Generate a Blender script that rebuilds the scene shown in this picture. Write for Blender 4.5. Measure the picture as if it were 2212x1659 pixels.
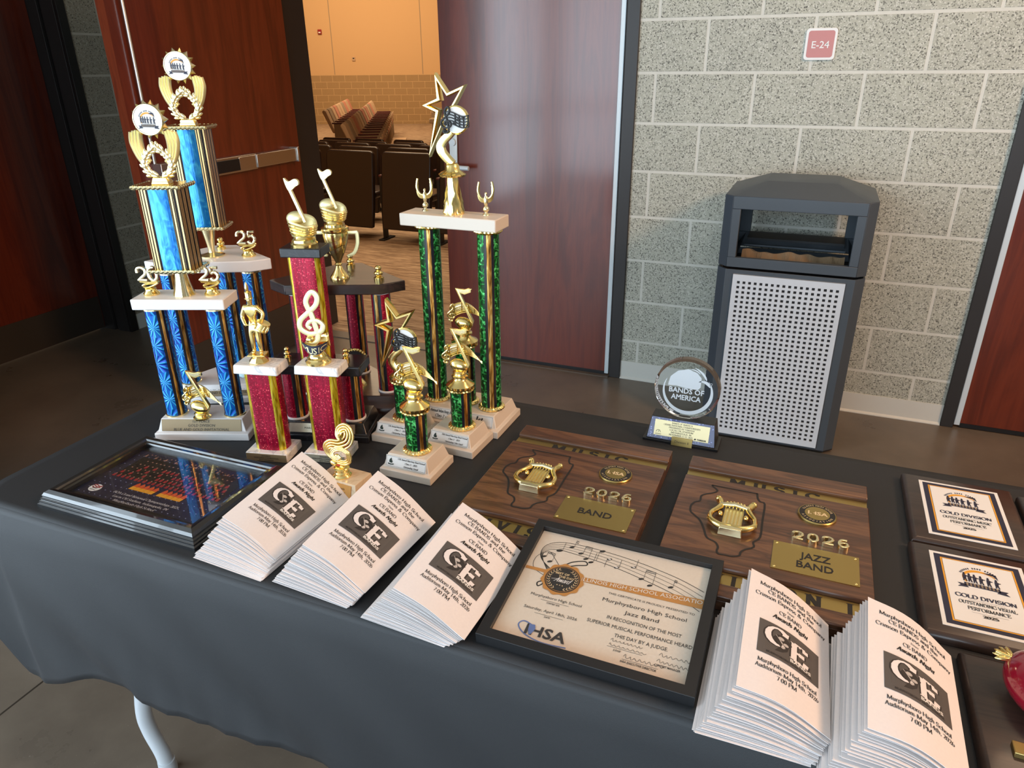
import bpy, bmesh, math, random
from mathutils import Matrix, Vector
random.seed(7)
scene = bpy.context.scene
for o in list(bpy.data.objects):
    bpy.data.objects.remove(o, do_unlink=True)
COL = scene.collection
R = math.radians
PI = math.pi
T = 0.742                                   # height of the cloth on the table

# ------------------------------------------------------------------ camera
cam_data = bpy.data.cameras.new('camera')
cam = bpy.data.objects.new('camera', cam_data)
COL.objects.link(cam)
cam_data.sensor_width = 36
cam_data.lens = 1555.835 / 2212 * 36
cam_data.clip_start = 0.05
CAM_RIGHT = Vector((0.924698, 0.380620, -0.007849))
CAM_DOWN = Vector((0.147658, -0.377580, -0.914128))
CAM_FWD = Vector((-0.350900, 0.844134, -0.405349))
mw = Matrix.Identity(4)
for i in range(3):
    mw[i][0] = CAM_RIGHT[i]
    mw[i][1] = -CAM_DOWN[i]
    mw[i][2] = -CAM_FWD[i]
    mw[i][3] = (0.704364, -3.318129, 1.459613)[i]
cam.matrix_world = mw
scene.camera = cam

# ------------------------------------------------------------------ light and exposure
scene.view_settings.view_transform = 'Standard'
scene.view_settings.look = 'None'
scene.view_settings.gamma = 1
scene.view_settings.use_curve_mapping = False
scene.view_settings.exposure = 0.0
w = bpy.data.worlds.new('world')
scene.world = w
w.use_nodes = True
w.node_tree.nodes['Background'].inputs[0].default_value = (0.75, 0.87, 1, 1)
w.node_tree.nodes['Background'].inputs[1].default_value = 0.6


def area(name, loc, target, sx, sy, power, color, spread=PI):
    l = bpy.data.lights.new(name, 'AREA')
    l.shape = 'RECTANGLE'
    l.size = sx
    l.size_y = sy
    l.energy = power
    l.color = color
    l.spread = spread
    o = bpy.data.objects.new(name, l)
    COL.objects.link(o)
    o.location = loc
    d = Vector(target) - Vector(loc)
    o.rotation_euler = d.to_track_quat('-Z', 'Z').to_euler()
    return o


# daylight through the tall windows of the lobby, left of and behind the viewer
area('daylight_side', (-2.72, -4.6, 1.35), (2, -4.6, 1.35), 3.6, 2.6, 210, (0.70, 0.86, 1.0))
area('daylight_front', (-0.1, -6.6, 1.35), (-0.1, 0, 1.35), 5.2, 2.6, 225, (0.70, 0.86, 1.0))
# warm ceiling lamps of the lobby
area('lobby_lamp', (3.6, -2.5, 3.2), (0.5, -2.4, 0.8), 0.75, 0.75, 112, (1.0, 0.58, 0.32))
area('lobby_lamp_far', (1.4, -1.3, 3.35), (1.4, -1.3, 0), 1.2, 0.3, 12, (1.0, 0.68, 0.44))
# warm ceiling lamps of the auditorium
area('hall_lamp', (-3.5, 3.6, 4.3), (-3.2, 2.4, 0), 4.0, 3.0, 260, (1.0, 0.74, 0.48))
area('hall_lamp_far', (-11.5, 14.0, 5.2), (-12.5, 17.5, 0.8), 7.0, 4.0, 620, (1.0, 0.74, 0.47))


# ------------------------------------------------------------------ materials
def lin(c):
    return tuple((x / 12.92 if x <= 0.04045 else ((x + 0.055) / 1.055) ** 2.4) for x in c)


def rgb(r, g, b):
    return lin((r / 255, g / 255, b / 255)) + (1,)


class NT:
    def __init__(s, name):
        s.mat = bpy.data.materials.new(name)
        s.mat.use_nodes = True
        s.t = s.mat.node_tree
        s.b = s.t.nodes['Principled BSDF']

    def n(s, typ, inp=None, **kw):
        nd = s.t.nodes.new('ShaderNode' + typ)
        for k, v in kw.items():
            setattr(nd, k, v)
        for k, v in (inp or {}).items():
            if isinstance(v, bpy.types.NodeSocket):
                s.t.links.new(v, nd.inputs[k])
            else:
                nd.inputs[k].default_value = v
        return nd

    def math(s, op, a, b=0.0, c=None):
        i = {0: a, 1: b}
        if c is not None:
            i[2] = c
        return s.n('Math', i, operation=op).outputs[0]

    def ramp(s, fac, stops, interp='LINEAR'):
        r = s.n('ValToRGB', {0: fac})
        r.color_ramp.interpolation = interp
        els = r.color_ramp.elements
        while len(els) < len(stops):
            els.new(0.5)
        for e, (p, c) in zip(els, stops):
            e.position = p
            e.color = c if len(c) == 4 else tuple(c) + (1,)
        return r.outputs[0]

    def mix(s, fac, a, b, blend='MIX'):
        m = s.n('Mix', {}, data_type='RGBA', blend_type=blend)
        for k, v in ((0, fac), (6, a), (7, b)):
            if isinstance(v, bpy.types.NodeSocket):
                s.t.links.new(v, m.inputs[k])
            else:
                m.inputs[k].default_value = v
        return m.outputs[2]

    def set(s, **kw):
        for k, v in kw.items():
            k = {'base': 'Base Color', 'rough': 'Roughness', 'metal': 'Metallic', 'spec': 'Specular IOR Level',
                 'coat': 'Coat Weight', 'coatr': 'Coat Roughness', 'trans': 'Transmission Weight', 'ior': 'IOR',
                 'normal': 'Normal', 'alpha': 'Alpha', 'sheen': 'Sheen Weight', 'sub': 'Subsurface Weight',
                 'emc': 'Emission Color', 'ems': 'Emission Strength', 'aniso': 'Anisotropic'}[k]
            if isinstance(v, bpy.types.NodeSocket):
                s.t.links.new(v, s.b.inputs[k])
            else:
                s.b.inputs[k].default_value = v
        return s

    def bump(s, h, strength=0.3, dist=0.002):
        return s.n('Bump', {'Height': h, 'Strength': strength, 'Distance': dist}).outputs[0]

    def pos(s, scale=(1, 1, 1), kind='Object', loc=(0, 0, 0), rot=(0, 0, 0)):
        tc = s.n('TexCoord')
        m = s.n('Mapping', {0: tc.outputs[kind], 1: loc, 2: rot, 3: scale})
        return m.outputs[0]


def flat(name, c, rough=0.5, metal=0, spec=0.5, **kw):
    m = NT(name)
    m.set(base=c if len(c) == 4 else tuple(c) + (1,), rough=rough, metal=metal, spec=spec, **kw)
    return m.mat


M = {}
M['gold'] = flat('gold_plated', (0.98, 0.76, 0.30), 0.2, 1)
M['pale_gold'] = flat('pale_gold_plated', (0.96, 0.83, 0.50), 0.22, 1)
M['satin_gold'] = flat('satin_gold', (0.93, 0.84, 0.46), 0.42, 0.85)
M['brass'] = flat('brass_plate', (0.50, 0.36, 0.13), 0.34, 1)
M['bronze_plate'] = flat('bronze_label', (0.27, 0.20, 0.11), 0.5, 0.3)
M['silver_plate'] = flat('silver_label', (0.62, 0.58, 0.44), 0.38, 0.7)
M['cream_plate'] = flat('cream_label', rgb(226, 216, 170), 0.4, 0.2)
M['white_plastic'] = flat('white_plastic', rgb(226, 222, 220), 0.32)
M['ivory_plastic'] = flat('ivory_plastic', rgb(214, 200, 184), 0.35)
M['black_plastic'] = flat('black_plastic', (0.012, 0.012, 0.013, 1), 0.35)
M['ink'] = flat('black_ink', (0.015, 0.013, 0.012, 1), 0.6)
M['grey_ink'] = flat('grey_ink', rgb(84, 80, 78), 0.6)
M['dark_ink'] = flat('dark_grey_ink', rgb(44, 40, 40), 0.6)
M['navy'] = flat('navy_ink', rgb(38, 40, 62), 0.5)
M['orange'] = flat('orange_ink', rgb(226, 160, 50), 0.5)
M['white'] = flat('white_print', rgb(232, 230, 226), 0.5)
M['sign_white'] = flat('sign_white', rgb(235, 235, 232), 0.4)
M['sign_red'] = flat('sign_red', rgb(196, 128, 124), 0.4)
M['black_frame'] = flat('black_frame', (0.012, 0.012, 0.013, 1), 0.4)
M['frame_gloss'] = flat('glossy_black_frame', (0.010, 0.010, 0.011, 1), 0.2, 0, 0.8, coat=0.6)
M['dark_plaque'] = None
M['steel'] = flat('brushed_steel', (0.62, 0.6, 0.56), 0.32, 1)
M['alu'] = flat('aluminium_panel', rgb(212, 220, 228), 0.5)
M['alu_strip'] = flat('aluminium_hinge', rgb(214, 226, 232), 0.4, 0.1)
M['bin_grey'] = flat('powder_coated_grey', rgb(70, 78, 86), 0.42)
M['bin_black'] = flat('bin_dark', (0.012, 0.012, 0.014, 1), 0.6)
M['frame_dark'] = flat('dark_frame_paint', rgb(46, 43, 42), 0.45)
M['frame_black'] = flat('black_frame_paint', rgb(27, 24, 22), 0.5)
M['kick'] = flat('kick_plate', rgb(74, 66, 58), 0.42, 0.3)
M['base_white'] = flat('rubber_base', rgb(216, 216, 208), 0.5)
M['seat_back'] = flat('dark_seat_shell', rgb(36, 24, 21), 0.3)
M['seat_arm'] = flat('seat_arm', rgb(82, 30, 24), 0.5)
M['seat_cream'] = flat('cream_seat_cloth', rgb(196, 164, 130), 0.9)
M['seat_grey'] = flat('taupe_seat_cloth', rgb(160, 138, 112), 0.9)
M['seat_rose'] = flat('rose_seat_cloth', rgb(196, 132, 108), 0.9)
M['alarm_red'] = flat('alarm_red', rgb(150, 24, 20), 0.4)
M['leg_grey'] = flat('table_leg_paint', rgb(196, 200, 204), 0.35)
M['table_top'] = flat('table_top', rgb(190, 190, 186), 0.5)
M['crimson'] = flat('crimson_gloss', rgb(132, 16, 36), 0.12, 0, 0.6, coat=0.6)
M['photo_navy'] = flat('photo_navy', rgb(24, 26, 54), 0.25)
M['photo_red'] = flat('photo_red', rgb(150, 34, 40), 0.3)
M['photo_skin'] = flat('photo_skin', rgb(176, 128, 108), 0.3)
M['photo_black'] = flat('photo_black', rgb(14, 10, 14), 0.3)
M['photo_yellow'] = flat('photo_yellow', rgb(226, 158, 40), 0.3)
M['photo_flame'] = flat('photo_flame', rgb(208, 84, 40), 0.3)
M['photo_star'] = flat('photo_star', rgb(150, 158, 190), 0.3)
M['text_grey'] = flat('pale_print', rgb(190, 184, 180), 0.4)
M['cert_gold'] = flat('certificate_gold', rgb(190, 134, 64), 0.5)
M['cert_blue'] = flat('certificate_blue', rgb(96, 120, 176), 0.5)
M['tan_print'] = flat('cream_print', rgb(222, 196, 150), 0.5)
M['etched'] = flat('etched_glass', rgb(196, 202, 206), 0.7)
M['green_ink'] = flat('dark_green_ink', rgb(24, 44, 34), 0.5)
M['tan_wall'] = flat('tan_wall_paint', rgb(214, 172, 122), 0.8)
M['ceil'] = flat('ceiling_paint', rgb(200, 196, 188), 0.9)
M['threshold'] = flat('threshold_strip', rgb(96, 84, 72), 0.5)


def m_block(name, light, mortar, speck, axis, shift, dark=0.16):
    m = NT(name)
    tc = m.n('TexCoord').outputs['Object']
    sx = m.n('SeparateXYZ', {0: tc})
    cv = m.n('CombineXYZ', {0: m.math('ADD', sx.outputs[axis], shift), 1: sx.outputs[2], 2: 0.0}).outputs[0]
    br = m.n('TexBrick', {'Vector': cv, 'Scale': 1.0, 'Mortar Size': 0.0066, 'Mortar Smooth': 0.15, 'Bias': 0.0,
                          'Brick Width': 0.4064, 'Row Height': 0.2032, 'Color1': (0, 0, 0, 1), 'Color2': (1, 1, 1, 1),
                          'Mortar': (0.5, 0.5, 0.5, 1)}, offset=0.5, offset_frequency=2)
    fac = br.outputs['Fac']
    v1 = m.n('TexVoronoi', {'Vector': tc, 'Scale': 240.0})
    s1 = m.n('SeparateColor', {0: v1.outputs['Color']})
    v2 = m.n('TexVoronoi', {'Vector': tc, 'Scale': 120.0})
    s2 = m.n('SeparateColor', {0: v2.outputs['Color']})
    nz = m.n('TexNoise', {'Vector': tc, 'Scale': 5.0, 'Detail': 3.0})
    col = m.mix(nz.outputs[0], light[0], light[1])
    col = m.mix(m.math('MULTIPLY', br.outputs['Color'], 0.16), col, light[2])
    col = m.mix(m.math('MULTIPLY', m.math('LESS_THAN', s1.outputs[0], dark), 0.62), col, speck[0])
    col = m.mix(m.math('MULTIPLY', m.math('GREATER_THAN', s1.outputs[1], 0.84), 0.55), col, speck[1])
    big = m.math('MULTIPLY', m.math('LESS_THAN', s2.outputs[0], dark * 0.45), m.math('LESS_THAN', v2.outputs['Distance'], 0.33))
    col = m.mix(m.math('MULTIPLY', big, 0.85), col, speck[0])
    nm = m.n('TexNoise', {'Vector': tc, 'Scale': 30.0})
    mo = m.mix(nm.outputs[0], mortar[0], mortar[1])
    m.set(base=m.mix(fac, col, mo), rough=0.72, spec=0.35)
    h = m.math('SUBTRACT', m.math('MULTIPLY', s1.outputs[2], 0.08), fac)
    m.set(normal=m.bump(h, 0.6, 0.004))
    return m.mat


M['block'] = m_block('ground_face_block', (rgb(170, 172, 160), rgb(196, 196, 180), rgb(160, 164, 160)),
                     (rgb(206, 206, 196), rgb(222, 222, 212)), (rgb(66, 66, 62), rgb(222, 222, 212)), 0, 0.2032, 0.2)
M['block_left_shaded'] = m_block('ground_face_block_shaded', (rgb(150, 144, 126), rgb(160, 152, 134), rgb(140, 134, 120)),
                          (rgb(186, 180, 164), rgb(196, 190, 174)), (rgb(60, 58, 50), rgb(190, 186, 170)), 1, 0.36, 0.08)  # same block as the back wall, the alcove's shade put into the colour
M['hall_block'] = m_block('hall_block', (rgb(166, 134, 92), rgb(172, 140, 98), rgb(156, 126, 84)),
                          (rgb(206, 170, 122), rgb(214, 178, 130)), (rgb(150, 120, 80), rgb(180, 146, 100)), 0, 0.0, 0.06)


def m_wood(name, c1, c2, c3, axis='Z', scale=1.0, rough=0.3, coat=0.3, dist=6.0, rot=(0, 0, 0)):
    m = NT(name)
    sc = {'Z': (9, 9, 0.9), 'X': (0.9, 9, 9), 'Y': (9, 0.9, 9)}[axis]
    p = m.pos(tuple(x * scale for x in sc), rot=rot)
    n1 = m.n('TexNoise', {'Vector': p, 'Scale': 1.0, 'Detail': 5.0, 'Roughness': 0.6, 'Distortion': 1.2})
    sc2 = {'Z': (60, 60, 2.5), 'X': (2.5, 60, 60), 'Y': (60, 2.5, 60)}[axis]
    p2 = m.pos(tuple(x * scale for x in sc2), rot=rot)
    n2 = m.n('TexNoise', {'Vector': p2, 'Scale': 2.0, 'Detail': 3.0})
    w_ = m.math('FRACT', m.math('MULTIPLY', n1.outputs[0], dist))
    w_ = m.math('ABSOLUTE', m.math('SUBTRACT', w_, 0.5))
    col = m.ramp(m.math('ADD', m.math('MULTIPLY', w_, 1.1), m.math('MULTIPLY', m.math('SUBTRACT', n2.outputs[0], 0.5), 0.5)),
                 [(0.0, c1), (0.3, c2), (0.6, c3)])
    m.set(base=col, rough=rough, coat=coat, coatr=0.12)
    m.set(normal=m.bump(n2.outputs[0], 0.05, 0.001))
    return m.mat


M['door'] = m_wood('cherry_door', rgb(112, 44, 24), rgb(98, 36, 20), rgb(84, 30, 17), 'Z', 0.8, 0.3, 0.9, 3.0)
M['door_edge_lit'] = m_wood('cherry_edge_lit', rgb(136, 58, 32), rgb(124, 50, 28), rgb(110, 42, 24), 'Z', 2.0, 0.4, 0.1, 3.0)  # door wood made lighter: window light on the leaf edge put into colour
M['walnut'] = m_wood('walnut', rgb(112, 76, 50), rgb(92, 60, 40), rgb(66, 42, 28), 'X', 2.6, 0.36, 0.25, 4.0)
M['dark_walnut'] = m_wood('dark_walnut', rgb(58, 36, 32), rgb(46, 29, 26), rgb(34, 22, 20), 'X', 4.0, 0.34, 0.2, 4.0)
M['dark_plaque'] = m_wood('dark_plaque', rgb(60, 44, 36), rgb(52, 38, 32), rgb(42, 30, 25), 'X', 3.0, 0.36, 0.3, 3.0)


def m_marble(name, a, b, scale=20, rough=0.22):
    m = NT(name)
    p = m.pos((1, 1, 1))
    n1 = m.n('TexNoise', {'Vector': p, 'Scale': scale, 'Detail': 6.0, 'Distortion': 1.5})
    v = m.math('ABSOLUTE', m.math('SUBTRACT', n1.outputs[0], 0.5))
    m.set(base=m.ramp(v, [(0.0, b), (0.025, a), (1.0, a)]), rough=rough)
    return m.mat


M['marble'] = m_marble('white_marble', rgb(226, 222, 218), rgb(192, 190, 192), 14)
M['tan_marble'] = m_marble('tan_marble', rgb(214, 190, 158), rgb(200, 174, 142), 10)
M['black_marble'] = m_marble('black_marble', rgb(34, 34, 37), rgb(46, 46, 50), 16)


def m_floor():
    m = NT('polished_concrete')
    p = m.pos()
    n1 = m.n('TexNoise', {'Vector': p, 'Scale': 2.2, 'Detail': 6.0, 'Roughness': 0.65})
    n2 = m.n('TexNoise', {'Vector': p, 'Scale': 160.0, 'Detail': 2.0})
    col = m.ramp(n1.outputs[0], [(0.3, rgb(92, 82, 72)), (0.5, rgb(108, 97, 85)), (0.7, rgb(120, 108, 95))])
    col = m.mix(m.math('MULTIPLY', m.math('GREATER_THAN', n2.outputs[0], 0.74), 0.35), col, rgb(176, 164, 148))
    sx = m.n('SeparateXYZ', {0: p})
    jt = m.math('LESS_THAN', m.math('ABSOLUTE', m.math('ADD', sx.outputs[0], 0.97)), 0.003)
    jt2 = m.math('LESS_THAN', m.math('ABSOLUTE', m.math('ADD', sx.outputs[1], 4.6)), 0.003)
    col = m.mix(m.math('MAXIMUM', jt, jt2), col, rgb(52, 46, 40))
    m.set(base=col, rough=m.math('ADD', m.math('MULTIPLY', n1.outputs[0], 0.2), 0.2), spec=0.5)
    return m.mat


M['floor'] = m_floor()


def m_carpet():
    m = NT('streaked_carpet')
    n1 = m.n('TexNoise', {'Vector': m.pos((2.2, 16, 1), rot=(0, 0, R(12))), 'Scale': 1.6, 'Detail': 6.0, 'Roughness': 0.7})
    n2 = m.n('TexNoise', {'Vector': m.pos((9, 70, 1), rot=(0, 0, R(12))), 'Scale': 1.0, 'Detail': 3.0})
    f = m.math('ADD', m.math('MULTIPLY', n1.outputs[0], 0.6), m.math('MULTIPLY', n2.outputs[0], 0.4))
    m.set(base=m.ramp(f, [(0.38, rgb(118, 96, 78)), (0.5, rgb(164, 138, 112)), (0.62, rgb(196, 170, 140))]), rough=0.95, spec=0.1)
    return m.mat


M['carpet'] = m_carpet()


def m_cloth():
    m = NT('black_polyester_cloth')
    p = m.pos()
    n1 = m.n('TexNoise', {'Vector': p, 'Scale': 900.0, 'Detail': 2.0})
    n2 = m.n('TexNoise', {'Vector': m.pos((6, 6, 6)), 'Scale': 1.0, 'Detail': 3.0})
    m.set(base=(0.0125, 0.014, 0.0165, 1), rough=0.62, spec=0.55)
    m.set(normal=m.bump(m.math('ADD', n1.outputs[0], m.math('MULTIPLY', n2.outputs[0], 2)), 0.2, 0.001))
    return m.mat


M['cloth'] = m_cloth()


def m_foil(name, dark, mid, hi, style):
    m = NT(name)
    uv = m.n('TexCoord').outputs['UV']
    if style == 'burst':
        sc = m.n('Mapping', {0: uv, 3: (25, 25, 1)}).outputs[0]
        v = m.n('TexVoronoi', {'Vector': sc, 'Scale': 1.0, 'Randomness': 0.45}, voronoi_dimensions='2D')
        d = m.n('VectorMath', {0: sc, 1: v.outputs['Position']}, operation='SUBTRACT').outputs[0]
        s = m.n('SeparateXYZ', {0: d})
        an = m.math('ARCTAN2', s.outputs[1], s.outputs[0])
        sp = m.math('SINE', m.math('MULTIPLY', an, 11.0))
        sp2 = m.math('POWER', m.math('MAXIMUM', sp, 0.0), 3.0)
        fade = m.math('SUBTRACT', 1.0, m.math('MULTIPLY', v.outputs['Distance'], 0.9))
        f = m.math('MULTIPLY', sp2, fade)
        cl = m.n('SeparateColor', {0: v.outputs['Color']}).outputs[0]
        f = m.math('ADD', m.math('MULTIPLY', f, 0.95), m.math('MULTIPLY', cl, 0.22))
        h = sp
    elif style == 'shard':
        sc = m.n('Mapping', {0: uv, 3: (95, 95, 1)}).outputs[0]
        n_ = m.n('TexNoise', {'Vector': sc, 'Scale': 0.7, 'Detail': 1.0})
        wv = m.n('TexVoronoi', {'Vector': m.mix(0.35, sc, n_.outputs['Color']), 'Scale': 1.0}, voronoi_dimensions='2D', feature='DISTANCE_TO_EDGE')
        v2 = m.n('TexVoronoi', {'Vector': sc, 'Scale': 2.3}, voronoi_dimensions='2D')
        cl = m.n('SeparateColor', {0: v2.outputs['Color']}).outputs[0]
        ed = m.math('LESS_THAN', wv.outputs['Distance'], 0.06)
        f = m.math('ADD', m.math('MULTIPLY', ed, 0.35), m.math('MULTIPLY', m.math('POWER', cl, 3.0), 0.7))
        h = cl
    elif style == 'glitter':
        sc = m.n('Mapping', {0: uv, 3: (300, 300, 1)}).outputs[0]
        v = m.n('TexVoronoi', {'Vector': sc, 'Scale': 1.0}, voronoi_dimensions='2D')
        cl = m.n('SeparateColor', {0: v.outputs['Color']}).outputs
        dot = m.math('LESS_THAN', v.outputs['Distance'], m.math('MULTIPLY', cl[1], 0.42))
        big = m.n('TexNoise', {'Vector': m.n('Mapping', {0: uv, 3: (30, 14, 1)}).outputs[0], 'Scale': 1.0})
        f = m.math('MULTIPLY', dot, m.math('MULTIPLY', m.math('POWER', cl[0], 1.5), m.math('MULTIPLY', big.outputs[0], 1.6)))
        st = m.n('TexNoise', {'Vector': m.n('Mapping', {0: uv, 3: (160, 3, 1)}).outputs[0], 'Scale': 1.0})
        f = m.math('ADD', f, m.math('MULTIPLY', m.math('SUBTRACT', st.outputs[0], 0.35), 0.5))
        h = cl[2]
    else:                                                         # streak: brushed confetti on the square column
        sc = m.n('Mapping', {0: uv, 3: (60, 26, 1), 2: (0, 0, 0.5)}).outputs[0]
        n_ = m.n('TexNoise', {'Vector': sc, 'Scale': 1.0, 'Detail': 3.0, 'Distortion': 2.0})
        st = m.n('TexNoise', {'Vector': m.n('Mapping', {0: uv, 3: (190, 4, 1)}).outputs[0], 'Scale': 1.0})
        f = m.math('ADD', m.math('MULTIPLY', m.math('POWER', n_.outputs[0], 2.0), 1.2), m.math('MULTIPLY', st.outputs[0], 0.35))
        h = n_.outputs[0]
    m.set(base=m.ramp(f, [(0.05, dark), (0.35, mid), (0.95, hi)]), rough=0.3, metal=0.45, spec=0.6)
    m.set(normal=m.bump(h, 0.35, 0.0015))
    return m.mat


M['foil_blue'] = m_foil('blue_starburst_foil', rgb(0, 62, 160), rgb(0, 122, 214), rgb(90, 226, 246), 'burst')
M['foil_blue_panel'] = m_foil('blue_confetti_foil', rgb(0, 60, 160), rgb(10, 120, 205), rgb(90, 205, 240), 'streak')
M['foil_red'] = m_foil('red_glitter_foil', rgb(140, 0, 40), rgb(214, 14, 66), rgb(255, 110, 116), 'glitter')
M['foil_green'] = m_foil('green_shard_foil', rgb(0, 58, 18), rgb(4, 124, 40), rgb(120, 240, 140), 'shard')


def m_stripe_gold(name, a, b, c):
    m = NT(name)
    uv = m.n('TexCoord').outputs['UV']
    n_ = m.n('TexNoise', {'Vector': m.n('Mapping', {0: uv, 3: (300, 36, 1), 2: (0, 0, 0.35)}).outputs[0], 'Scale': 0.6, 'Detail': 2.0, 'Distortion': 1.0})
    m.set(base=m.ramp(n_.outputs[0], [(0.35, a), (0.5, b), (0.65, c)]), rough=0.28, metal=0.8)
    m.set(normal=m.bump(n_.outputs[0], 0.4, 0.002))
    return m.mat


M['stripe_gold'] = m_stripe_gold('gold_stripe_foil', rgb(120, 78, 30), rgb(206, 150, 70), rgb(250, 214, 130))
M['stripe_yellow'] = m_stripe_gold('yellow_stripe_foil', rgb(150, 124, 14), rgb(224, 196, 44), rgb(252, 240, 120))
M['stripe_black'] = flat('black_stripe_foil', (0.01, 0.01, 0.016, 1), 0.25)


def m_ribs():
    m = NT('pinstripe_side')
    uv = m.n('TexCoord').outputs['UV']
    s = m.n('SeparateXYZ', {0: uv})
    f = m.math('FRACT', m.math('MULTIPLY', s.outputs[0], 190.0))
    f2 = m.math('FRACT', m.math('MULTIPLY', s.outputs[0], 61.0))
    g = m.math('MULTIPLY', m.math('GREATER_THAN', f, 0.42), m.math('GREATER_THAN', f2, 0.25))
    m.set(base=m.mix(g, rgb(24, 18, 14), rgb(226, 188, 128)), rough=0.3, metal=0.75)
    return m.mat


M['pinstripe'] = m_ribs()


def m_paper():
    m = NT('programme_paper')
    n = m.n('TexNoise', {'Vector': m.pos(), 'Scale': 300.0})
    m.set(base=m.mix(n.outputs[0], rgb(236, 230, 228), rgb(228, 222, 222)), rough=0.75, spec=0.25)
    return m.mat


M['paper'] = m_paper()


def m_cert():
    m = NT('certificate_paper')
    tc = m.n('TexCoord').outputs['Object']
    s = m.n('SeparateXYZ', {0: tc})
    n = m.n('TexNoise', {'Vector': tc, 'Scale': 260.0, 'Detail': 3.0})
    col = m.mix(n.outputs[0], rgb(226, 218, 206), rgb(238, 232, 222))
    ed = m.ramp(m.math('ADD', s.outputs[1], 0.5), [(0.385, rgb(226, 176, 128)), (0.425, rgb(236, 228, 216))])
    col = m.mix(0.5, col, ed, 'MULTIPLY')
    m.set(base=col, rough=0.35, coat=0.25)
    return m.mat


M['cert_paper'] = m_cert()


def m_glitter_blue():
    m = NT('blue_glitter_plate')
    v = m.n('TexVoronoi', {'Vector': m.pos(), 'Scale': 520.0})
    c = m.n('SeparateColor', {0: v.outputs['Color']}).outputs
    f = m.math('GREATER_THAN', c[0], 0.93)
    m.set(base=m.mix(f, rgb(14, 18, 88), rgb(120, 132, 200)), rough=0.3, coat=0.5)
    return m.mat


M['glitter'] = m_glitter_blue()
g_ = NT('clear_acrylic')
g_.set(base=(0.97, 0.99, 0.99, 1), rough=0.02, trans=1.0, ior=1.33)
M['glass'] = g_.mat
g_ = NT('bin_liner_film')
g_.set(base=rgb(150, 126, 98), rough=0.28, alpha=0.85)
g_.set(normal=g_.bump(g_.n('TexNoise', {'Vector': g_.pos((30, 8, 8)), 'Scale': 1.0, 'Detail': 4.0}).outputs[0], 0.8, 0.02))
M['liner'] = g_.mat
g_ = NT('holographic_disc')
g_.set(base=g_.mix(g_.n('TexNoise', {'Vector': g_.pos(), 'Scale': 60.0}).outputs[0], rgb(40, 150, 200), rgb(220, 220, 190)), rough=0.2, metal=0.6)
M['holo'] = g_.mat


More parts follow.
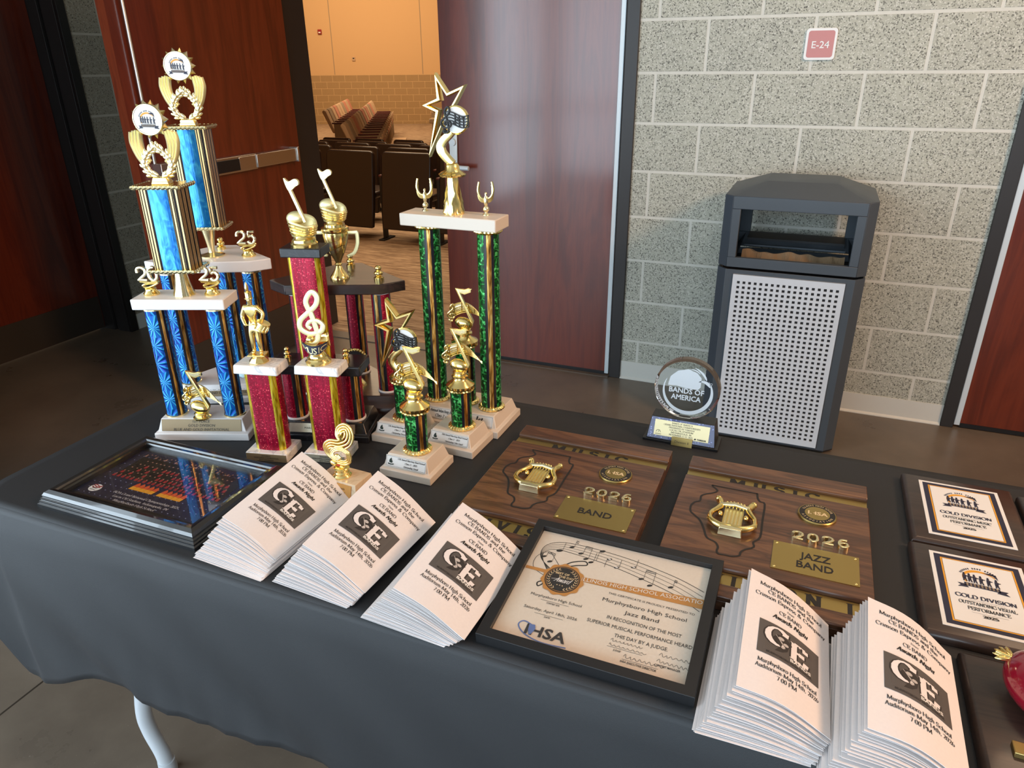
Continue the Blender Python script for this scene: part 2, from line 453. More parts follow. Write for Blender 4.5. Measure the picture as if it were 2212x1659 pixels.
# ------------------------------------------------------------------ mesh builder
class G:
    """collects faces and links them as ONE mesh object"""

    def __init__(s):
        s.v, s.f, s.m, s.uv = [], [], [], []
        s.mats = []
        s.X = Matrix.Identity(4)

    def mi(s, mat):
        if mat not in s.mats:
            s.mats.append(mat)
        return s.mats.index(mat)

    def add(s, vs, fs, mat, uvs=None):
        o = len(s.v)
        k = s.mi(mat)
        s.v += [tuple(s.X @ Vector(p)) for p in vs]
        for i, f in enumerate(fs):
            s.f.append(tuple(o + j for j in f))
            s.m.append(k)
            s.uv.append(uvs[i] if uvs else None)

    def box(s, x0, x1, y0, y1, z0, z1, mat):
        v = [(x, y, z) for z in (z0, z1) for y in (y0, y1) for x in (x0, x1)]
        s.add(v, [(0, 2, 3, 1), (4, 5, 7, 6), (0, 1, 5, 4), (2, 6, 7, 3), (0, 4, 6, 2), (1, 3, 7, 5)], mat)

    def frustum(s, a, za, b, zb, mat):
        """a, b: (x0,x1,y0,y1) rectangles at heights za, zb"""
        r = lambda q, z: [(q[0], q[2], z), (q[1], q[2], z), (q[1], q[3], z), (q[0], q[3], z)]
        v = r(a, za) + r(b, zb)
        s.add(v, [(3, 2, 1, 0), (4, 5, 6, 7)] + [(i, (i + 1) % 4, 4 + (i + 1) % 4, 4 + i) for i in range(4)], mat)

    def loft(s, polys, mat, caps=True):
        """list of 3D loops with the same number of points"""
        n = len(polys[0])
        v = [p for q in polys for p in q]
        f = []
        for k in range(len(polys) - 1):
            for i in range(n):
                j = (i + 1) % n
                f.append((k * n + i, k * n + j, (k + 1) * n + j, (k + 1) * n + i))
        if caps:
            f.append(tuple(reversed(range(n))))
            f.append(tuple((len(polys) - 1) * n + i for i in range(n)))
        s.add(v, f, mat)

    def prism(s, poly, z0, z1, mat, inset=0.0):
        """XY polygon (ccw) extruded in z"""
        s.loft([[(x, y, z0) for x, y in poly], [(x, y, z1) for x, y in poly]], mat)

    def plate(s, poly, y0, y1, mat):
        """XZ polygon (ccw seen from -y) extruded from y0 (front) to y1 (back)"""
        s.loft([[(x, y1, z) for x, z in poly], [(x, y0, z) for x, z in poly]], mat)

    def hollow(s, outer, inner, y0, y1, mat, chamfer=0.0):
        n = len(outer)
        ym = y0 + chamfer
        q = lambda t: [(a[0] + (b[0] - a[0]) * t, a[1] + (b[1] - a[1]) * t) for a, b in zip(outer, inner)]
        L = [[(x, ym, z) for x, z in outer], [(x, y0, z) for x, z in q(0.22)], [(x, y0, z) for x, z in q(0.72)], [(x, ym, z) for x, z in inner],
             [(x, y1, z) for x, z in inner], [(x, y1, z) for x, z in outer]]
        v = [p for q_ in L for p in q_]
        f = []
        for k in range(6):
            k2 = (k + 1) % 6
            for i in range(n):
                j = (i + 1) % n
                f.append((k * n + i, k * n + j, k2 * n + j, k2 * n + i))
        s.add(v, f, mat)

    def lathe(s, prof, mat, c=(0, 0), n=28, sx=1.0, sy=1.0, flute=0, amp=0.0):
        v = []
        for r_, z in prof:
            for i in range(n):
                a = 2 * PI * i / n
                rr = r_ * (1 + amp * math.cos(a * flute)) if flute else r_
                v.append((c[0] + rr * math.cos(a) * sx, c[1] + rr * math.sin(a) * sy, z))
        f = []
        for k in range(len(prof) - 1):
            for i in range(n):
                j = (i + 1) % n
                f.append((k * n + i, k * n + j, (k + 1) * n + j, (k + 1) * n + i))
        f.append(tuple(reversed(range(n))))
        f.append(tuple((len(prof) - 1) * n + i for i in range(n)))
        s.add(v, f, mat)

    def ball(s, c, r, mat, n=16, m=10, rot=None):
        rx, ry, rz = r if isinstance(r, (tuple, list)) else (r, r, r)
        Q = rot or Matrix.Identity(3)
        v, f = [], []
        for k in range(m + 1):
            t = PI * k / m
            for i in range(n):
                a = 2 * PI * i / n
                q = Q @ Vector((rx * math.sin(t) * math.cos(a), ry * math.sin(t) * math.sin(a), rz * math.cos(t)))
                v.append((c[0] + q.x, c[1] + q.y, c[2] + q.z))
        for k in range(m):
            for i in range(n):
                j = (i + 1) % n
                f.append((k * n + i, (k + 1) * n + i, (k + 1) * n + j, k * n + j))
        s.add(v, f, mat)

    def tube(s, pts, r, mat, n=8, closed=False):
        pts = [Vector(p) for p in pts]
        rs = r if isinstance(r, (list, tuple)) else [r] * len(pts)
        v = []
        N_ = len(pts)
        up = None
        for i, p in enumerate(pts):
            a = pts[(i - 1) % N_] if (closed or i > 0) else p
            b = pts[(i + 1) % N_] if (closed or i < N_ - 1) else p
            d = (b - a).normalized()
            if up is None:
                up = Vector((0, 0, 1)) if abs(d.z) < 0.9 else Vector((1, 0, 0))
            x = d.cross(up)
            if x.length < 1e-6:
                x = d.cross(Vector((0, 1, 0)))
            x.normalize()
            up = x.cross(d).normalized()
            for k in range(n):
                t = 2 * PI * k / n
                v.append(tuple(p + rs[i] * (math.cos(t) * x + math.sin(t) * up)))
        f = []
        for i in range(N_ if closed else N_ - 1):
            i2 = (i + 1) % N_
            for k in range(n):
                k2 = (k + 1) % n
                f.append((i * n + k, i2 * n + k, i2 * n + k2, i * n + k2))
        if not closed:
            f.append(tuple(range(n)))
            f.append(tuple((N_ - 1) * n + k for k in reversed(range(n))))
        s.add(v, f, mat)

    def stroke(s, pts, wd, y0, y1, mat, bulge=0.0):
        """2D path in XZ with a width, extruded between y0 (front) and y1"""
        n = len(pts)
        wd = wd if isinstance(wd, (list, tuple)) else [wd] * n
        Lf, Rt = [], []
        for i in range(n):
            a = pts[max(i - 1, 0)]
            b = pts[min(i + 1, n - 1)]
            dx, dz = b[0] - a[0], b[1] - a[1]
            l = math.hypot(dx, dz) or 1
            nx, nz = -dz / l, dx / l
            Lf.append((pts[i][0] + nx * wd[i] / 2, pts[i][1] + nz * wd[i] / 2))
            Rt.append((pts[i][0] - nx * wd[i] / 2, pts[i][1] - nz * wd[i] / 2))
        v, f = [], []
        for i in range(n):
            cx, cz = pts[i]
            v += [(Lf[i][0], y0, Lf[i][1]), (cx, y0 - bulge, cz), (Rt[i][0], y0, Rt[i][1]), (Rt[i][0], y1, Rt[i][1]), (Lf[i][0], y1, Lf[i][1])]
        for i in range(n - 1):
            for k in range(5):
                k2 = (k + 1) % 5
                f.append((i * 5 + k, i * 5 + k2, i * 5 + 5 + k2, i * 5 + 5 + k))
        f.append((4, 3, 2, 1, 0))
        e = (n - 1) * 5
        f.append((e, e + 1, e + 2, e + 3, e + 4))
        s.add(v, f, mat)

    def grid(s, fn, nu, nv, mat, thick=None):
        """fn(u,v) -> point; optional thickness vector function"""
        v = [fn(i / nu, j / nv) for j in range(nv + 1) for i in range(nu + 1)]
        f = [(j * (nu + 1) + i, j * (nu + 1) + i + 1, (j + 1) * (nu + 1) + i + 1, (j + 1) * (nu + 1) + i) for j in range(nv) for i in range(nu)]
        s.add(v, f, mat)

    def poly(s, pts, mat, P):
        """flat mark: 2D points mapped by P"""
        s.add([P(x, y) for x, y in pts], [tuple(range(len(pts)))], mat)

    def build(s, name, parent=None, bevel=0.0, smooth=40, seg=2):
        me = bpy.data.meshes.new(name)
        me.from_pydata(s.v, [], s.f)
        for m_ in s.mats:
            me.materials.append(M[m_])
        me.polygons.foreach_set('material_index', s.m)
        if any(u is not None for u in s.uv):
            ul = me.uv_layers.new(name='UVMap')
            k = 0
            for p, u in zip(me.polygons, s.uv):
                for q in range(p.loop_total):
                    ul.data[p.loop_start + q].uv = u[q] if u else (0, 0)
        me.update()
        if smooth:
            me.shade_smooth()
            me.set_sharp_from_angle(angle=R(smooth))
        o = bpy.data.objects.new(name, me)
        COL.objects.link(o)
        if parent:
            o.parent = parent
        if bevel:
            b = o.modifiers.new('bevel', 'BEVEL')
            b.width = bevel
            b.segments = seg
            b.limit_method = 'ANGLE'
            b.angle_limit = R(40)
        return o


def tag(o, label=None, cat=None, group=None, kind=None):
    for k, v in (('label', label), ('category', cat), ('group', group), ('kind', kind)):
        if v:
            o[k] = v
    return o


def thing(name, label, cat, loc=(0, 0, 0), rz=0.0, group=None, rot=None):
    o = bpy.data.objects.new(name, None)
    o.empty_display_size = 0.05
    COL.objects.link(o)
    o.location = loc
    o.rotation_euler = rot if rot else (0, 0, rz)
    return tag(o, label, cat, group)


def copy_tree(o, parent=None):
    c = o.copy()
    COL.objects.link(c)
    if parent:
        c.parent = parent
    for ch in list(o.children):
        copy_tree(ch, c)
    return c


def catmull(pts, n=6, closed=False):
    out = []
    N_ = len(pts)
    rng = range(N_ if closed else N_ - 1)
    for i in rng:
        p0 = pts[(i - 1) % N_ if closed else max(i - 1, 0)]
        p1 = pts[i]
        p2 = pts[(i + 1) % N_]
        p3 = pts[(i + 2) % N_ if closed else min(i + 2, N_ - 1)]
        for k in range(n):
            t = k / n
            out.append(tuple(0.5 * (2 * b + (c - a) * t + (2 * a - 5 * b + 4 * c - d) * t * t + (3 * b - a - 3 * c + d) * t ** 3)
                             for a, b, c, d in zip(p0, p1, p2, p3)))
    if not closed:
        out.append(tuple(pts[-1]))
    return out


def circle(cx, cy, r, n=24, ry=None, a0=0.0, a1=2 * PI):
    ry = r if ry is None else ry
    full = abs(a1 - a0 - 2 * PI) < 1e-6
    return [(cx + r * math.cos(a0 + (a1 - a0) * i / (n if full else n - 1)), cy + ry * math.sin(a0 + (a1 - a0) * i / (n if full else n - 1))) for i in range(n)]


# ------------------------------------------------------------------ lettering
_tc = {}


def text_mesh(body, bold=0.0):
    key = (body, bold)
    if key not in _tc:
        c = bpy.data.curves.new('t', 'FONT')
        c.body = body
        c.resolution_u = 2
        c.align_x = 'LEFT'
        c.offset = bold * 0.5
        o = bpy.data.objects.new('t', c)
        me = bpy.data.meshes.new_from_object(o)
        vs = [(p.co.x, p.co.y) for p in me.vertices]
        fs = [tuple(p.vertices) for p in me.polygons]
        bpy.data.objects.remove(o)
        bpy.data.curves.remove(c)
        bpy.data.meshes.remove(me)
        xs = [p[0] for p in vs] or [0]
        _tc[key] = (vs, fs, min(xs), max(xs))
    return _tc[key]


def sans(g, body, x, y, size, mat, P, align='C', width=None, bold=0.0, shear=0.0):
    """size: height of a capital letter"""
    vs, fs, a, b = text_mesh(body, bold)
    k = size / 0.73
    kx = width / (b - a) if width else k
    off = {'L': 0, 'C': -(b - a) / 2, 'R': -(b - a)}[align] - a
    g.add([P(x + (px + off) * kx + py * k * shear, y + py * k) for px, py in vs], fs, mat)


# a small book face: every letter is a few pen strokes swept with a broad nib
# 'l' polyline, 'a' arc cx cy rx ry from to (degrees), 's' serif x y, units: capital height 100
GL = {
 'A': (72, 'l 8 0 36 100;l 36 100 64 0;l 18 34 54 34;s 8 0;s 64 0'), 'B': (64, 'l 14 0 14 100;a 30 75 24 25 90 -90;a 32 26 28 26 90 -90;l 14 100 30 100;l 14 51 32 51;l 14 0 32 0;s 14 0;s 14 100'),
 'C': (70, 'a 38 50 34 51 48 312;l 62 72 64 96'), 'D': (74, 'l 14 0 14 100;a 30 50 38 50 90 -90;l 14 100 30 100;l 14 0 30 0;s 14 0;s 14 100'),
 'E': (62, 'l 14 0 14 100;l 14 100 54 100;l 14 51 42 51;l 14 0 56 0;l 54 100 55 80;l 56 0 59 22;l 42 62 42 40;s 14 0;s 14 100'),
 'F': (58, 'l 14 0 14 100;l 14 100 54 100;l 14 51 42 51;l 54 100 55 80;s 14 0;s 14 100'), 'G': (74, 'a 38 50 34 51 48 330;l 66 6 66 42;s 66 42;l 62 72 64 96'),
 'H': (76, 'l 14 0 14 100;l 62 0 62 100;l 14 51 62 51;s 14 0;s 14 100;s 62 0;s 62 100'), 'I': (30, 'l 15 0 15 100;s 15 0;s 15 100'),
 'J': (40, 'l 26 100 26 20;a 14 16 12 16 0 -150;s 26 100'), 'L': (58, 'l 14 0 14 100;l 14 0 54 0;l 54 0 57 24;s 14 0;s 14 100'),
 'M': (92, 'l 12 0 14 100;l 14 100 46 6;l 46 6 78 100;l 78 100 80 0;s 12 0;s 80 0;s 12 100;s 80 100'), 'N': (78, 'l 14 0 14 100;l 14 100 64 0;l 64 0 64 100;s 14 0;s 12 100;s 64 100'),
 'O': (76, 'a 38 50 33 51 0 360'), 'P': (60, 'l 14 0 14 100;a 30 73 25 27 90 -90;l 14 100 30 100;l 14 46 30 46;s 14 0;s 14 100'),
 'R': (68, 'l 14 0 14 100;a 30 75 24 25 90 -90;l 14 100 30 100;l 14 50 30 50;l 32 50 62 0;s 14 0;s 14 100'), 'S': (56, 'a 28 74 20 26 30 270;a 28 24 22 25 90 -150;l 45 80 47 98;l 8 20 7 2'),
 'T': (62, 'l 31 0 31 100;l 4 100 58 100;l 4 100 3 80;l 58 100 59 80;s 31 0'), 'U': (74, 'l 14 100 14 34;a 37 34 23 34 180 360;l 60 34 60 100;s 14 100;s 60 100'),
 'V': (72, 'l 8 100 36 0;l 36 0 64 100;s 8 100;s 64 100'), 'W': (96, 'l 6 100 28 0;l 28 0 48 100;l 48 100 68 0;l 68 0 90 100;s 6 100;s 90 100'), 'Y': (70, 'l 8 100 35 48;l 62 100 35 48;l 35 48 35 0;s 8 100;s 62 100;s 35 0'), 'Z': (60, 'l 6 100 54 100;l 54 100 6 0;l 6 0 54 0'),
 'a': (46, 'a 22 48 15 19 150 0;l 37 48 37 4;a 20 18 14 18 40 320;l 37 4 44 2'), 'b': (52, 'l 12 0 12 105;a 28 33 20 34 150 -150'), 'c': (44, 'a 25 33 20 34 50 310'), 'd': (52, 'l 40 0 40 105;a 24 33 20 34 30 330;s 42 0'),
 'e': (46, 'a 24 33 19 34 0 310;l 6 36 43 36'), 'f': (32, 'l 14 0 14 86;a 26 86 12 18 180 40;l 3 66 28 66;s 14 0'), 'g': (48, 'a 22 46 16 20 0 360;a 22 -10 19 17 0 360;l 32 62 45 66'), 'h': (54, 'l 12 0 12 105;a 27 42 15 24 165 0;l 42 42 42 0;s 12 0;s 42 0;s 10 105'),
 'i': (26, 'l 13 0 13 66;l 10 94 16 94;l 10 90 16 90;s 13 0;s 10 66'), 'j': (26, 'l 13 -20 13 66;l 10 94 16 94'), 'k': (52, 'l 12 0 12 105;l 12 28 40 66;l 22 40 44 0;s 12 0'), 'l': (26, 'l 13 0 13 105;s 13 0;s 10 105'),
 'm': (80, 'l 12 0 12 66;a 26 42 14 24 165 0;l 40 42 40 0;a 54 42 14 24 165 0;l 68 42 68 0;s 12 0;s 40 0;s 68 0'), 'n': (54, 'l 12 0 12 66;a 27 42 15 24 165 0;l 42 42 42 0;s 12 0;s 42 0;s 10 66'), 'o': (50, 'a 25 33 20 34 0 360'),
 'p': (52, 'l 12 -32 12 66;a 28 33 20 34 150 -150;s 12 -32'), 'r': (36, 'l 12 0 12 66;a 26 44 13 22 160 50;s 12 0'), 's': (40, 'a 20 49 13 17 40 270;a 20 16 14 17 90 -140'), 't': (32, 'l 14 84 14 14;a 24 14 10 14 180 300;l 4 66 27 66'),
 'u': (54, 'l 12 66 12 24;a 26 24 14 24 180 350;l 41 66 41 0;s 44 0;s 10 66;s 39 66'), 'v': (48, 'l 6 66 24 0;l 24 0 42 66;s 6 66;s 42 66'), 'w': (70, 'l 5 66 20 0;l 20 0 34 66;l 34 66 49 0;l 49 0 64 66;s 5 66;s 64 66'), 'x': (48, 'l 6 66 42 0;l 42 66 6 0;s 6 0;s 42 0;s 6 66;s 42 66'), 'y': (48, 'l 6 66 25 0;l 42 66 18 -30;s 6 66;s 42 66'),
 '0': (50, 'a 25 50 20 50 0 360'), '1': (50, 'l 26 0 26 100;l 26 100 12 86;s 26 0'), '2': (50, 'a 24 73 18 27 160 -40;l 38 56 8 0;l 8 0 44 0;l 44 0 46 16'), '3': (50, 'a 23 75 17 24 150 -90;a 23 26 19 26 90 -150'), '4': (50, 'l 34 0 34 100;l 34 100 5 32;l 5 32 46 32'),
 '5': (50, 'l 14 100 42 100;l 14 100 12 56;a 23 31 20 31 125 -150'), '6': (50, 'a 26 30 19 30 0 360;a 38 40 31 60 100 190'), '7': (50, 'l 6 100 44 100;l 44 100 20 0'), '8': (50, 'a 25 75 16 24 0 360;a 25 26 19 26 0 360'), '9': (50, 'a 24 70 19 30 0 360;a 12 60 31 60 -80 10'),
 '&': (78, 'a 32 80 13 19 0 360;l 24 66 62 2;a 28 24 20 24 110 320;l 44 10 66 54;s 66 54'), ',': (24, 'l 12 6 8 -16'), '.': (24, 'l 9 3 15 3;l 9 7 15 7'), ':': (26, 'l 10 8 16 8;l 10 58 16 58'), '-': (34, 'l 5 34 29 34'), '~': (50, 'l 8 34 20 42;l 20 42 30 34;l 30 34 42 42'),
 '(': (30, 'a 30 40 20 70 130 230'), "'": (16, 'l 8 100 8 80'), ' ': (28, ''),
}
_gs = {}


def glyph(ch):
    if ch not in _gs:
        wd, d = GL.get(ch, GL['o'])
        st = []
        for c in d.split(';'):
            c = c.strip()
            if not c:
                continue
            k, a = c[0], [float(q) for q in c[1:].split()]
            if k == 'l':
                st.append([(a[0], a[1]), (a[2], a[3])])
            elif k == 's':
                st.append((a[0], a[1]))
            else:
                n = max(6, int(abs(a[5] - a[4]) / 24))
                st.append([(a[0] + a[2] * math.cos(R(a[4] + (a[5] - a[4]) * i / n)), a[1] + a[3] * math.sin(R(a[4] + (a[5] - a[4]) * i / n))) for i in range(n + 1)])
        _gs[ch] = (wd, st)
    return _gs[ch]


def serif_width(body, track=0):
    return sum(glyph(c)[0] + track for c in body) - track


def serif(g, body, x, y, size, mat, P, align='C', thick=13, thin=5, shear=0.0, track=0, width=None, ser=10):
    tw = serif_width(body, track)
    k = size / 100
    kx = width / tw if width else k
    cx = {'L': 0, 'C': -tw / 2, 'R': -tw}[align]
    nib = R(22)
    e_ = size * 0.2
    p0 = Vector(P(x, y))
    nrm = (Vector(P(x + e_, y)) - p0).cross(Vector(P(x, y + e_)) - p0).normalized()
    P_ = P
    si = 0
    for ch in body:
        wd, st = glyph(ch)
        for s_ in st:
            si += 1
            up = nrm * (1.6e-5 * (si % 7))
            P = lambda a, b, up=up: tuple(Vector(P_(a, b)) + up)
            if isinstance(s_, tuple):
                q = [(s_[0] - ser, s_[1] - (0 if s_[1] < 30 else 4)), (s_[0] + ser, s_[1] - (0 if s_[1] < 30 else 4)), (s_[0] + ser, s_[1] + (4 if s_[1] < 30 else 0)), (s_[0] - ser, s_[1] + (4 if s_[1] < 30 else 0))]
                g.add([P(x + (cx + px) * kx + py * k * shear, y + py * k) for px, py in q], [(0, 1, 2, 3)], mat)
                continue
            n = len(s_)
            L_ = []
            for i in range(n):
                a, b = s_[max(i - 1, 0)], s_[min(i + 1, n - 1)]
                dx, dy = b[0] - a[0], b[1] - a[1]
                l = math.hypot(dx, dy) or 1
                w_ = thin + (thick - thin) * abs(math.sin(math.atan2(dy, dx) - nib)) ** 1.3
                nx, ny = -dy / l * w_ / 2, dx / l * w_ / 2
                L_ += [(s_[i][0] + nx, s_[i][1] + ny), (s_[i][0] - nx, s_[i][1] - ny)]
            g.add([P(x + (cx + px) * kx + py * k * shear, y + py * k) for px, py in L_],
                  [(2 * i + 1, 2 * i + 3, 2 * i + 2, 2 * i) for i in range(n - 1)], mat)
        cx += wd + track


def plane(o, ux, uy, off=0.0004):
    """map 2D to a plane with origin o and directions ux, uy"""
    o, ux, uy = Vector(o), Vector(ux).normalized(), Vector(uy).normalized()
    n = ux.cross(uy)
    return lambda x, y, d=0.0: tuple(o + ux * x + uy * y + n * (off + d))


def line_(g, pts, wd, mat, P):
    """thin drawn line of constant width"""
    n = len(pts)
    L_ = []
    for i in range(n):
        a, b = pts[max(i - 1, 0)], pts[min(i + 1, n - 1)]
        dx, dy = b[0] - a[0], b[1] - a[1]
        l = math.hypot(dx, dy) or 1
        L_ += [(pts[i][0] - dy / l * wd / 2, pts[i][1] + dx / l * wd / 2), (pts[i][0] + dy / l * wd / 2, pts[i][1] - dx / l * wd / 2)]
    g.add([P(*p) for p in L_], [(2 * i + 1, 2 * i + 3, 2 * i + 2, 2 * i) for i in range(n - 1)], mat)


def rect_(g, x0, y0, x1, y1, mat, P, nx=1, ny=1):
    v = [P(x0 + (x1 - x0) * i / nx, y0 + (y1 - y0) * j / ny) for j in range(ny + 1) for i in range(nx + 1)]
    g.add(v, [(j * (nx + 1) + i, j * (nx + 1) + i + 1, (j + 1) * (nx + 1) + i + 1, (j + 1) * (nx + 1) + i) for j in range(ny) for i in range(nx)], mat)


def outline_(g, x0, y0, x1, y1, wd, mat, P):
    for a in ((x0, y0, x1, y0 + wd), (x0, y1 - wd, x1, y1), (x0, y0, x0 + wd, y1), (x1 - wd, y0, x1, y1)):
        rect_(g, *a, mat, P)

# ================================================================== the room
def struct(o):
    o['kind'] = 'structure'
    return o


g = G()
g.box(-14, 6, -9, 0.03, -0.1, 0.0, 'floor')
struct(g.build('floor', smooth=0))
g = G()
g.box(-3.4, 6, -9, 0.0, 3.42, 3.52, 'ceil')
struct(g.build('ceiling', smooth=0))

g = G()                                       # the wall with the double doors
for a, b in ((-3.3, -1.99), (-0.083, 1.357), (2.46, 6)):
    g.box(a, b, 0.0, 0.2, 0.0, 3.42, 'block')
g.box(-1.99, -0.083, 0.0, 0.2, 2.2, 3.42, 'block')
g.box(1.357, 2.46, 0.0, 0.2, 2.2, 3.42, 'block')
struct(g.build('wall_back', smooth=0))
g = G()                                       # wall on the left with its own door, then an unseen pier added to block window light
g.box(-3.3, -3.0, -0.352, 0.0, 0, 3.42, 'block_left_shaded')
g.box(-3.3, -3.0, -2.2, -1.46, 0, 3.42, 'block_left_shaded')
g.box(-3.3, -3.0, -1.46, -0.352, 2.2, 3.42, 'block_left_shaded')
g.box(-3.3, -1.95, -2.5, -2.2, 0, 3.42, 'block_left_shaded')
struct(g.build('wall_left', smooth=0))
g = G()
g.box(-2.9, -2.8, -9, -2.5, 0, 3.42, 'ceil')
struct(g.build('wall_left_front', smooth=0))
g = G()
g.box(5.6, 5.8, -9, 0.0, 0, 3.42, 'ceil')
struct(g.build('wall_right', smooth=0))
g = G()
g.box(-3, 6, -8.7, -8.5, 0, 3.42, 'ceil')
struct(g.build('wall_front', smooth=0))
g = G()                                       # window bars added out of view to break up the reflections
for y in (-2.8, -4.0, -5.2, -6.4):
    g.box(-2.66, -2.60, y - 0.03, y + 0.03, 0, 3.4, 'frame_dark')
for z in (0.05, 0.95, 2.65):
    g.box(-2.66, -2.60, -6.4, -2.8, z - 0.03, z + 0.03, 'frame_dark')
struct(g.build('window_1', smooth=0))
g = G()
for x in (-2.7, -1.4, -0.1, 1.2, 2.5):
    g.box(x - 0.03, x + 0.03, -6.5, -6.44, 0, 3.4, 'frame_dark')
for z in (0.05, 0.95, 2.65):
    g.box(-2.7, 2.5, -6.5, -6.44, z - 0.03, z + 0.03, 'frame_dark')
struct(g.build('window_2', smooth=0))

for nm, a, b in (('baseboard_back', -0.082, 1.357), ('baseboard_right', 2.47, 5.6)):
    g = G()
    g.add([(x, y, z) for x in (a, b) for y, z in ((0, 0), (-0.012, 0), (-0.012, 0.004), (-0.004, 0.012), (-0.004, 0.094), (0, 0.094))],
          [(i, (i + 1) % 6, 6 + (i + 1) % 6, 6 + i) for i in range(6)] + [(5, 4, 3, 2, 1, 0), (6, 7, 8, 9, 10, 11)], 'base_white')
    struct(g.build(nm, smooth=0))
g = G()
g.box(-3.0, -2.996, -0.352, 0.0, 0, 0.094, 'base_white')
struct(g.build('baseboard_left', smooth=0))

# frames of the openings
g = G()
g.box(-1.99, -1.935, -0.012, 0.215, 0, 2.2, 'frame_dark')
g.box(-1.99, -1.975, -0.016, 0.0, 0, 2.2, 'frame_black')
g.box(-0.135, -0.079, -0.014, 0.215, 0, 2.2, 'frame_dark')
g.box(-1.99, -0.079, -0.014, 0.215, 2.14, 2.2, 'frame_dark')
struct(g.build('trim_1', bevel=0.002))
g = G()
g.box(1.355, 1.405, -0.014, 0.2, 0, 2.2, 'frame_dark')
g.box(2.41, 2.47, -0.014, 0.2, 0, 2.2, 'frame_dark')
g.box(1.355, 2.47, -0.014, 0.2, 2.14, 2.2, 'frame_dark')
struct(g.build('trim_2', bevel=0.002))
g = G()                                       # frame of the door in the left wall
g.box(-3.01, -2.988, -0.400, -0.350, 0, 2.2, 'frame_black')
g.box(-3.10, -3.01, -0.402, -0.352, 0, 2.2, 'frame_dark')
g.box(-3.125, -3.10, -0.392, -0.352, 0, 2.2, 'frame_black')
g.box(-3.26, -3.125, -0.404, -0.352, 0, 2.2, 'frame_dark')
g.box(-3.26, -2.988, -1.46, -1.41, 0, 2.2, 'frame_black')
g.box(-3.26, -2.988, -1.46, -0.352, 2.14, 2.2, 'frame_black')
struct(g.build('trim_3', bevel=0.002))
g = G()
g.box(-1.935, -0.135, -0.03, 0.06, 0.0, 0.006, 'threshold')
struct(g.build('trim_4', smooth=0))

# the left leaf stands open into the lobby
g = G()
g.box(-1.945, -1.900, -1.055, -0.006, 0.022, 2.12, 'door')
g.add([(-1.945, -1.0553, 0.022), (-1.9, -1.0553, 0.022), (-1.9, -1.0553, 2.12), (-1.945, -1.0553, 2.12)], [(0, 1, 2, 3)], 'door_edge_lit')
leaf = struct(g.build('door_1', smooth=0))
g = G()
g.box(-1.8995, -1.897, -1.05, -0.012, 0.022, 0.262, 'kick')
g.build('kick_plate', leaf, smooth=0)
g = G()
g.box(-1.9, -1.853, -0.395, -0.085, 1.006, 1.068, 'steel')
g.box(-1.9, -1.846, -0.090, -0.075, 1.0, 1.074, 'steel')
g.box(-1.9, -1.86, -0.92, -0.39, 1.0, 1.072, 'steel')
g.box(-1.861, -1.855, -0.69, -0.515, 1.008, 1.062, 'black_plastic')
g.box(-1.861, -1.857, -0.515, -0.40, 1.006, 1.066, 'steel')
g.box(-1.9, -1.85, -0.985, -0.915, 0.98, 1.09, 'steel')
g.lathe([(0.006, -1.86), (0.006, -1.852)], 'black_plastic', (0, 0), 12)
bar = g.build('panic_bar', leaf, bevel=0.002)
g = G()
g.tube([(-1.882, -0.985, 1.09), (-1.882, -0.985, 2.12)], 0.0075, 'steel', 10)
g.build('latch_rod', leaf)
# the right leaf is closed
g = G()
g.box(-1.030, -0.162, 0.0, 0.045, 0.014, 2.12, 'door')
leaf2 = struct(g.build('door_2', smooth=0))
g = G()
g.box(-0.162, -0.141, -0.006, 0.03, 0.012, 2.12, 'alu_strip')
g.build('hinge_strip', leaf2, bevel=0.002)
g = G()
g.box(-0.995, -0.949, -0.012, 0.0, 0.995, 1.19, 'steel')
g.build('lock_plate', leaf2, bevel=0.004)
g = G()
g.lathe([(0.0, 0), (0.017, 0), (0.017, 0.01), (0.0, 0.01)], 'alu_strip', (0, 0), 20)
lk = g.build('lock_cylinder', leaf2)
lk.matrix_local = Matrix.Translation((-0.972, -0.0125, 1.115)) @ Matrix.Rotation(R(90), 4, 'X')
g = G()
g.tube([(-0.972, -0.012, 1.002), (-0.972, -0.052, 1.002)], 0.013, 'alu_strip', 12)
g.tube([(-0.980, -0.055, 1.002), (-0.95, -0.056, 1.002), (-0.872, -0.052, 1.000)], [0.012, 0.0115, 0.011], 'alu_strip', 12)
g.build('lever', leaf2)
g = G()
g.box(-1.030, -0.162, -0.004, 0.0, 0.004, 0.022, 'black_plastic')
g.build('door_sweep', leaf2, smooth=0)
# the door in the left wall
g = G()
g.box(-3.245, -3.2, -1.41, -0.406, 0.012, 2.13, 'door')
leaf3 = struct(g.build('door_3', smooth=0))
g = G()
g.box(-3.2, -3.197, -1.40, -0.412, 0.014, 0.206, 'kick')
g.build('kick_plate', leaf3, smooth=0)
# the door beyond the litter bin
g = G()
g.box(1.43, 2.41, 0.0, 0.045, 0.014, 2.12, 'door')
leaf4 = struct(g.build('door_4', smooth=0))
g = G()
g.box(1.407, 1.43, -0.006, 0.03, 0.012, 2.12, 'alu_strip')
g.build('hinge_strip', leaf4, bevel=0.002)
g = G()
g.box(1.43, 2.41, -0.004, 0.0, 0.004, 0.022, 'black_plastic')
g.build('door_sweep', leaf4, smooth=0)


# room number sign
def rrect(x0, x1, z0, z1, r, n=5):
    out = []
    for cx, cz, a in ((x1 - r, z0 + r, -90), (x1 - r, z1 - r, 0), (x0 + r, z1 - r, 90), (x0 + r, z0 + r, 180)):
        for i in range(n + 1):
            t = R(a + 90 * i / n)
            out.append((cx + r * math.cos(t), cz + r * math.sin(t)))
    return out


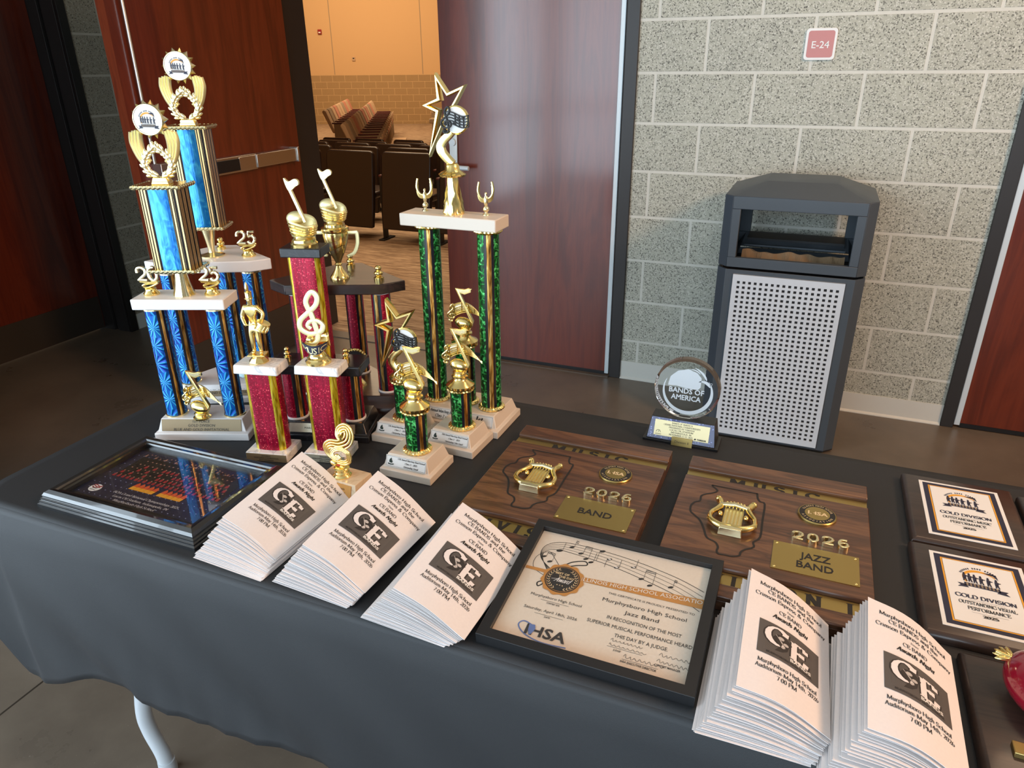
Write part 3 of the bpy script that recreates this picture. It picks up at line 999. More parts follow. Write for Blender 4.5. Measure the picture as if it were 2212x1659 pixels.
g = G()
g.plate(rrect(-0.0565, 0.0565, -0.0565, 0.0565, 0.012), -0.006, 0.0, 'sign_white')
sg = g.build('room_sign', bevel=0.001)
sg.location = (0.636, -0.0005, 1.523)
tag(sg, 'square pale red E-24 room sign with a white border on the block wall', 'sign')
g = G()
P = plane((0, -0.0062, 0), (1, 0, 0), (0, 0, 1))
pp = rrect(-0.0475, 0.0475, -0.0475, 0.0475, 0.009)
g.poly(pp, 'sign_red', P)
sans(g, 'E-24', 0.0, -0.014, 0.026, 'sign_white', plane((0, -0.0068, 0), (1, 0, 0), (0, 0, 1)), width=0.063, bold=0.015)
g.build('sign_face', sg, smooth=0)

# ------------------------------------------------------------------ the auditorium behind the doors
def hall_floor_z(y):
    if y < 2.4:
        return 0.0
    if y < 6.3:
        return -0.33 * (y - 2.4) / 3.9
    return -0.33


g = G()
ys = [0.03, 2.4, 3.3, 4.2, 5.1, 6.3, 12, 24]
for a, b in zip(ys[:-1], ys[1:]):
    za, zb = hall_floor_z(a), hall_floor_z(b)
    g.add([(-22, a, za), (6, a, za), (6, b, zb), (-22, b, zb)], [(0, 1, 2, 3)], 'carpet')
struct(g.build('floor_hall', smooth=0))
g = G()
g.box(-0.6, 24, 0.0, 0.3, -0.2, 1.6256, 'hall_block')
g.box(-3, 27, 0.0, 0.3, 1.6256, 6.6, 'tan_wall')
for x in (0.5, 3.41, 7.2):
    g.box(x - 0.012, x + 0.012, -0.003, 0.01, 1.64, 6.6, 'seat_grey')
hw = struct(g.build('wall_hall_back', smooth=0))
hw.location = (-14.945, 18.105, -0.44)
hw.rotation_euler = (0, 0, R(20))
g = G()
g.box(-20.0, -19.8, 0.2, 26, -0.4, 6.2, 'tan_wall')
struct(g.build('wall_hall_left', smooth=0))
g = G()
g.box(3.0, 3.2, 0.2, 26, -0.4, 6.2, 'tan_wall')
struct(g.build('wall_hall_right', smooth=0))
g = G()
g.box(-20, 3, 0.2, 0.25, 3.42, 6.2, 'tan_wall')
g.box(-20, -3.3, 0.2, 0.25, -0.1, 3.42, 'tan_wall')
struct(g.build('wall_hall_front', smooth=0))
g = G()
g.box(-20, 3.2, 0.2, 27, 6.0, 6.1, 'ceil')
struct(g.build('ceiling_hall', smooth=0))
M_hw = Matrix.Translation((-14.945, 18.105, -0.44)) @ Matrix.Rotation(R(20), 4, 'Z')
t = thing('fire_alarm', 'small red fire alarm strobe high on the tan auditorium wall', 'alarm')
t.matrix_world = M_hw @ Matrix.Translation((0.147, -0.001, 2.91))
g = G()
g.box(-0.06, 0.06, -0.05, 0, -0.07, 0.07, 'alarm_red')
g.build('housing', t, bevel=0.008)
g = G()
g.box(-0.035, 0.035, -0.065, -0.05, -0.04, 0.0, 'white')
g.build('strobe_lens', t, bevel=0.006)
t = thing('wall_sensor', 'small cream sensor box on the tan auditorium wall above the block courses', 'sensor')
t.matrix_world = M_hw @ Matrix.Translation((1.17, -0.001, 2.11))
g = G()
g.box(-0.05, 0.05, -0.03, 0, -0.06, 0.06, 'seat_cream')
g.build('housing', t, bevel=0.006)
g = G()
g.box(-0.025, 0.025, -0.036, -0.03, 0.0, 0.03, 'seat_back')
g.build('sensor_window', t, smooth=0)


def make_seat_rear(name):
    """seat seen from behind: dark shell"""
    t = thing(name, None, 'seat')
    g = G()
    v = []
    prof = [(-0.235, 0.115), (-0.245, 0.3), (-0.247, 0.74), (-0.236, 0.765), (-0.21, 0.775)]
    out = [(x, z) for x, z in prof] + [(-x, z) for x, z in reversed(prof)]
    out = list(reversed(out))
    def bk(z):
        return 0.10 * (1 - z / 0.775) + 0.0
    g.loft([[(x, 0.045 + 0.13 * z - 0.09, z) for x, z in out], [(x, 0.13 * z - 0.09, z) for x, z in out]], 'seat_back')
    g.build('seat_back', t, bevel=0.012)
    g = G()
    g.box(-0.225, 0.225, 0.03, 0.42, 0.36, 0.42, 'seat_back')
    g.build('seat_pan', t, bevel=0.02)
    g = G()
    g.box(-0.295, -0.265, 0.02, 0.07, 0.0, 0.56, 'frame_black')
    g.box(-0.31, -0.25, -0.04, 0.16, 0.0, 0.012, 'frame_black')
    g.build('leg', t, bevel=0.004)
    g = G()
    g.box(-0.30, -0.262, 0.02, 0.36, 0.55, 0.575, 'seat_arm')
    g.build('armrest', t, bevel=0.008)
    return t


proto = make_seat_rear('auditorium_seat')
order = ['first', 'second', 'third', 'fourth', 'fifth']
rows = [(2.3, (-3.755, -3.185, -2.61, -2.035), 0.776), (3.3, (-4.35, -3.765, -3.175, -2.6), 0.694), (4.2, (-5.04, -4.455, -3.89, -3.31), 0.632),
        (5.1, (-5.94, -5.355, -4.77, -4.185, -3.6), 0.557), (6.3, (-6.16, -5.58, -4.91, -4.3), 0.466)]
first = True
for r_, (y, xs, zt) in enumerate(rows):
    for k, x in enumerate(xs):
        o = proto if first else copy_tree(proto)
        first = False
        o.location = (x, y, max(zt - 0.775, hall_floor_z(y)) + 0.0)
        o['label'] = 'dark seat, %s from the left in the %s row beyond the doorway' % (['first', 'second', 'third', 'fourth', 'fifth'][k], order[r_])
        o['group'] = 'dark seats with their backs to the doorway'
        tag(o, cat='seat')


def make_seat_side(cloth):
    """seat facing +x, row direction along y"""
    t = thing('fan_row_seat', None, 'seat')
    g = G()
    g.loft([[(0.0 + x, -0.24, z) for x, z in ((0.12, 0.40), (0.06, 0.40), (-0.14, 0.86), (-0.10, 0.90), (-0.05, 0.86))],
            [(0.0 + x, 0.24, z) for x, z in ((0.12, 0.40), (0.06, 0.40), (-0.14, 0.86), (-0.10, 0.90), (-0.05, 0.86))]], cloth)
    g.build('seat_back', t, bevel=0.02)
    g = G()
    g.box(0.1, 0.5, -0.235, 0.235, 0.34, 0.46, cloth)
    g.build('seat_pan', t, bevel=0.02)
    g = G()
    g.box(0.06, 0.44, -0.30, -0.25, 0.60, 0.63, 'seat_arm')
    g.build('armrest', t, bevel=0.006)
    g = G()
    g.box(0.10, 0.50, -0.295, -0.255, 0.0, 0.60, 'seat_grey')
    g.box(0.49, 0.52, -0.30, -0.25, 0.50, 0.62, 'seat_cream')
    g.build('standard', t, bevel=0.01)
    return t


sp = [make_seat_side(c) for c in ('seat_cream', 'seat_grey', 'seat_rose')]
used = set()
fr = [((-6.95, 7.85), (-11.15, 15.3), 15, 'nearer'), ((-9.75, 11.2), (-12.5, 16.1), 10, 'farther')]
for (a, b, n, nm) in fr:
    ang = math.atan2(b[1] - a[1], b[0] - a[0])
    for i in range(n):
        c = (0, 1, 0, 2, 0, 0, 1, 2, 0, 2, 0, 1, 2, 0, 0)[i]
        if c in used:
            o = copy_tree(sp[c])
        else:
            o = sp[c]
            used.add(c)
        f_ = i / (n - 1)
        o.location = (a[0] + (b[0] - a[0]) * f_, a[1] + (b[1] - a[1]) * f_, -0.33)
        o.rotation_euler = (0, 0, ang - PI / 2)
        o['label'] = '%s seat in the %s fanned row, place %d from the doorway end' % (('cream', 'taupe', 'rose')[c], nm, i + 1)
        o['group'] = 'upholstered seats in the %s fanned row' % nm
for x, y, s_ in ((-8.95, 15.5, 'left'), (-8.1, 15.0, 'right')):
    o = copy_tree(sp[1])
    o.location = (x, y, -0.33)
    o.rotation_euler = (0, 0, R(200))
    o['label'] = '%s of two tilted seats by the far wall behind the star' % s_
    o['group'] = 'pair of seats by the far wall'
g = G()
g.box(-0.5, 0.5, -0.9, 0.9, 0, 0.012, 'seat_cream')
o = g.build('floor_mat', smooth=0)
o.location = (-9.75, 13.5, -0.33)
o.rotation_euler = (0, 0, R(28))
tag(o, 'flat cream mat on the auditorium carpet beside the nearer fanned row', 'mat')

# ------------------------------------------------------------------ litter bin
t = thing('litter_bin', 'dark grey square litter bin with perforated aluminium front against the block wall', 'bin', (0.655, -0.27, 0))


def octa(w, d, c):
    w, d = w / 2, d / 2
    return [(-w + c, -d), (w - c, -d), (w, -d + c), (w, d - c), (w - c, d), (-w + c, d), (-w, d - c), (-w, -d + c)]


g = G()
o8 = octa(0.53, 0.40, 0.034)
g.loft([[(x, y, 0.015) for x, y in o8], [(x, y, 0.728) for x, y in o8], [(x * 0.97, y * 0.97, 0.728) for x, y in o8], [(x * 0.97, y * 0.97, 0.70) for x, y in o8]], 'bin_grey', caps=False)
g.prism(o8, 0.01, 0.016, 'bin_black')
g.prism(octa(0.515, 0.385, 0.03), 0.70, 0.702, 'bin_black')
g.build('body', t, bevel=0.003)
g = G()                                       # perforated panel: a real grid of square holes
nx, nz = 18, 33
px0, px1, pz0, pz1 = -0.2015, 0.2015, 0.022, 0.712
hx0, hx1, hz0, hz1 = -0.188, 0.188, 0.045, 0.690
h = 0.0052
xs = [px0]
for i in range(nx):
    c = hx0 + (i + 0.5) * (hx1 - hx0) / nx
    xs += [c - h, c + h]
xs.append(px1)
zs = [pz0]
for i in range(nz):
    c = hz0 + (i + 0.5) * (hz1 - hz0) / nz
    zs += [c - h, c + h]
zs.append(pz1)
yf = -0.2045
vid = {}
vs, fs = [], []


def vtx(i, j, y):
    k = (i, j, y)
    if k not in vid:
        vid[k] = len(vs)
        vs.append((xs[i], y, zs[j]))
    return vid[k]


for i in range(len(xs) - 1):
    for j in range(len(zs) - 1):
        if i % 2 == 1 and j % 2 == 1:
            for (a, b), (c, d) in (((i, j), (i + 1, j)), ((i + 1, j), (i + 1, j + 1)), ((i + 1, j + 1), (i, j + 1)), ((i, j + 1), (i, j))):
                fs.append((vtx(a, b, yf), vtx(a, b, yf + 0.003), vtx(c, d, yf + 0.003), vtx(c, d, yf)))
        else:
            fs.append((vtx(i, j, yf), vtx(i + 1, j, yf), vtx(i + 1, j + 1, yf), vtx(i, j + 1, yf)))
g.add(vs, fs, 'alu')
g.box(px0, px1, yf + 0.003, yf + 0.0038, pz0, pz1, 'bin_black')  # black sheet stands in for the shade of the cavity behind the holes
for a in ((px0, px0 + 0.001, pz0, pz1), (px1 - 0.001, px1, pz0, pz1), (px0, px1, pz1 - 0.001, pz1), (px0, px1, pz0, pz0 + 0.001)):
    g.box(a[0], a[1], yf, yf + 0.0045, a[2], a[3], 'alu')
g.build('perforated_panel', t, smooth=0)
g = G()                                       # hood: walls around an opening that runs front to back
z0, z1 = 0.737, 1.005
w, d, c = 0.265, 0.2, 0.034
ox, oz0, oz1 = 0.2, 0.775, 0.958
for sy in (-1, 1):                            # front and back walls with a slot
    y0, y1 = (-d, -d + 0.022) if sy < 0 else (d - 0.022, d)
    zb = oz0 if sy < 0 else 0.80
    oxx = ox if sy < 0 else 0.185
    g.box(-w + c, w - c, y0, y1, z0, zb, 'bin_grey')
    g.box(-w + c, w - c, y0, y1, oz1, z1, 'bin_grey')
    g.box(-w + c, -oxx, y0, y1, zb, oz1, 'bin_grey')
    g.box(oxx, w - c, y0, y1, zb, oz1, 'bin_grey')
for sx in (-1, 1):
    x0, x1 = sorted((sx * w, sx * (w - 0.02)))
    g.box(x0, x1, -d + c, d - c, z0, z1, 'bin_grey')
    for sy in (-1, 1):
        q = [(sx * w, sy * (d - c)), (sx * (w - c), sy * d), (sx * (w - c), sy * (d - 0.022)), (sx * (w - 0.02), sy * (d - c))]
        if sx * sy > 0:
            pass
        else:
            q = list(reversed(q))
        g.prism(q, z0, z1, 'bin_grey')
a8 = [(x, y, z1) for x, y in octa(0.53, 0.40, 0.034)]
b8 = [(x, y + 0.015, 1.052) for x, y in octa(0.26, 0.235, 0.01)]
g.loft([a8, b8], 'bin_grey')
g.build('hood', t, bevel=0.002, smooth=20)
g = G()
g.box(-0.185, 0.185, 0.05, 0.178, 0.795, 0.803, 'bin_black')
g.box(-0.19, 0.19, 0.165, 0.178, 0.76, 0.80, 'bin_grey')
g.add([(-0.24, -0.175, 0.74), (-0.2, -0.175, 0.775), (-0.2, 0.17, 0.80), (-0.24, 0.17, 0.74)], [(0, 1, 2, 3)], 'bin_grey')
g.add([(0.24, -0.175, 0.74), (0.2, -0.175, 0.775), (0.2, 0.17, 0.80), (0.24, 0.17, 0.74)], [(3, 2, 1, 0)], 'bin_grey')
g.box(-0.19, 0.19, 0.02, 0.032, 0.775, 0.782, 'bin_grey')
g.build('inner_ledge', t, smooth=0)
g = G()
random.seed(3)


def lin_fn(u, v):
    x = -0.188 + 0.376 * u
    z = 0.728 + 0.050 * v + 0.003 * math.sin(u * 31) * v + 0.004 * math.sin(u * 13 + 1) * v
    y = -0.13 + 0.055 * v + 0.004 * math.sin(u * 47 + 3 * v) + 0.006 * math.sin(u * 19)
    return (x, y, z)


g.grid(lin_fn, 60, 8, 'liner')
g.grid(lambda u, v: (-0.188 + 0.376 * u, -0.075 + 0.05 * v + 0.004 * math.sin(u * 40) + 0.006 * math.sin(u * 19), 0.778 - 0.045 * v + 0.004 * math.sin(u * 13 + 1) + 0.003 * math.sin(u * 31)), 60, 4, 'liner')
g.build('bin_liner', t, smooth=60)

# ================================================================== folding table and its cloth
XL, XR, YF, YB = -0.655, 1.95, -2.66, -1.915
t = thing('folding_table', 'folding table with a pale bent leg under the black cloth', 'table', (0.65, -2.29, 0))
g = G()
g.box(XL + 0.01 - 0.65, XR - 0.65 - 0.01, YF + 2.29 + 0.01, YB + 2.29 - 0.01, T - 0.05, T - 0.004, 'table_top')
g.build('table_top', t, bevel=0.01)
for x in (XL + 0.19, XR - 0.19):
    for s in (-1, 1):
        g = G()
        yy = s * 0.275
        pts = catmull([(x - 0.65, yy * 0.75, T - 0.05), (x - 0.65, yy * 0.85, 0.5), (x - 0.65 - 0.002, yy * 0.97 + 0.0, 0.30), (x - 0.65 - 0.022, yy * 1.0, 0.18), (x - 0.65 - 0.02, yy * 1.0, 0.12), (x - 0.65, yy * 1.0, 0.06), (x - 0.65 + 0.005, yy, 0.012)], 5)
        g.tube(pts, 0.0165, 'leg_grey', 14)
        lg = g.build('leg', t)
        g = G()
        g.lathe([(0.0, 0.0), (0.019, 0.0), (0.0195, 0.005), (0.0185, 0.036), (0.0, 0.036)], 'leg_grey', (x - 0.65 + 0.005, yy), 18)
        g.build('foot_cap', lg)

random.seed(11)
g = G()
# perimeter path: front edge from right to left, around the left corner, left edge to the back
rad = 0.075
path = []
n_f = 120
for i in range(n_f + 1):
    path.append((XR + (XL + rad - XR) * i / n_f, YF, 0, -1))
for i in range(1, 31):
    a = R(-90 - 90 * i / 31)
    path.append((XL + rad + rad * math.cos(a), YF + rad + rad * math.sin(a), math.cos(a), math.sin(a)))
for i in range(0, 31):
    path.append((XL, YF + rad + (YB - YF - rad) * i / 30, -1, 0))
nv = 26
# plan position of the cloth edge, with a corner ear
verts, faces = [], []
arc = 0
for i, (x, y, nx_, ny_) in enumerate(path):
    if i:
        arc += math.hypot(x - path[i - 1][0], y - path[i - 1][1])
    dc = arc - (XR - XL - rad)                 # distance past the start of the left front corner
    sm = max(0.0, min(1.0, (dc - 0.035) / 0.03))
    sm = sm * sm * (3 - 2 * sm)
    dr_front = 0.325 + 0.004 * math.sin(arc * 3.1 + 0.4) + 0.085 * math.exp(-((dc - 0.03) / 0.13) ** 2)
    dr = dr_front * (1 - sm) + (0.265 + 0.02 * math.sin(dc * 9)) * sm
    valley = math.exp(-((dc - 0.075) / 0.03) ** 2)
    for j in range(nv + 1):
        v = j / nv
        drop = dr * v
        fl = 0.018 * v + 0.006 * math.sin(v * 4)
        # diagonal tension folds running down to the right from the corner
        q = arc + 1.1 * v * 0.36
        am = 0.008 * v * (0.3 + 0.7 * math.exp(-((dc + 0.35) / 0.55) ** 2))
        fl += am * (math.sin(q * 13.0) + 0.6 * math.sin(q * 29.0 + 1.3)) + 0.0022 * v * math.sin(arc * 75 + 3 * math.sin(arc * 9)) * v * v
        fl += 0.004 * v - 0.012 * v * math.exp(-((dc - 0.03) / 0.02) ** 2)
        ear = 0.15 * math.exp(-((dc - 0.085) / 0.032) ** 2) * v ** 0.8
        rnd = 0.006
        bend = min(1.0, v * 9)
        verts.append((x + nx_ * (fl + rnd * bend) - 0.96 * ear, y + ny_ * (fl + rnd * bend) - 0.28 * ear, T - drop - 0.004 * bend * (1 - math.cos(bend * 1.5))))
        
cols = len(path)
for i in range(cols - 1):
    for j in range(nv):
        a = i * (nv + 1) + j
        faces.append((a, a + nv + 1, a + nv + 2, a + 1))
g.add(verts, faces, 'cloth')
# the hem: a narrow doubled band
# top
tv, tf = [], []
NX, NY = 150, 44
for j in range(NY + 1):
    for i in range(NX + 1):
        x = XL + (XR - XL) * i / NX
        y = YF + (YB - YF) * j / NY
        z = T
        if x < XL + rad and y < YF + rad:
            q = Vector((x - XL - rad, y - YF - rad))
            m_ = max(abs(q.x), abs(q.y))
            if q.length > 1e-9:
                q = q.normalized() * m_
            x, y = XL + rad + q.x, YF + rad + q.y
        tv.append((x, y, z))
for j in range(NY):
    for i in range(NX):
        a = j * (NX + 1) + i
        tf.append((a, a + 1, a + NX + 2, a + NX + 1))
g.add(tv, tf, 'cloth')
# back overhang
bv = []
for i in range(61):
    for j in range(7):
        x = XL + (XR - XL) * i / 60
        bv.append((x, YB + 0.006 * min(1, j) + 0.01 * j / 6 * (1 + math.sin(x * 17)), T - 0.3 * j / 6))
g.add(bv, [(i * 7 + j, i * 7 + 7 + j, i * 7 + 8 + j, i * 7 + j + 1) for i in range(60) for j in range(6)], 'cloth')
cloth = g.build('tablecloth', smooth=70)
sol = cloth.modifiers.new('thickness', 'SOLIDIFY')
sol.thickness = 0.0012
sol.offset = -1
tag(cloth, 'plain black polyester tablecloth draped over the folding table', 'tablecloth')


# ================================================================== trophy pieces
def cyl_poly(n=48):
    return [(2 * PI * i / n) for i in range(n)]


def column(parent, x, y, z0, z1, rx, ry, foil, stripes, rz=0.0, gw=0.24, bw=0.52, gold='stripe_gold', black='stripe_black', name='column', rot=0.0, collar=None):
    """tube of patterned foil with vertical stripes; stripes are angles in the trophy's own frame"""
    g = G()
    n = 72
    c_, s_ = math.cos(rot), math.sin(rot)
    def pt(a, z):
        # super-ellipse for the oval columns
        if rx != ry:
            ca, sa = math.cos(a), math.sin(a)
            e = 0.62
            px = rx * math.copysign(abs(ca) ** e, ca)
            py = ry * math.copysign(abs(sa) ** e, sa)
        else:
            px, py = rx * math.cos(a), ry * math.sin(a)
        return (x + px * c_ - py * s_, y + px * s_ + py * c_, z)
    per = [0]
    for i in range(n):
        a, b = pt(2 * PI * i / n, 0), pt(2 * PI * (i + 1) / n, 0)
        per.append(per[-1] + math.dist(a, b))
    for i in range(n):
        a, b = 2 * PI * i / n, 2 * PI * (i + 1) / n
        mid = (a + b) / 2
        k = foil
        for st in stripes:
            w_ = 1.0
            if isinstance(st, tuple):
                st, w_ = st
            dd = abs((mid - st + PI) % (2 * PI) - PI)
            if dd < gw * w_ / 2 + 1e-6:
                k = gold
                break
            if dd < bw * w_ / 2 + 1e-6 and black:
                k = black
        g.add([pt(a, z0), pt(b, z0), pt(b, z1), pt(a, z1)], [(0, 1, 2, 3)], k,
              [[(per[i], z0), (per[i + 1], z0), (per[i + 1], z1), (per[i], z1)]])
    # weld for smooth shading
    o = g.build(name, parent, smooth=0)
    bm = bmesh.new()
    bm.from_mesh(o.data)
    bmesh.ops.remove_doubles(bm, verts=bm.verts, dist=1e-6)
    bm.to_mesh(o.data)
    bm.free()
    o.data.shade_smooth()
    if collar:
        for zc, up in ((z0, 1), (z1, -1)):
            g = G()
            if collar == 'gear':
                g.lathe([(rx * 1.0, zc), (rx * 1.28, zc + 0.001 * up), (rx * 1.3, zc + 0.004 * up), (rx * 1.12, zc + 0.008 * up), (rx * 1.02, zc + 0.0085 * up)], 'gold', (x, y), 96, flute=24, amp=0.035)
            else:
                g.lathe([(rx * 1.0, zc), (rx * 1.1, zc), (rx * 1.1, zc + 0.003 * up), (rx * 1.01, zc + 0.004 * up)], collar, (x, y), 40)
            g.build('collar', o)
    return o


def step_base(parent, w, d, h, mat, inset=0.012, lip=0.35, name='base'):
    """moulded base: a low plinth, then sloping sides to a smaller top"""
    g = G()
    a = (-w / 2, w / 2, -d / 2, d / 2)
    i2 = inset * 0.45
    b = (-w / 2 + i2, w / 2 - i2, -d / 2 + i2, d / 2 - i2)
    c = (-w / 2 + inset, w / 2 - inset, -d / 2 + inset, d / 2 - inset)
    rr = lambda q, z: [(q[0], q[2], z), (q[1], q[2], z), (q[1], q[3], z), (q[0], q[3], z)]
    g.loft([rr(a, 0), rr(a, h * lip), rr(b, h * (lip + 0.07)), rr(c, h)], mat)
    return g.build(name, parent, bevel=0.0015)


def base_face(w, d, h, inset=0.012, lip=0.35):
    """plane of the sloping front of a step base: origin at its lower middle; returns P, height"""
    i2 = inset * 0.45
    za, zb = h * (lip + 0.07), h
    ya, yb = -d / 2 + i2, -d / 2 + inset
    return (0, ya, za), (0, yb - ya, zb - za), math.hypot(yb - ya, zb - za)


def gold_foot(g, r, z0, h, mat='gold', c=(0, 0)):
    g.lathe([(0.0, z0), (r, z0), (r * 1.02, z0 + h * 0.18), (r * 0.86, z0 + h * 0.3), (r * 0.86, z0 + h * 0.42), (r * 0.72, z0 + h * 0.5), (r * 0.70, z0 + h * 0.62), (r * 0.55, z0 + h * 0.8), (r * 0.4, z0 + h), (0.0, z0 + h)], mat, c, 28)


def finial(parent, x, y, z, h, r):
    g = G()
    g.lathe([(0, 0), (r, 0), (r, h * 0.2), (r * 0.45, h * 0.28), (r * 0.8, h * 0.38), (r * 0.95, h * 0.48), (r * 0.8, h * 0.58), (r * 0.4, h * 0.64), (r * 0.62, h * 0.74), (r * 0.7, h * 0.84), (r * 0.5, h * 0.95), (0, h)], 'gold', (0, 0), 18)
    o = g.build('finial', parent, smooth=60)
    o.location = (x, y, z)
    return o


def note_football(parent, z0, s=1.0, name='note_figure', rz=0.0, xy=(0, 0)):
    """gold eighth note with an oval head inside a curling music band"""
    f = thing(name, None, None)
    f.parent = parent
    f.location = (xy[0], xy[1], z0)
    f.rotation_euler = (0, 0, rz)
    f.scale = (s, s, s)
    g = G()
    g.lathe([(0, 0), (0.0255, 0), (0.026, 0.005), (0.0225, 0.008), (0.022, 0.013), (0.018, 0.016), (0.017, 0.020), (0, 0.020)], 'gold', (0, 0), 32)
    o1 = g.build('figure_foot', f)
    g = G()                                   # open band: wide arc around the back, ends rising forward
    def band(u, v):
        a = R(-165 + 290 * u)
        r_ = 0.0225 + 0.006 * v
        lift = 0.010 * max(0.0, math.cos(a + R(150))) + 0.016 * max(0.0, math.sin(a - R(10)))
        return (r_ * math.cos(a) + 0.001, r_ * 0.74 * math.sin(a), 0.0185 + (0.022 + lift) * v)
    g.grid(band, 44, 4, 'satin_gold')
    for k in range(4):
        g.tube([tuple(Vector(band(i / 40, 0.2 + 0.2 * k)) + Vector((math.cos(R(-165 + 290 * i / 40)), math.sin(R(-165 + 290 * i / 40)), 0)) * 0.0006) for i in range(41)], 0.00035, 'gold', 4)
    for k in range(9):
        u = 0.06 + 0.05 * k
        a = R(-165 + 290 * u)
        p = Vector(band(u, 0.35 + 0.12 * (k % 4))) + Vector((math.cos(a), math.sin(a), 0)) * 0.0006
        g.ball(tuple(p), 0.0012, 'gold', 6, 4)
    ob = g.build('music_band', f, smooth=60)
    so = ob.modifiers.new('thickness', 'SOLIDIFY')
    so.thickness = 0.002
    g = G()
    g.ball((-0.007, -0.007, 0.0535), (0.0185, 0.012, 0.0130), 'satin_gold', 24, 14, Matrix.Rotation(R(-6), 3, 'Y'))
    g.stroke([(0.0125, 0.047), (-0.0155, 0.122)], 0.0052, -0.013, -0.007, 'satin_gold', 0.0008)
    fl = catmull([(-0.0185, 0.127), (-0.010, 0.121), (0.002, 0.126), (0.009, 0.123), (0.009, 0.116), (0.002, 0.112), (-0.004, 0.107), (-0.0125, 0.106)], 4, True)
    g.plate(list(reversed(fl)), -0.014, -0.008, 'satin_gold')
    g.build('note', f, smooth=50)
    return f


CLEF = catmull([(-0.10, 0.10), (-0.14, 0.05), (-0.06, 0.0), (0.04, 0.05), (0.07, 0.20), (0.01, 0.55), (-0.06, 0.80), (0.0, 0.96), (0.07, 1.0), (0.13, 0.90), (0.09, 0.75), (-0.06, 0.60), (-0.19, 0.46), (-0.20, 0.30), (-0.06, 0.20), (0.12, 0.24), (0.17, 0.36), (0.09, 0.45), (-0.03, 0.44), (-0.08, 0.36), (-0.03, 0.30)], 6)


def note_sheet(parent, z0, s=1.0, name='note_figure', rz=0.0, xy=(0, 0)):
    """gold note leaning left, a waving sheet of music behind it and a small clef; total height 0.098"""
    f = thing(name, None, None)
    f.parent = parent
    f.location = (xy[0], xy[1], z0)
    f.rotation_euler = (0, 0, rz)
    f.scale = (s, s, s)
    g = G()
    g.lathe([(0, 0), (0.0165, 0), (0.0165, 0.003), (0.013, 0.005), (0.0125, 0.008), (0.014, 0.010), (0.011, 0.013), (0, 0.013)], 'gold', (0, 0), 26)
    g.build('figure_foot', f)
    g = G()
    g.ball((0.0, -0.001, 0.023), (0.0195, 0.0115, 0.0125), 'gold', 24, 14, Matrix.Rotation(R(14), 3, 'Y'))
    g.stroke([(0.016, 0.020), (0.0185, 0.027), (-0.012, 0.096)], [0.006, 0.0062, 0.0052], -0.0045, 0.002, 'gold', 0.001)
    fl = [(-0.0155, 0.0985), (-0.0095, 0.0895), (0.004, 0.0855), (0.0125, 0.089), (0.017, 0.0905), (0.0165, 0.0945), (0.0195, 0.0975), (0.012, 0.0985), (0.004, 0.0955)]
    g.plate(fl, -0.004, 0.001, 'gold')
    g.plate([(x * 0.8 + 0.0005, 0.0935 + (z - 0.0935) * 0.65) for x, z in fl], -0.0048, -0.004, 'pale_gold')
    g.build('note', f, smooth=50)
    g = G()
    def sheet(u, v):
        x = -0.030 + 0.075 * u
        top = 0.056 + 0.010 * math.sin(u * PI * 1.15) - 0.022 * u ** 3
        bot = 0.030 + 0.012 * math.sin(u * PI * 1.0) + 0.004 * u
        z = bot + (top - bot) * v
        return (x, 0.006 + 0.005 * math.sin(u * 5), z)
    g.grid(sheet, 24, 3, 'pale_gold')
    for k in range(6):
        g.tube([tuple(Vector(sheet(i / 24, k / 5)) + Vector((0, -0.001, 0))) for i in range(25)], 0.0008, 'gold', 5)
    for u in (0.12, 0.32, 0.52, 0.7, 0.85):
        g.tube([tuple(Vector(sheet(u, k / 4)) + Vector((0, -0.0012, 0))) for k in range(5)], 0.0006, 'gold', 5)
    ob = g.build('music_sheet', f, smooth=60)
    so = ob.modifiers.new('thickness', 'SOLIDIFY')
    so.thickness = 0.0016
    g = G()
    g.stroke([(-0.026 + x * 0.038, 0.026 + z * 0.036) for x, z in CLEF], 0.0028, -0.001, 0.005, 'gold', 0.0008)
    g.build('clef', f, smooth=50)
    return f


def star_pts(R_, r_, stretch=1.0, rot=0.0):
    out = []
    for k in range(10):
        a = R(90 + 36 * k) + rot
        q = R_ if k % 2 == 0 else r_
        out.append([q * math.cos(a), q * math.sin(a)])
    return out


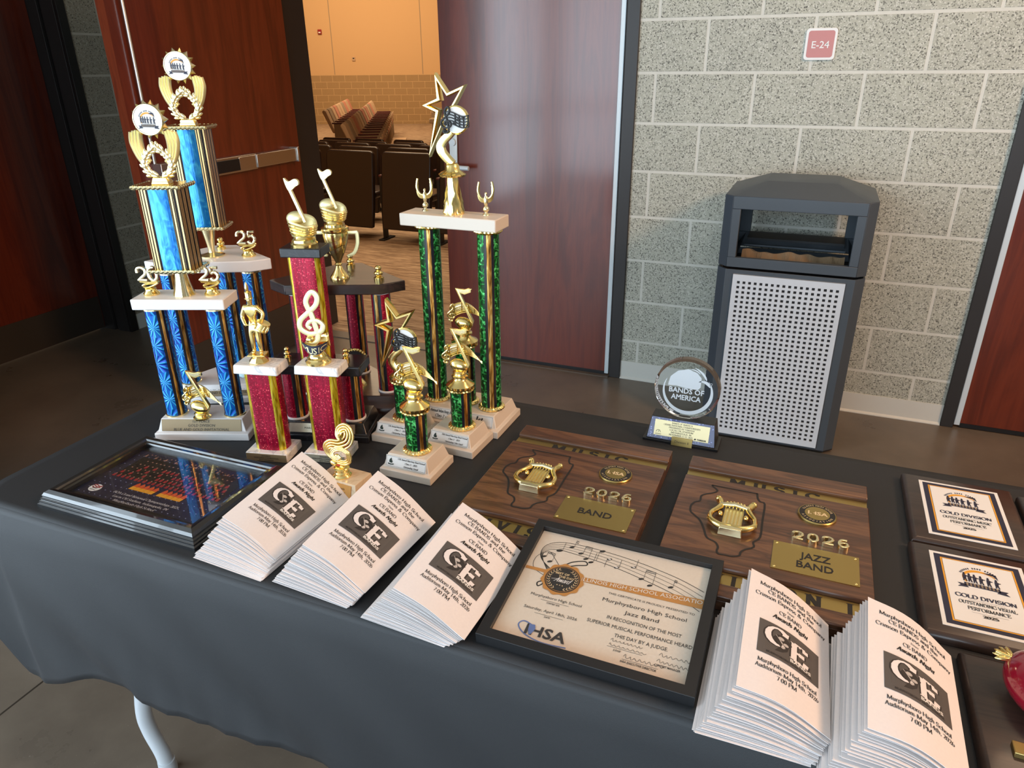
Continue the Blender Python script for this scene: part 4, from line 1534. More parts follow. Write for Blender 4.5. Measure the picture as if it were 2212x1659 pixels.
def star_figure(parent, z0, s=1.0, rz=0.0, xy=(0, 0), silver=False):
    """hollow shooting star on a curved ribbon stem with a round music disc"""
    f = thing('star_figure', None, None)
    f.parent = parent
    f.location = (xy[0], xy[1], z0)
    f.rotation_euler = (0, 0, rz)
    f.scale = (s, s, s)
    # outline in metres (x right, z up), origin at stem foot
    k = 0.000118                              # scale of the traced corners
    tr = lambda p: ((p[0] - 668) * k, (1420 - p[1]) * k)
    outer = [tr(p) for p in ((450, 80), (650, 360), (945, 245), (790, 500), (560, 800), (290, 1330), (430, 650), (205, 550), (460, 440))]
    inner = [tr(p) for p in ((492, 210), (640, 425), (850, 340), (735, 500), (520, 830), (345, 1160), (520, 610), (325, 548), (545, 480))]
    g = G()
    g.hollow(list(reversed(outer)), list(reversed(inner)), -0.006, 0.010, 'gold', 0.004)
    g.build('star', f, smooth=25)
    g = G()
    rib = catmull([tr(p) for p in ((690, 1420), (600, 1340), (515, 1240), (500, 1150), (560, 1060), (640, 990), (700, 930))], 6)
    g.stroke(rib, [0.0150 - 0.0045 * abs(i / len(rib) - 0.4) for i in range(len(rib))], -0.007, 0.004, 'gold', 0.003)
    g.build('ribbon_stem', f, smooth=60)
    g = G()
    cx, cz = tr((785, 755))
    n = 40
    g.lathe([(0, 0), (0.0252, 0), (0.0252, 0.004), (0.0226, 0.006), (0, 0.006)], 'gold', (0, 0), n, flute=40, amp=0.012)
    rim = g.build('disc_rim', f, smooth=30)
    rim.matrix_local = Matrix.Translation((cx, -0.004, cz)) @ Matrix.Rotation(R(90), 4, 'X')
    g = G()
    P = plane((cx, -0.0104, cz), (1, 0, 0), (0, 0, 1))
    g.poly(circle(0, 0, 0.0222, 36), 'white', P)
    g.build('disc_face', f, smooth=0)
    g = G()
    q = 0.66
    fr, bk_ = -0.0150, -0.0106
    for k2 in range(5):                       # waving staff
        st = [(cx + q * (-0.030 + 0.070 * i / 16), cz + q * (0.016 - 0.0075 * k2 + 0.006 * math.sin(i / 16 * 5.2 + 0.6))) for i in range(17)]
        g.stroke(st, 0.0017, fr, bk_, 'ink')
    for u in (0.45, 0.62, 0.8, 1.0):
        xx = cx + q * (-0.030 + 0.070 * u)
        zz = cz + q * 0.006 * math.sin(u * 5.2 + 0.6)
        g.stroke([(xx, zz + q * 0.017), (xx, zz - q * 0.015)], 0.0017, fr, bk_, 'ink')
    for u, v in ((0.42, -0.006), (0.6, 0.002), (0.78, 0.008)):
        g.ball((cx + q * (-0.03 + 0.07 * u), -0.013, cz + q * v), (0.0034, 0.0022, 0.0024), 'ink', 10, 6)
    g.stroke([(cx + q * (-0.024 + x * 0.075), cz + q * (-0.034 + z * 0.068)) for x, z in CLEF], 0.0027, fr - 0.0008, bk_, 'ink', 0.0005)
    g.ball((cx - q * 0.031, -0.0125, cz - q * 0.029), (0.004, 0.0022, 0.004), 'ink', 12, 8)
    g.build('music_ornament', f, smooth=50)
    return f


def emblem(g, P, s, navy='navy', orange='orange', year=True):
    """round marching-band emblem: sun arc, six marchers, a flag, a ribbon; unit radius 1 scaled by s"""
    q = lambda x, y: P(x * s, y * s)
    arc = [(0.02 + 0.62 * math.cos(R(a)), -0.02 + 0.56 * math.sin(R(a))) for a in range(210, 29, -6)]
    n = len(arc)
    v, f = [], []
    for i, (x, y) in enumerate(arc):
        k = 0.035 + 0.045 * math.sin(PI * min(1, (i + 3) / n))
        a = math.atan2(y + 0.02, x - 0.02)
        v += [(x + k * math.cos(a) * 0.6, y + k * math.sin(a)), (x - k * math.cos(a) * 0.6, y - k * math.sin(a))]
    g.add([q(*p) for p in v], [(2 * i, 2 * i + 2, 2 * i + 3, 2 * i + 1) for i in range(n - 1)], orange)
    q = lambda x, y: P(x * s, y * s, 0.0002)
    for i in range(17):                       # lettering around the top
        if i in (6, 11):
            continue
        a = R(155 - 112 * i / 16)
        r_ = 0.80
        cx, cy = 0.02 + r_ * math.cos(a) * 0.95, -0.02 + r_ * math.sin(a) * 0.92
        u = (math.cos(a - PI / 2), math.sin(a - PI / 2))
        w_ = (math.cos(a), math.sin(a))
        g.add([q(cx + u[0] * dx * 0.024 + w_[0] * dy * 0.045, cy + u[1] * dx * 0.024 + w_[1] * dy * 0.045) for dx, dy in ((-1, -1), (1, -1), (1, 1), (-1, 1))], [(3, 2, 1, 0)], navy)
    for i, x in enumerate((-0.56, -0.38, -0.20, 0.02, 0.28, 0.56)):
        yb = -0.26 - 0.02 * i
        g.poly([(x + px * 0.05, yb + 0.46 + py * 0.055) for px, py in circle(0, 0, 1, 8)], navy, q_wrap(q))
        g.poly([(x - 0.035, yb + 0.46 + 0.03), (x + 0.035, yb + 0.49), (x + 0.03, yb + 0.57), (x - 0.03, yb + 0.57)], navy, q_wrap(q))
        g.poly([(x - 0.07, yb + 0.16), (x + 0.05, yb + 0.16), (x + 0.075, yb + 0.40), (x - 0.06, yb + 0.41)], navy, q_wrap(q))
        g.poly([(x - 0.07, yb), (x - 0.02, yb), (x + 0.0, yb + 0.18), (x - 0.06, yb + 0.18)], navy, q_wrap(q))
        g.poly([(x + 0.03, yb - 0.01), (x + 0.085, yb - 0.01), (x + 0.05, yb + 0.18), (x - 0.01, yb + 0.18)], navy, q_wrap(q))
        g.poly([(x + 0.05, yb + 0.30), (x + 0.15, yb + 0.33), (x + 0.15, yb + 0.37), (x + 0.05, yb + 0.38)], navy, q_wrap(q))
    g.poly([(0.16, 0.52), (0.34, 0.44), (0.50, 0.42), (0.66, 0.18), (0.62, 0.48), (0.50, 0.56), (0.34, 0.55)], navy, q_wrap(q))
    g.poly([(-0.62, -0.36), (-0.62, -0.58), (0.62, -0.62), (0.62, -0.40), (0.0, -0.36)], navy, q_wrap(q))
    g.poly([(-0.86, -0.46), (-0.62, -0.48), (-0.48, -0.68), (-0.74, -0.70), (-0.88, -0.72), (-0.76, -0.58)], navy, q_wrap(q))
    g.poly([(0.48, -0.70), (0.62, -0.50), (0.90, -0.50), (0.80, -0.62), (0.92, -0.76), (0.74, -0.74)], navy, q_wrap(q))
    q2 = lambda x, y: P(x * s, y * s, 0.0004)
    for i in range(9):
        x = -0.52 + i * 0.13
        g.poly([(x - 0.035, -0.46), (x + 0.035, -0.46), (x + 0.035, -0.42), (x - 0.035, -0.42)], 'tan_print', q2)
        g.poly([(x - 0.03, -0.55), (x + 0.03, -0.55), (x + 0.03, -0.52), (x - 0.03, -0.52)], 'tan_print', q2)


def q_wrap(q):
    return lambda x, y: q(x, y)


def wreath_figure(parent, z0, rz=0.0, xy=(0, 0), s=1.0):
    """laurel wreath with two ribbed wings carrying a sunburst medallion; height about 0.145"""
    f = thing('wreath_figure', None, None)
    f.parent = parent
    f.location = (xy[0], xy[1], z0)
    f.rotation_euler = (0, 0, rz)
    f.scale = (s, s, s)
    g = G()
    g.frustum((-0.017, 0.017, -0.011, 0.011), 0.0, (-0.013, 0.013, -0.009, 0.009), 0.012, 'gold')
    g.box(-0.0155, 0.0155, -0.0105, 0.0105, 0.003, 0.0055, 'gold')
    g.build('figure_foot', f, bevel=0.0008)
    g = G()                                   # laurel
    for sx in (-1, 1):
        path = catmull([(0, 0.012), (sx * 0.017, 0.018), (sx * 0.026, 0.034), (sx * 0.020, 0.052), (sx * 0.004, 0.066)], 8)
        g.tube([(x, 0, z) for x, z in path], 0.0018, 'pale_gold', 6)
        n = 9
        for i in range(n):
            p = path[int((i + 0.7) / n * (len(path) - 1))]
            p2 = path[min(int((i + 0.7) / n * (len(path) - 1)) + 2, len(path) - 1)]
            a = math.atan2(p2[1] - p[1], p2[0] - p[0])
            for k, off in ((-1, R(34)), (1, R(-34)), (0, 0)):
                b = a + off
                L_ = 0.0120
                c = (p[0] + math.cos(b) * L_ * 0.62, -0.0025 if k else -0.0045, p[1] + math.sin(b) * L_ * 0.62)
                g.ball(c, (L_ * 0.62, 0.0019, 0.0036), 'pale_gold', 8, 6, Matrix.Rotation(-b, 3, 'Y'))
    g.build('laurel_wreath', f, smooth=60)
    g = G()
    for sx in (-1, 1):                        # ribbed wings
        for k in range(4):
            r_ = k * 0.0058
            pts = catmull([(sx * (0.0155 + r_ * 0.55), 0.040 - r_ * 0.55), (sx * (0.024 + r_ * 0.75), 0.055 - r_ * 0.25), (sx * (0.0265 + r_), 0.075), (sx * (0.0240 + r_ * 1.0), 0.098 - abs(k - 1.2) * 0.0022)], 7)
            g.stroke(pts, 0.0062, -0.002, 0.004, 'satin_gold', 0.0024)
    g.build('wings', f, smooth=60)
    g = G()
    cz = 0.116
    n = 14
    for k in range(n):
        a = 2 * PI * k / n
        r1, r2 = 0.0262, 0.0352
        p = lambda r_, b, y: (r_ * math.cos(b), y, cz + r_ * math.sin(b))
        v = [p(r1, a - 0.215, -0.004), p(r1, a + 0.215, -0.004), p(r2, a, 0.0), p(r1, a, -0.009), p(r1, a - 0.215, 0.003), p(r1, a + 0.215, 0.003)]
        g.add(v, [(0, 3, 2), (3, 1, 2), (0, 2, 4), (1, 5, 2), (4, 2, 5)], 'gold' if k % 2 else 'pale_gold')
    g.build('sunburst', f, smooth=0)
    g = G()
    g.lathe([(0, 0), (0.0278, 0), (0.0283, 0.006), (0.0272, 0.0085), (0.0260, 0.0085), (0.0256, 0.007), (0, 0.007)], 'pale_gold', (0, 0), 44)
    rm = g.build('medallion_rim', f, smooth=40)
    rm.matrix_local = Matrix.Translation((0, -0.002, cz)) @ Matrix.Rotation(R(90), 4, 'X')
    g = G()
    P0 = (0, -0.0095, cz)
    g.poly(circle(0, 0, 0.0254, 40), 'white', plane(P0, (1, 0, 0), (0, 0, 1)))
    Pm = plane((0, -0.0097, cz), (1, 0, 0), (0, 0, 1))
    emblem(g, Pm, 0.0215)
    g.build('medallion_face', f, smooth=0)
    return f


def year_figure(parent, digits, x, y, z):
    """two gold numerals standing on a folded ribbon over a little round foot"""
    f = thing('year_figure', None, None)
    f.parent = parent
    f.location = (x, y, z)
    g = G()
    g.lathe([(0, 0), (0.015, 0), (0.0155, 0.003), (0.011, 0.008), (0.0105, 0.012), (0.006, 0.014), (0, 0.014)], 'gold', (0, 0), 24)
    g.build('figure_foot', f)
    g = G()
    g.stroke(catmull([(-0.017, 0.026), (0.0, 0.0245), (0.018, 0.026), (0.012, 0.020), (-0.006, 0.014), (-0.013, 0.018), (-0.004, 0.022), (0.017, 0.0235)], 6), 0.0032, -0.004, 0.003, 'gold', 0.001)
    g.build('ribbon', f, smooth=50)
    D = {'2': catmull([(-0.6, 0.62), (-0.5, 0.9), (0, 1.0), (0.5, 0.8), (0.45, 0.5), (-0.1, 0.25), (-0.55, 0.04)], 5) + [(-0.5, 0.04), (0.1, 0.05), (0.6, 0.04)],
         '0': catmull([(0, 1.0), (0.48, 0.8), (0.5, 0.25), (0, 0.0), (-0.5, 0.25), (-0.48, 0.8)], 5, True) + [(0, 1.0)],
         '5': [(0.5, 0.97), (-0.3, 0.97), (-0.4, 0.55)] + catmull([(-0.4, 0.55), (0.1, 0.64), (0.5, 0.35), (0.2, 0.04), (-0.3, 0.02), (-0.55, 0.2)], 5)}
    for i, ch in enumerate(digits):
        g = G()
        cx = -0.0105 + 0.0215 * i
        pts = [(cx + px * 0.0145, 0.028 + pz * 0.0265) for px, pz in D[ch]]
        g.stroke(pts, 0.0052, -0.0035, 0.0025, 'pale_gold', 0.0012)
        g.build('numeral', f, smooth=50)
    return f


def square_column(parent, z0, z1, w, d):
    """square riser: pinstriped sides and a blue foil panel between gold end plates"""
    g = G()
    def rib_quad(a, b):
        L_ = math.dist(a, b)
        g.add([(a[0], a[1], z0), (b[0], b[1], z0), (b[0], b[1], z1), (a[0], a[1], z1)], [(0, 1, 2, 3)], 'pinstripe',
              [[(0.003, z0), (L_ + 0.003, z0), (L_ + 0.003, z1), (0.003, z1)]])
    x, y = w / 2, d / 2
    c = [(-x, -y), (x, -y), (x, y), (-x, y)]
    for i in range(4):
        rib_quad(c[i], c[(i + 1) % 4])
    o = g.build('square_column', parent, smooth=0)
    for sy in (-1, 1):
        g = G()
        ww = w * 0.25
        nn = 8
        for i in range(nn):
            a, b = -ww + 2 * ww * i / nn, -ww + 2 * ww * (i + 1) / nn
            bl = lambda q: sy * (y + 0.0015 + 0.0045 * math.cos(q / ww * PI / 2))
            q = [(a, bl(a), z0), (b, bl(b), z0), (b, bl(b), z1), (a, bl(a), z1)]
            if sy > 0:
                q.reverse()
            g.add(q, [(0, 1, 2, 3)], 'foil_blue_panel', [[(p[0] + 0.1, p[2]) for p in q]])
        g.build('foil_panel', o, smooth=60)
    for zc in (z0, z1):
        g = G()
        e = 0.008
        g.box(-x - e, x + e, -y - e, y + e, zc - 0.003, zc + 0.003, 'gold')
        for sy in (-1, 1):
            g.tube([(-x - e + i * (w + 2 * e) / 30, sy * (y + e), zc + 0.0012 * math.sin(i * 2.1)) for i in range(31)], 0.0034, 'pale_gold', 6)
        for sx in (-1, 1):
            g.tube([(sx * (x + e), -y - e + i * (d + 2 * e) / 22, zc + 0.0012 * math.sin(i * 2.1)) for i in range(23)], 0.0034, 'pale_gold', 6)
        g.build('end_plate', o, smooth=50)
    return o


def name_plate(parent, lines, w, h, o, uy, mat, ink='dark_ink', size=0.005, font='sans', gap=1.55, logo=False, border=False, shear=0.0, x=0.0, dx=0.0):
    g = G()
    P = plane((o[0] + x, o[1], o[2]), (1, 0, 0), uy, 0.0)
    pl = lambda a, b, d: P(a, b, d)
    v = [pl(-w / 2, 0, 0.001), pl(w / 2, 0, 0.001), pl(w / 2, h, 0.001), pl(-w / 2, h, 0.001), pl(-w / 2, 0, -0.001), pl(w / 2, 0, -0.001), pl(w / 2, h, -0.001), pl(-w / 2, h, -0.001)]
    g.add(v, [(0, 1, 2, 3), (0, 4, 5, 1), (1, 5, 6, 2), (2, 6, 7, 3), (3, 7, 4, 0)], mat)
    Pt = lambda a, b: P(a, b, 0.0014)
    if border:
        outline_(g, -w / 2 + 0.0012, 0.0012, w / 2 - 0.0012, h - 0.0012, 0.0004, ink, Pt)
    n = len(lines)
    tot = size * (1 + gap * (n - 1))
    for i, l in enumerate(lines):
        wd = None
        if isinstance(l, tuple):
            l, wd = l
        yy = h / 2 + tot / 2 - size - i * size * gap
        if font == 'sans':
            sans(g, l, dx, yy, size, ink, Pt, width=wd, shear=shear)
        else:
            serif(g, l, dx, yy, size, ink, Pt, shear=0.25, thick=17, thin=8, width=wd)
    if logo:
        lx = -w / 2 + 0.011
        g.poly([(lx + a * 0.0042, h * 0.52 + b * 0.0058) for a, b in ((-0.7, -0.6), (0.6, -0.7), (0.9, -0.1), (0.5, 0.2), (0.35, 0.7), (0.1, 1.1), (-0.2, 0.8), (-0.6, 0.5), (-0.9, -0.1))], 'green_ink', Pt)
        g.poly([(lx + a * 0.0065, h * 0.26 + b * 0.0022) for a, b in ((-1, 0.5), (-0.9, -0.6), (0, -1), (0.9, -0.6), (1, 0.5), (0, -0.1))], 'green_ink', Pt)
    return g.build('name_plate', parent, smooth=0)

# ================================================================== the trophies
def hex_plate(parent, poly, z0, z1, mat, name, bev=0.002):
    g = G()
    g.prism(poly, z0, z1, mat)
    return g.build(name, parent, bevel=bev)


# ---- front blue trophy
rz = R(21)
t = thing('trophy', 'nearer blue trophy with two blue columns and both numerals 20 and 25', 'trophy', (-0.428, -2.288, T), rz)
b = step_base(t, 0.199, 0.096, 0.045, 'white_plastic', 0.014)
o, uy, h = base_face(0.199, 0.096, 0.045, 0.014)
name_plate(b, ['1ST PLACE', 'GOLD DIVISION', 'BLUE AND GOLD INVITATIONAL'], 0.168, h * 0.92, (o[0], o[1] - 0.0006, o[2] + 0.001), uy, 'bronze_plate', size=0.0058, gap=1.5, shear=0.15)
for x in (-0.062, 0.062):
    column(t, x, -0.008, 0.045, 0.281, 0.0205, 0.0205, 'foil_blue', [(R(-37), 1), (R(83), 1), (R(-157), 1)], collar='pale_gold', gw=0.30, bw=0.85)
hex_plate(t, [(-0.092, -0.038), (0.092, -0.038), (0.092, 0.034), (-0.092, 0.034)], 0.2835, 0.305, 'white_plastic', 'deck')
g = G()
g.lathe([(0, 0.305), (0.0205, 0.305), (0.0205, 0.307), (0.0175, 0.316), (0.0140, 0.33), (0.0115, 0.345), (0.0108, 0.357), (0, 0.357)], 'pale_gold', (0.002, -0.004), 40, flute=9, amp=0.05)
g.build('riser', t, smooth=50)
sq = square_column(t, 0.360, 0.517, 0.072, 0.05)
sq.location = (0.002, -0.004, 0)
wreath_figure(t, 0.520, xy=(0.002, -0.004), s=0.97)
year_figure(t, '20', -0.066, 0.0, 0.305)
year_figure(t, '25', 0.056, 0.0, 0.305)
note_sheet(t, 0.045, 1.08, xy=(0.0, -0.028), rz=R(-8))

# ---- rear blue trophy
rz = R(26)
t = thing('trophy', 'farther, taller blue trophy with a white six-sided deck on three columns', 'trophy', (-0.517, -2.11, T), rz)
deck = [(-0.095, -0.060), (0.095, -0.060), (0.136, -0.036), (0.024, 0.104), (-0.024, 0.104), (-0.136, -0.036)]
g = G()
hx = [(x * 1.06, y * 1.06) for x, y in deck]
g.loft([[(x, y, 0) for x, y in hx], [(x, y, 0.014) for x, y in hx], [(x * 0.97, y * 0.96, 0.017) for x, y in hx], [(x * 0.92, y * 0.88, 0.045) for x, y in hx]], 'white_plastic')
b = g.build('base', t, bevel=0.0015)
name_plate(b, ['GRAND CHAMPION AWARD', 'BLUE AND GOLD INVITATIONAL'], 0.17, 0.026, (0, -0.0615, 0.0185), (0, 0.009, 0.028), 'bronze_plate', size=0.0062, shear=0.15)
for x, y in ((-0.088, -0.032), (0.088, -0.032), (0.0, 0.064)):
    column(t, x, y, 0.045, 0.308, 0.0205, 0.0205, 'foil_blue', [(R(-54), 1), (R(66), 1), (R(-174), 1)], collar='pale_gold', gw=0.30, bw=0.85)
hex_plate(t, deck, 0.310, 0.334, 'white_plastic', 'deck')
g = G()
g.lathe([(0, 0.334), (0.0265, 0.334), (0.0265, 0.3365), (0.016, 0.339), (0.0075, 0.342), (0.007, 0.35), (0.0105, 0.37), (0.0155, 0.397), (0, 0.397)], 'pale_gold', (0, 0), 36)
g.build('riser', t, smooth=40)
square_column(t, 0.400, 0.605, 0.07, 0.05)
wreath_figure(t, 0.608, s=0.97)
finial(t, 0.0, 0.064, 0.334, 0.027, 0.010)
year_figure(t, '25', 0.082, -0.010, 0.334)
g = G()
g.lathe([(0, 0), (0.017, 0), (0.017, 0.004), (0, 0.004)], 'holo', (0, 0), 8)
md = g.build('medallion', t, smooth=20)
md.matrix_local = Matrix.Translation((0.03, -0.02, 0.064)) @ Matrix.Rotation(R(72), 4, 'X')

# ---- red trophy with two lower columns and one tall upper column
rz = R(17)
t = thing('trophy', 'red trophy with black marble slabs, one tall column topped by a gold note', 'trophy', (-0.189, -2.190, T), rz)
b = step_base(t, 0.20, 0.112, 0.040, 'black_marble', 0.012)
o, uy, h = base_face(0.20, 0.112, 0.040, 0.012)
name_plate(b, ['SEMOBDA', 'MARCHING COMPETITION', 'BEST BAND'], 0.14, h * 0.8, (o[0], o[1] - 0.0006, o[2] + 0.002), uy, 'silver_plate', size=0.0045)
for x in (-0.062, 0.062):
    column(t, x, -0.016, 0.040, 0.147, 0.0215, 0.0215, 'foil_red', [(R(-47), 1), (R(73), 1), (R(-167), 1)], collar='white_plastic', gw=0.34, bw=0.95)
hex_plate(t, [(-0.095, -0.054), (0.095, -0.054), (0.095, 0.018), (-0.095, 0.018)], 0.149, 0.170, 'black_marble', 'deck', 0.003)
finial(t, -0.066, -0.018, 0.170, 0.026, 0.0075)
finial(t, 0.057, -0.018, 0.170, 0.026, 0.0075)
column(t, -0.004, -0.010, 0.170, 0.385, 0.0335, 0.0225, 'foil_red', [R(-38), R(-142), R(38), R(142)], gw=0.60, black=None, gold='stripe_yellow')
hex_plate(t, [(-0.044, -0.038), (0.036, -0.038), (0.036, 0.018), (-0.044, 0.018)], 0.385, 0.403, 'black_marble', 'cap')
note_football(t, 0.403, 1.0, xy=(-0.004, -0.010), rz=R(-4))

# ---- rear red trophy with the gold cup
rz = R(22)
t = thing('trophy', 'red trophy with a dark wooden deck carrying a gold two-handled cup', 'trophy', (-0.222, -2.047, T), rz)
deck = [(-0.105, -0.074), (0.095, -0.074), (0.143, -0.040), (0.022, 0.112), (-0.022, 0.112), (-0.150, -0.030)]
g = G()
hx = [(x * 1.12, y * 1.08) for x, y in deck]
g.loft([[(x, y, 0) for x, y in hx], [(x, y, 0.016) for x, y in hx], [(x * 0.97, y * 0.96, 0.02) for x, y in hx], [(x * 0.9, y * 0.88, 0.045) for x, y in hx]], 'dark_walnut')
b = g.build('base', t, bevel=0.0015)
name_plate(b, [''], 0.10, 0.02, (0.03, -0.0745, 0.021), (0, 0.009, 0.026), 'silver_plate')
for k, (x, y) in enumerate(((-0.088, -0.040), (0.087, -0.035), (0.004, 0.072))):
    st = [(R(-108), 1), (R(12), 1), (R(132), 1)] if k == 1 else [(R(-43), 1), (R(77), 1), (R(-163), 1)]
    column(t, x, y, 0.045, 0.277, 0.0205, 0.0205, 'foil_red', st, collar='white_plastic', gw=0.36, bw=1.0)
hex_plate(t, deck, 0.279, 0.301, 'dark_walnut', 'deck')
finial(t, 0.004, 0.072, 0.301, 0.030, 0.0095)
finial(t, 0.087, -0.037, 0.301, 0.032, 0.0105)
finial(t, -0.088, -0.040, 0.301, 0.030, 0.0095)
cup = thing('cup', None, None)
cup.parent = t
cup.location = (0.0, -0.020, 0.301)
g = G()
g.lathe([(0, 0), (0.0205, 0), (0.0205, 0.004), (0.016, 0.010), (0.009, 0.020), (0.0058, 0.028), (0.0082, 0.031), (0.0056, 0.034), (0.008, 0.040), (0.017, 0.058), (0.0245, 0.080), (0.0272, 0.094), (0.0262, 0.100), (0.0288, 0.103), (0.0288, 0.1085), (0.0265, 0.110), (0, 0.110)], 'gold', (0, 0), 40)
for k in range(2):                            # two slanting bands
    v = []
    n = 14
    for i in range(n + 1):
        a = R(-150 + 120 * i / n)
        z_ = 0.066 + 0.016 * k * -1 + 0.018 * i / n
        for dz in (0, 0.008):
            zz = z_ + dz
            r_ = 0.0265 * math.sin(min(1, (zz - 0.030) / 0.07) * PI / 2) ** 0.9 + 0.0012
            v.append((r_ * math.cos(a), r_ * math.sin(a), zz))
    g.add(v, [(2 * i, 2 * i + 2, 2 * i + 3, 2 * i + 1) for i in range(n)], 'pale_gold')
g.build('bowl', cup, smooth=50)
for sx in (-1, 1):
    g = G()
    pts = [(sx * 0.027, 0.098), (sx * 0.046, 0.0985)] + catmull([(sx * 0.0455, 0.098), (sx * 0.045, 0.075), (sx * 0.036, 0.055), (sx * 0.021, 0.049)], 6)
    g.stroke(pts, [0.006, 0.007] + [0.0068] * 15 + [0.006, 0.005, 0.004, 0.003], -0.003, 0.003, 'satin_gold', 0.0008)
    g.build('handle', cup, smooth=40)
note_football(t, 0.405, 0.98, xy=(0.0, -0.020), rz=R(-6))
md = thing('medallion_figure', None, None)
md.parent = t
md.location = (0.012, -0.012, 0.045)
g = G()
g.lathe([(0, 0), (0.021, 0), (0.020, 0.006), (0.013, 0.014), (0.006, 0.022), (0.005, 0.03), (0, 0.03)], 'gold', (0, 0), 28, flute=10, amp=0.05)
g.build('figure_foot', md)
g = G()
for i in range(26):
    a = 2 * PI * i / 26
    g.ball((0.0265 * math.cos(a), 0, 0.062 + 0.0265 * math.sin(a)), (0.0052, 0.003, 0.0026), 'gold', 8, 6, Matrix.Rotation(-a - R(60), 3, 'Y'))
g.tube([(0.0245 * math.cos(2 * PI * i / 36), 0, 0.062 + 0.0245 * math.sin(2 * PI * i / 36)) for i in range(36)], 0.002, 'gold', 8, True)
g.build('laurel_rim', md, smooth=60)
g = G()
P = plane((0, -0.002, 0.062), (1, 0, 0), (0, 0, 1))
g.poly(circle(0, 0, 0.0235, 32), 'seat_back', P)
g.poly([(-0.010, -0.004), (-0.004, 0.001), (-0.001, 0.008), (0.002, 0.001), (0.008, 0.003), (0.006, -0.004)], 'tan_print', plane((0, -0.0023, 0.062), (1, 0, 0), (0, 0, 1)))
g.build('medallion_face', md, smooth=0)

# ---- single red column with the drummer, single red column with the clef
def red_single(label, x, y, rz, lines):
    t = thing('trophy', label, 'trophy', (x, y, T), rz)
    g = G()
    g.box(-0.044, 0.044, -0.0335, 0.0335, 0, 0.018, 'marble')
    b = g.build('base', t, bevel=0.002)
    name_plate(b, lines, 0.084, 0.0155, (0, -0.0338, 0.0012), (0, 0, 1), 'bronze_plate' if 'drummer' in label else 'silver_plate', size=0.0031, gap=1.5)
    column(t, 0, 0.002, 0.018, 0.183, 0.0335, 0.0215, 'foil_red', [R(-40), R(-140), R(40), R(140)], gw=0.66, black=None, gold='stripe_yellow')
    g = G()
    g.loft([[(q, w_, 0.183) for q, w_ in ((-0.045, -0.026), (0.045, -0.026), (0.045, 0.026), (-0.045, 0.026))],
            [(q, w_, 0.201) for q, w_ in ((-0.0435, -0.0245), (0.0435, -0.0245), (0.0435, 0.0245), (-0.0435, 0.0245))]], 'marble')
    g.build('cap', t, bevel=0.0025)
    return t


t = red_single('single red column with a gold drummer on its marble cap', -0.233, -2.320, R(13),
               ['SEMOBDA', 'MARCHING COMPETITION', 'BEST DRUMLINE'])
f = thing('drummer_figure', None, None)
f.parent = t
f.location = (-0.002, 0.0, 0.201)
f.rotation_euler = (0, 0, R(8))
g = G()
g.lathe([(0, 0), (0.019, 0), (0.0195, 0.002), (0.0115, 0.011), (0.0115, 0.014), (0, 0.014)], 'gold', (0, 0), 8)
g.box(-0.0165, 0.0165, -0.0125, 0.0125, 0.014, 0.0168, 'gold')
g.build('figure_foot', f, bevel=0.0006, smooth=20)
J = {  # joint: (x, y, z, r)
 'pelvis': (0.0, 0.001, 0.070, 0.0085), 'waist': (0.0, 0.001, 0.084, 0.0078), 'chest': (0.0, 0.0, 0.101, 0.0105), 'neck': (0.0, 0.0, 0.1145, 0.0038), 'head': (0.0, -0.001, 0.1225, 0.0058), 'crown': (0.0, -0.001, 0.129, 0.005),
 'hipl': (-0.0055, 0.001, 0.064, 0.0068), 'kneel': (-0.006, 0.0, 0.042, 0.0052), 'ankl': (-0.0065, 0.002, 0.021, 0.0038), 'toel': (-0.0075, -0.006, 0.0185, 0.0030),
 'hipr': (0.0055, 0.001, 0.064, 0.0068), 'kneer': (0.007, -0.001, 0.042, 0.0052), 'ankr': (0.0075, 0.001, 0.021, 0.0038), 'toer': (0.0095, -0.007, 0.0185, 0.0030),
 'shl': (-0.0115, 0.0, 0.108, 0.0062), 'elbl': (-0.0185, 0.0, 0.090, 0.0044), 'wrl': (-0.0105, -0.0115, 0.079, 0.0032), 'hal': (-0.007, -0.0145, 0.078, 0.0034),
 'shr': (0.0115, 0.0, 0.108, 0.0062), 'elbr': (0.0225, 0.0, 0.095, 0.0044), 'wrr': (0.0185, -0.0115, 0.080, 0.0032), 'har': (0.0155, -0.015, 0.0785, 0.0034)}
E_ = [('pelvis', 'waist'), ('waist', 'chest'), ('chest', 'neck'), ('neck', 'head'), ('head', 'crown'), ('pelvis', 'hipl'), ('hipl', 'kneel'), ('kneel', 'ankl'), ('ankl', 'toel'),
      ('pelvis', 'hipr'), ('hipr', 'kneer'), ('kneer', 'ankr'), ('ankr', 'toer'), ('chest', 'shl'), ('shl', 'elbl'), ('elbl', 'wrl'), ('wrl', 'hal'), ('chest', 'shr'), ('shr', 'elbr'), ('elbr', 'wrr'), ('wrr', 'har')]
ks = list(J)
SC = 10.0                                      # skinned large, shown at a tenth
me = bpy.data.meshes.new('drummer')
me.from_pydata([tuple(q * SC for q in J[k][:3]) for k in ks], [(ks.index(a), ks.index(b)) for a, b in E_], [])
me.materials.append(M['gold'])
ob = bpy.data.objects.new('drummer', me)
COL.objects.link(ob)
ob.parent = f
ob.scale = (1 / SC,) * 3
md_ = ob.modifiers.new('skin', 'SKIN')
md_.use_smooth_shade = True
for i, k in enumerate(ks):
    r_ = J[k][3] * SC
    me.skin_vertices[0].data[i].radius = (r_, r_ * (0.72 if k in ('chest', 'waist', 'pelvis') else 1))
    me.skin_vertices[0].data[i].use_root = (k == 'pelvis')
sb = ob.modifiers.new('subdivision', 'SUBSURF')
sb.levels = sb.render_levels = 2
g = G()                                       # shako and plume
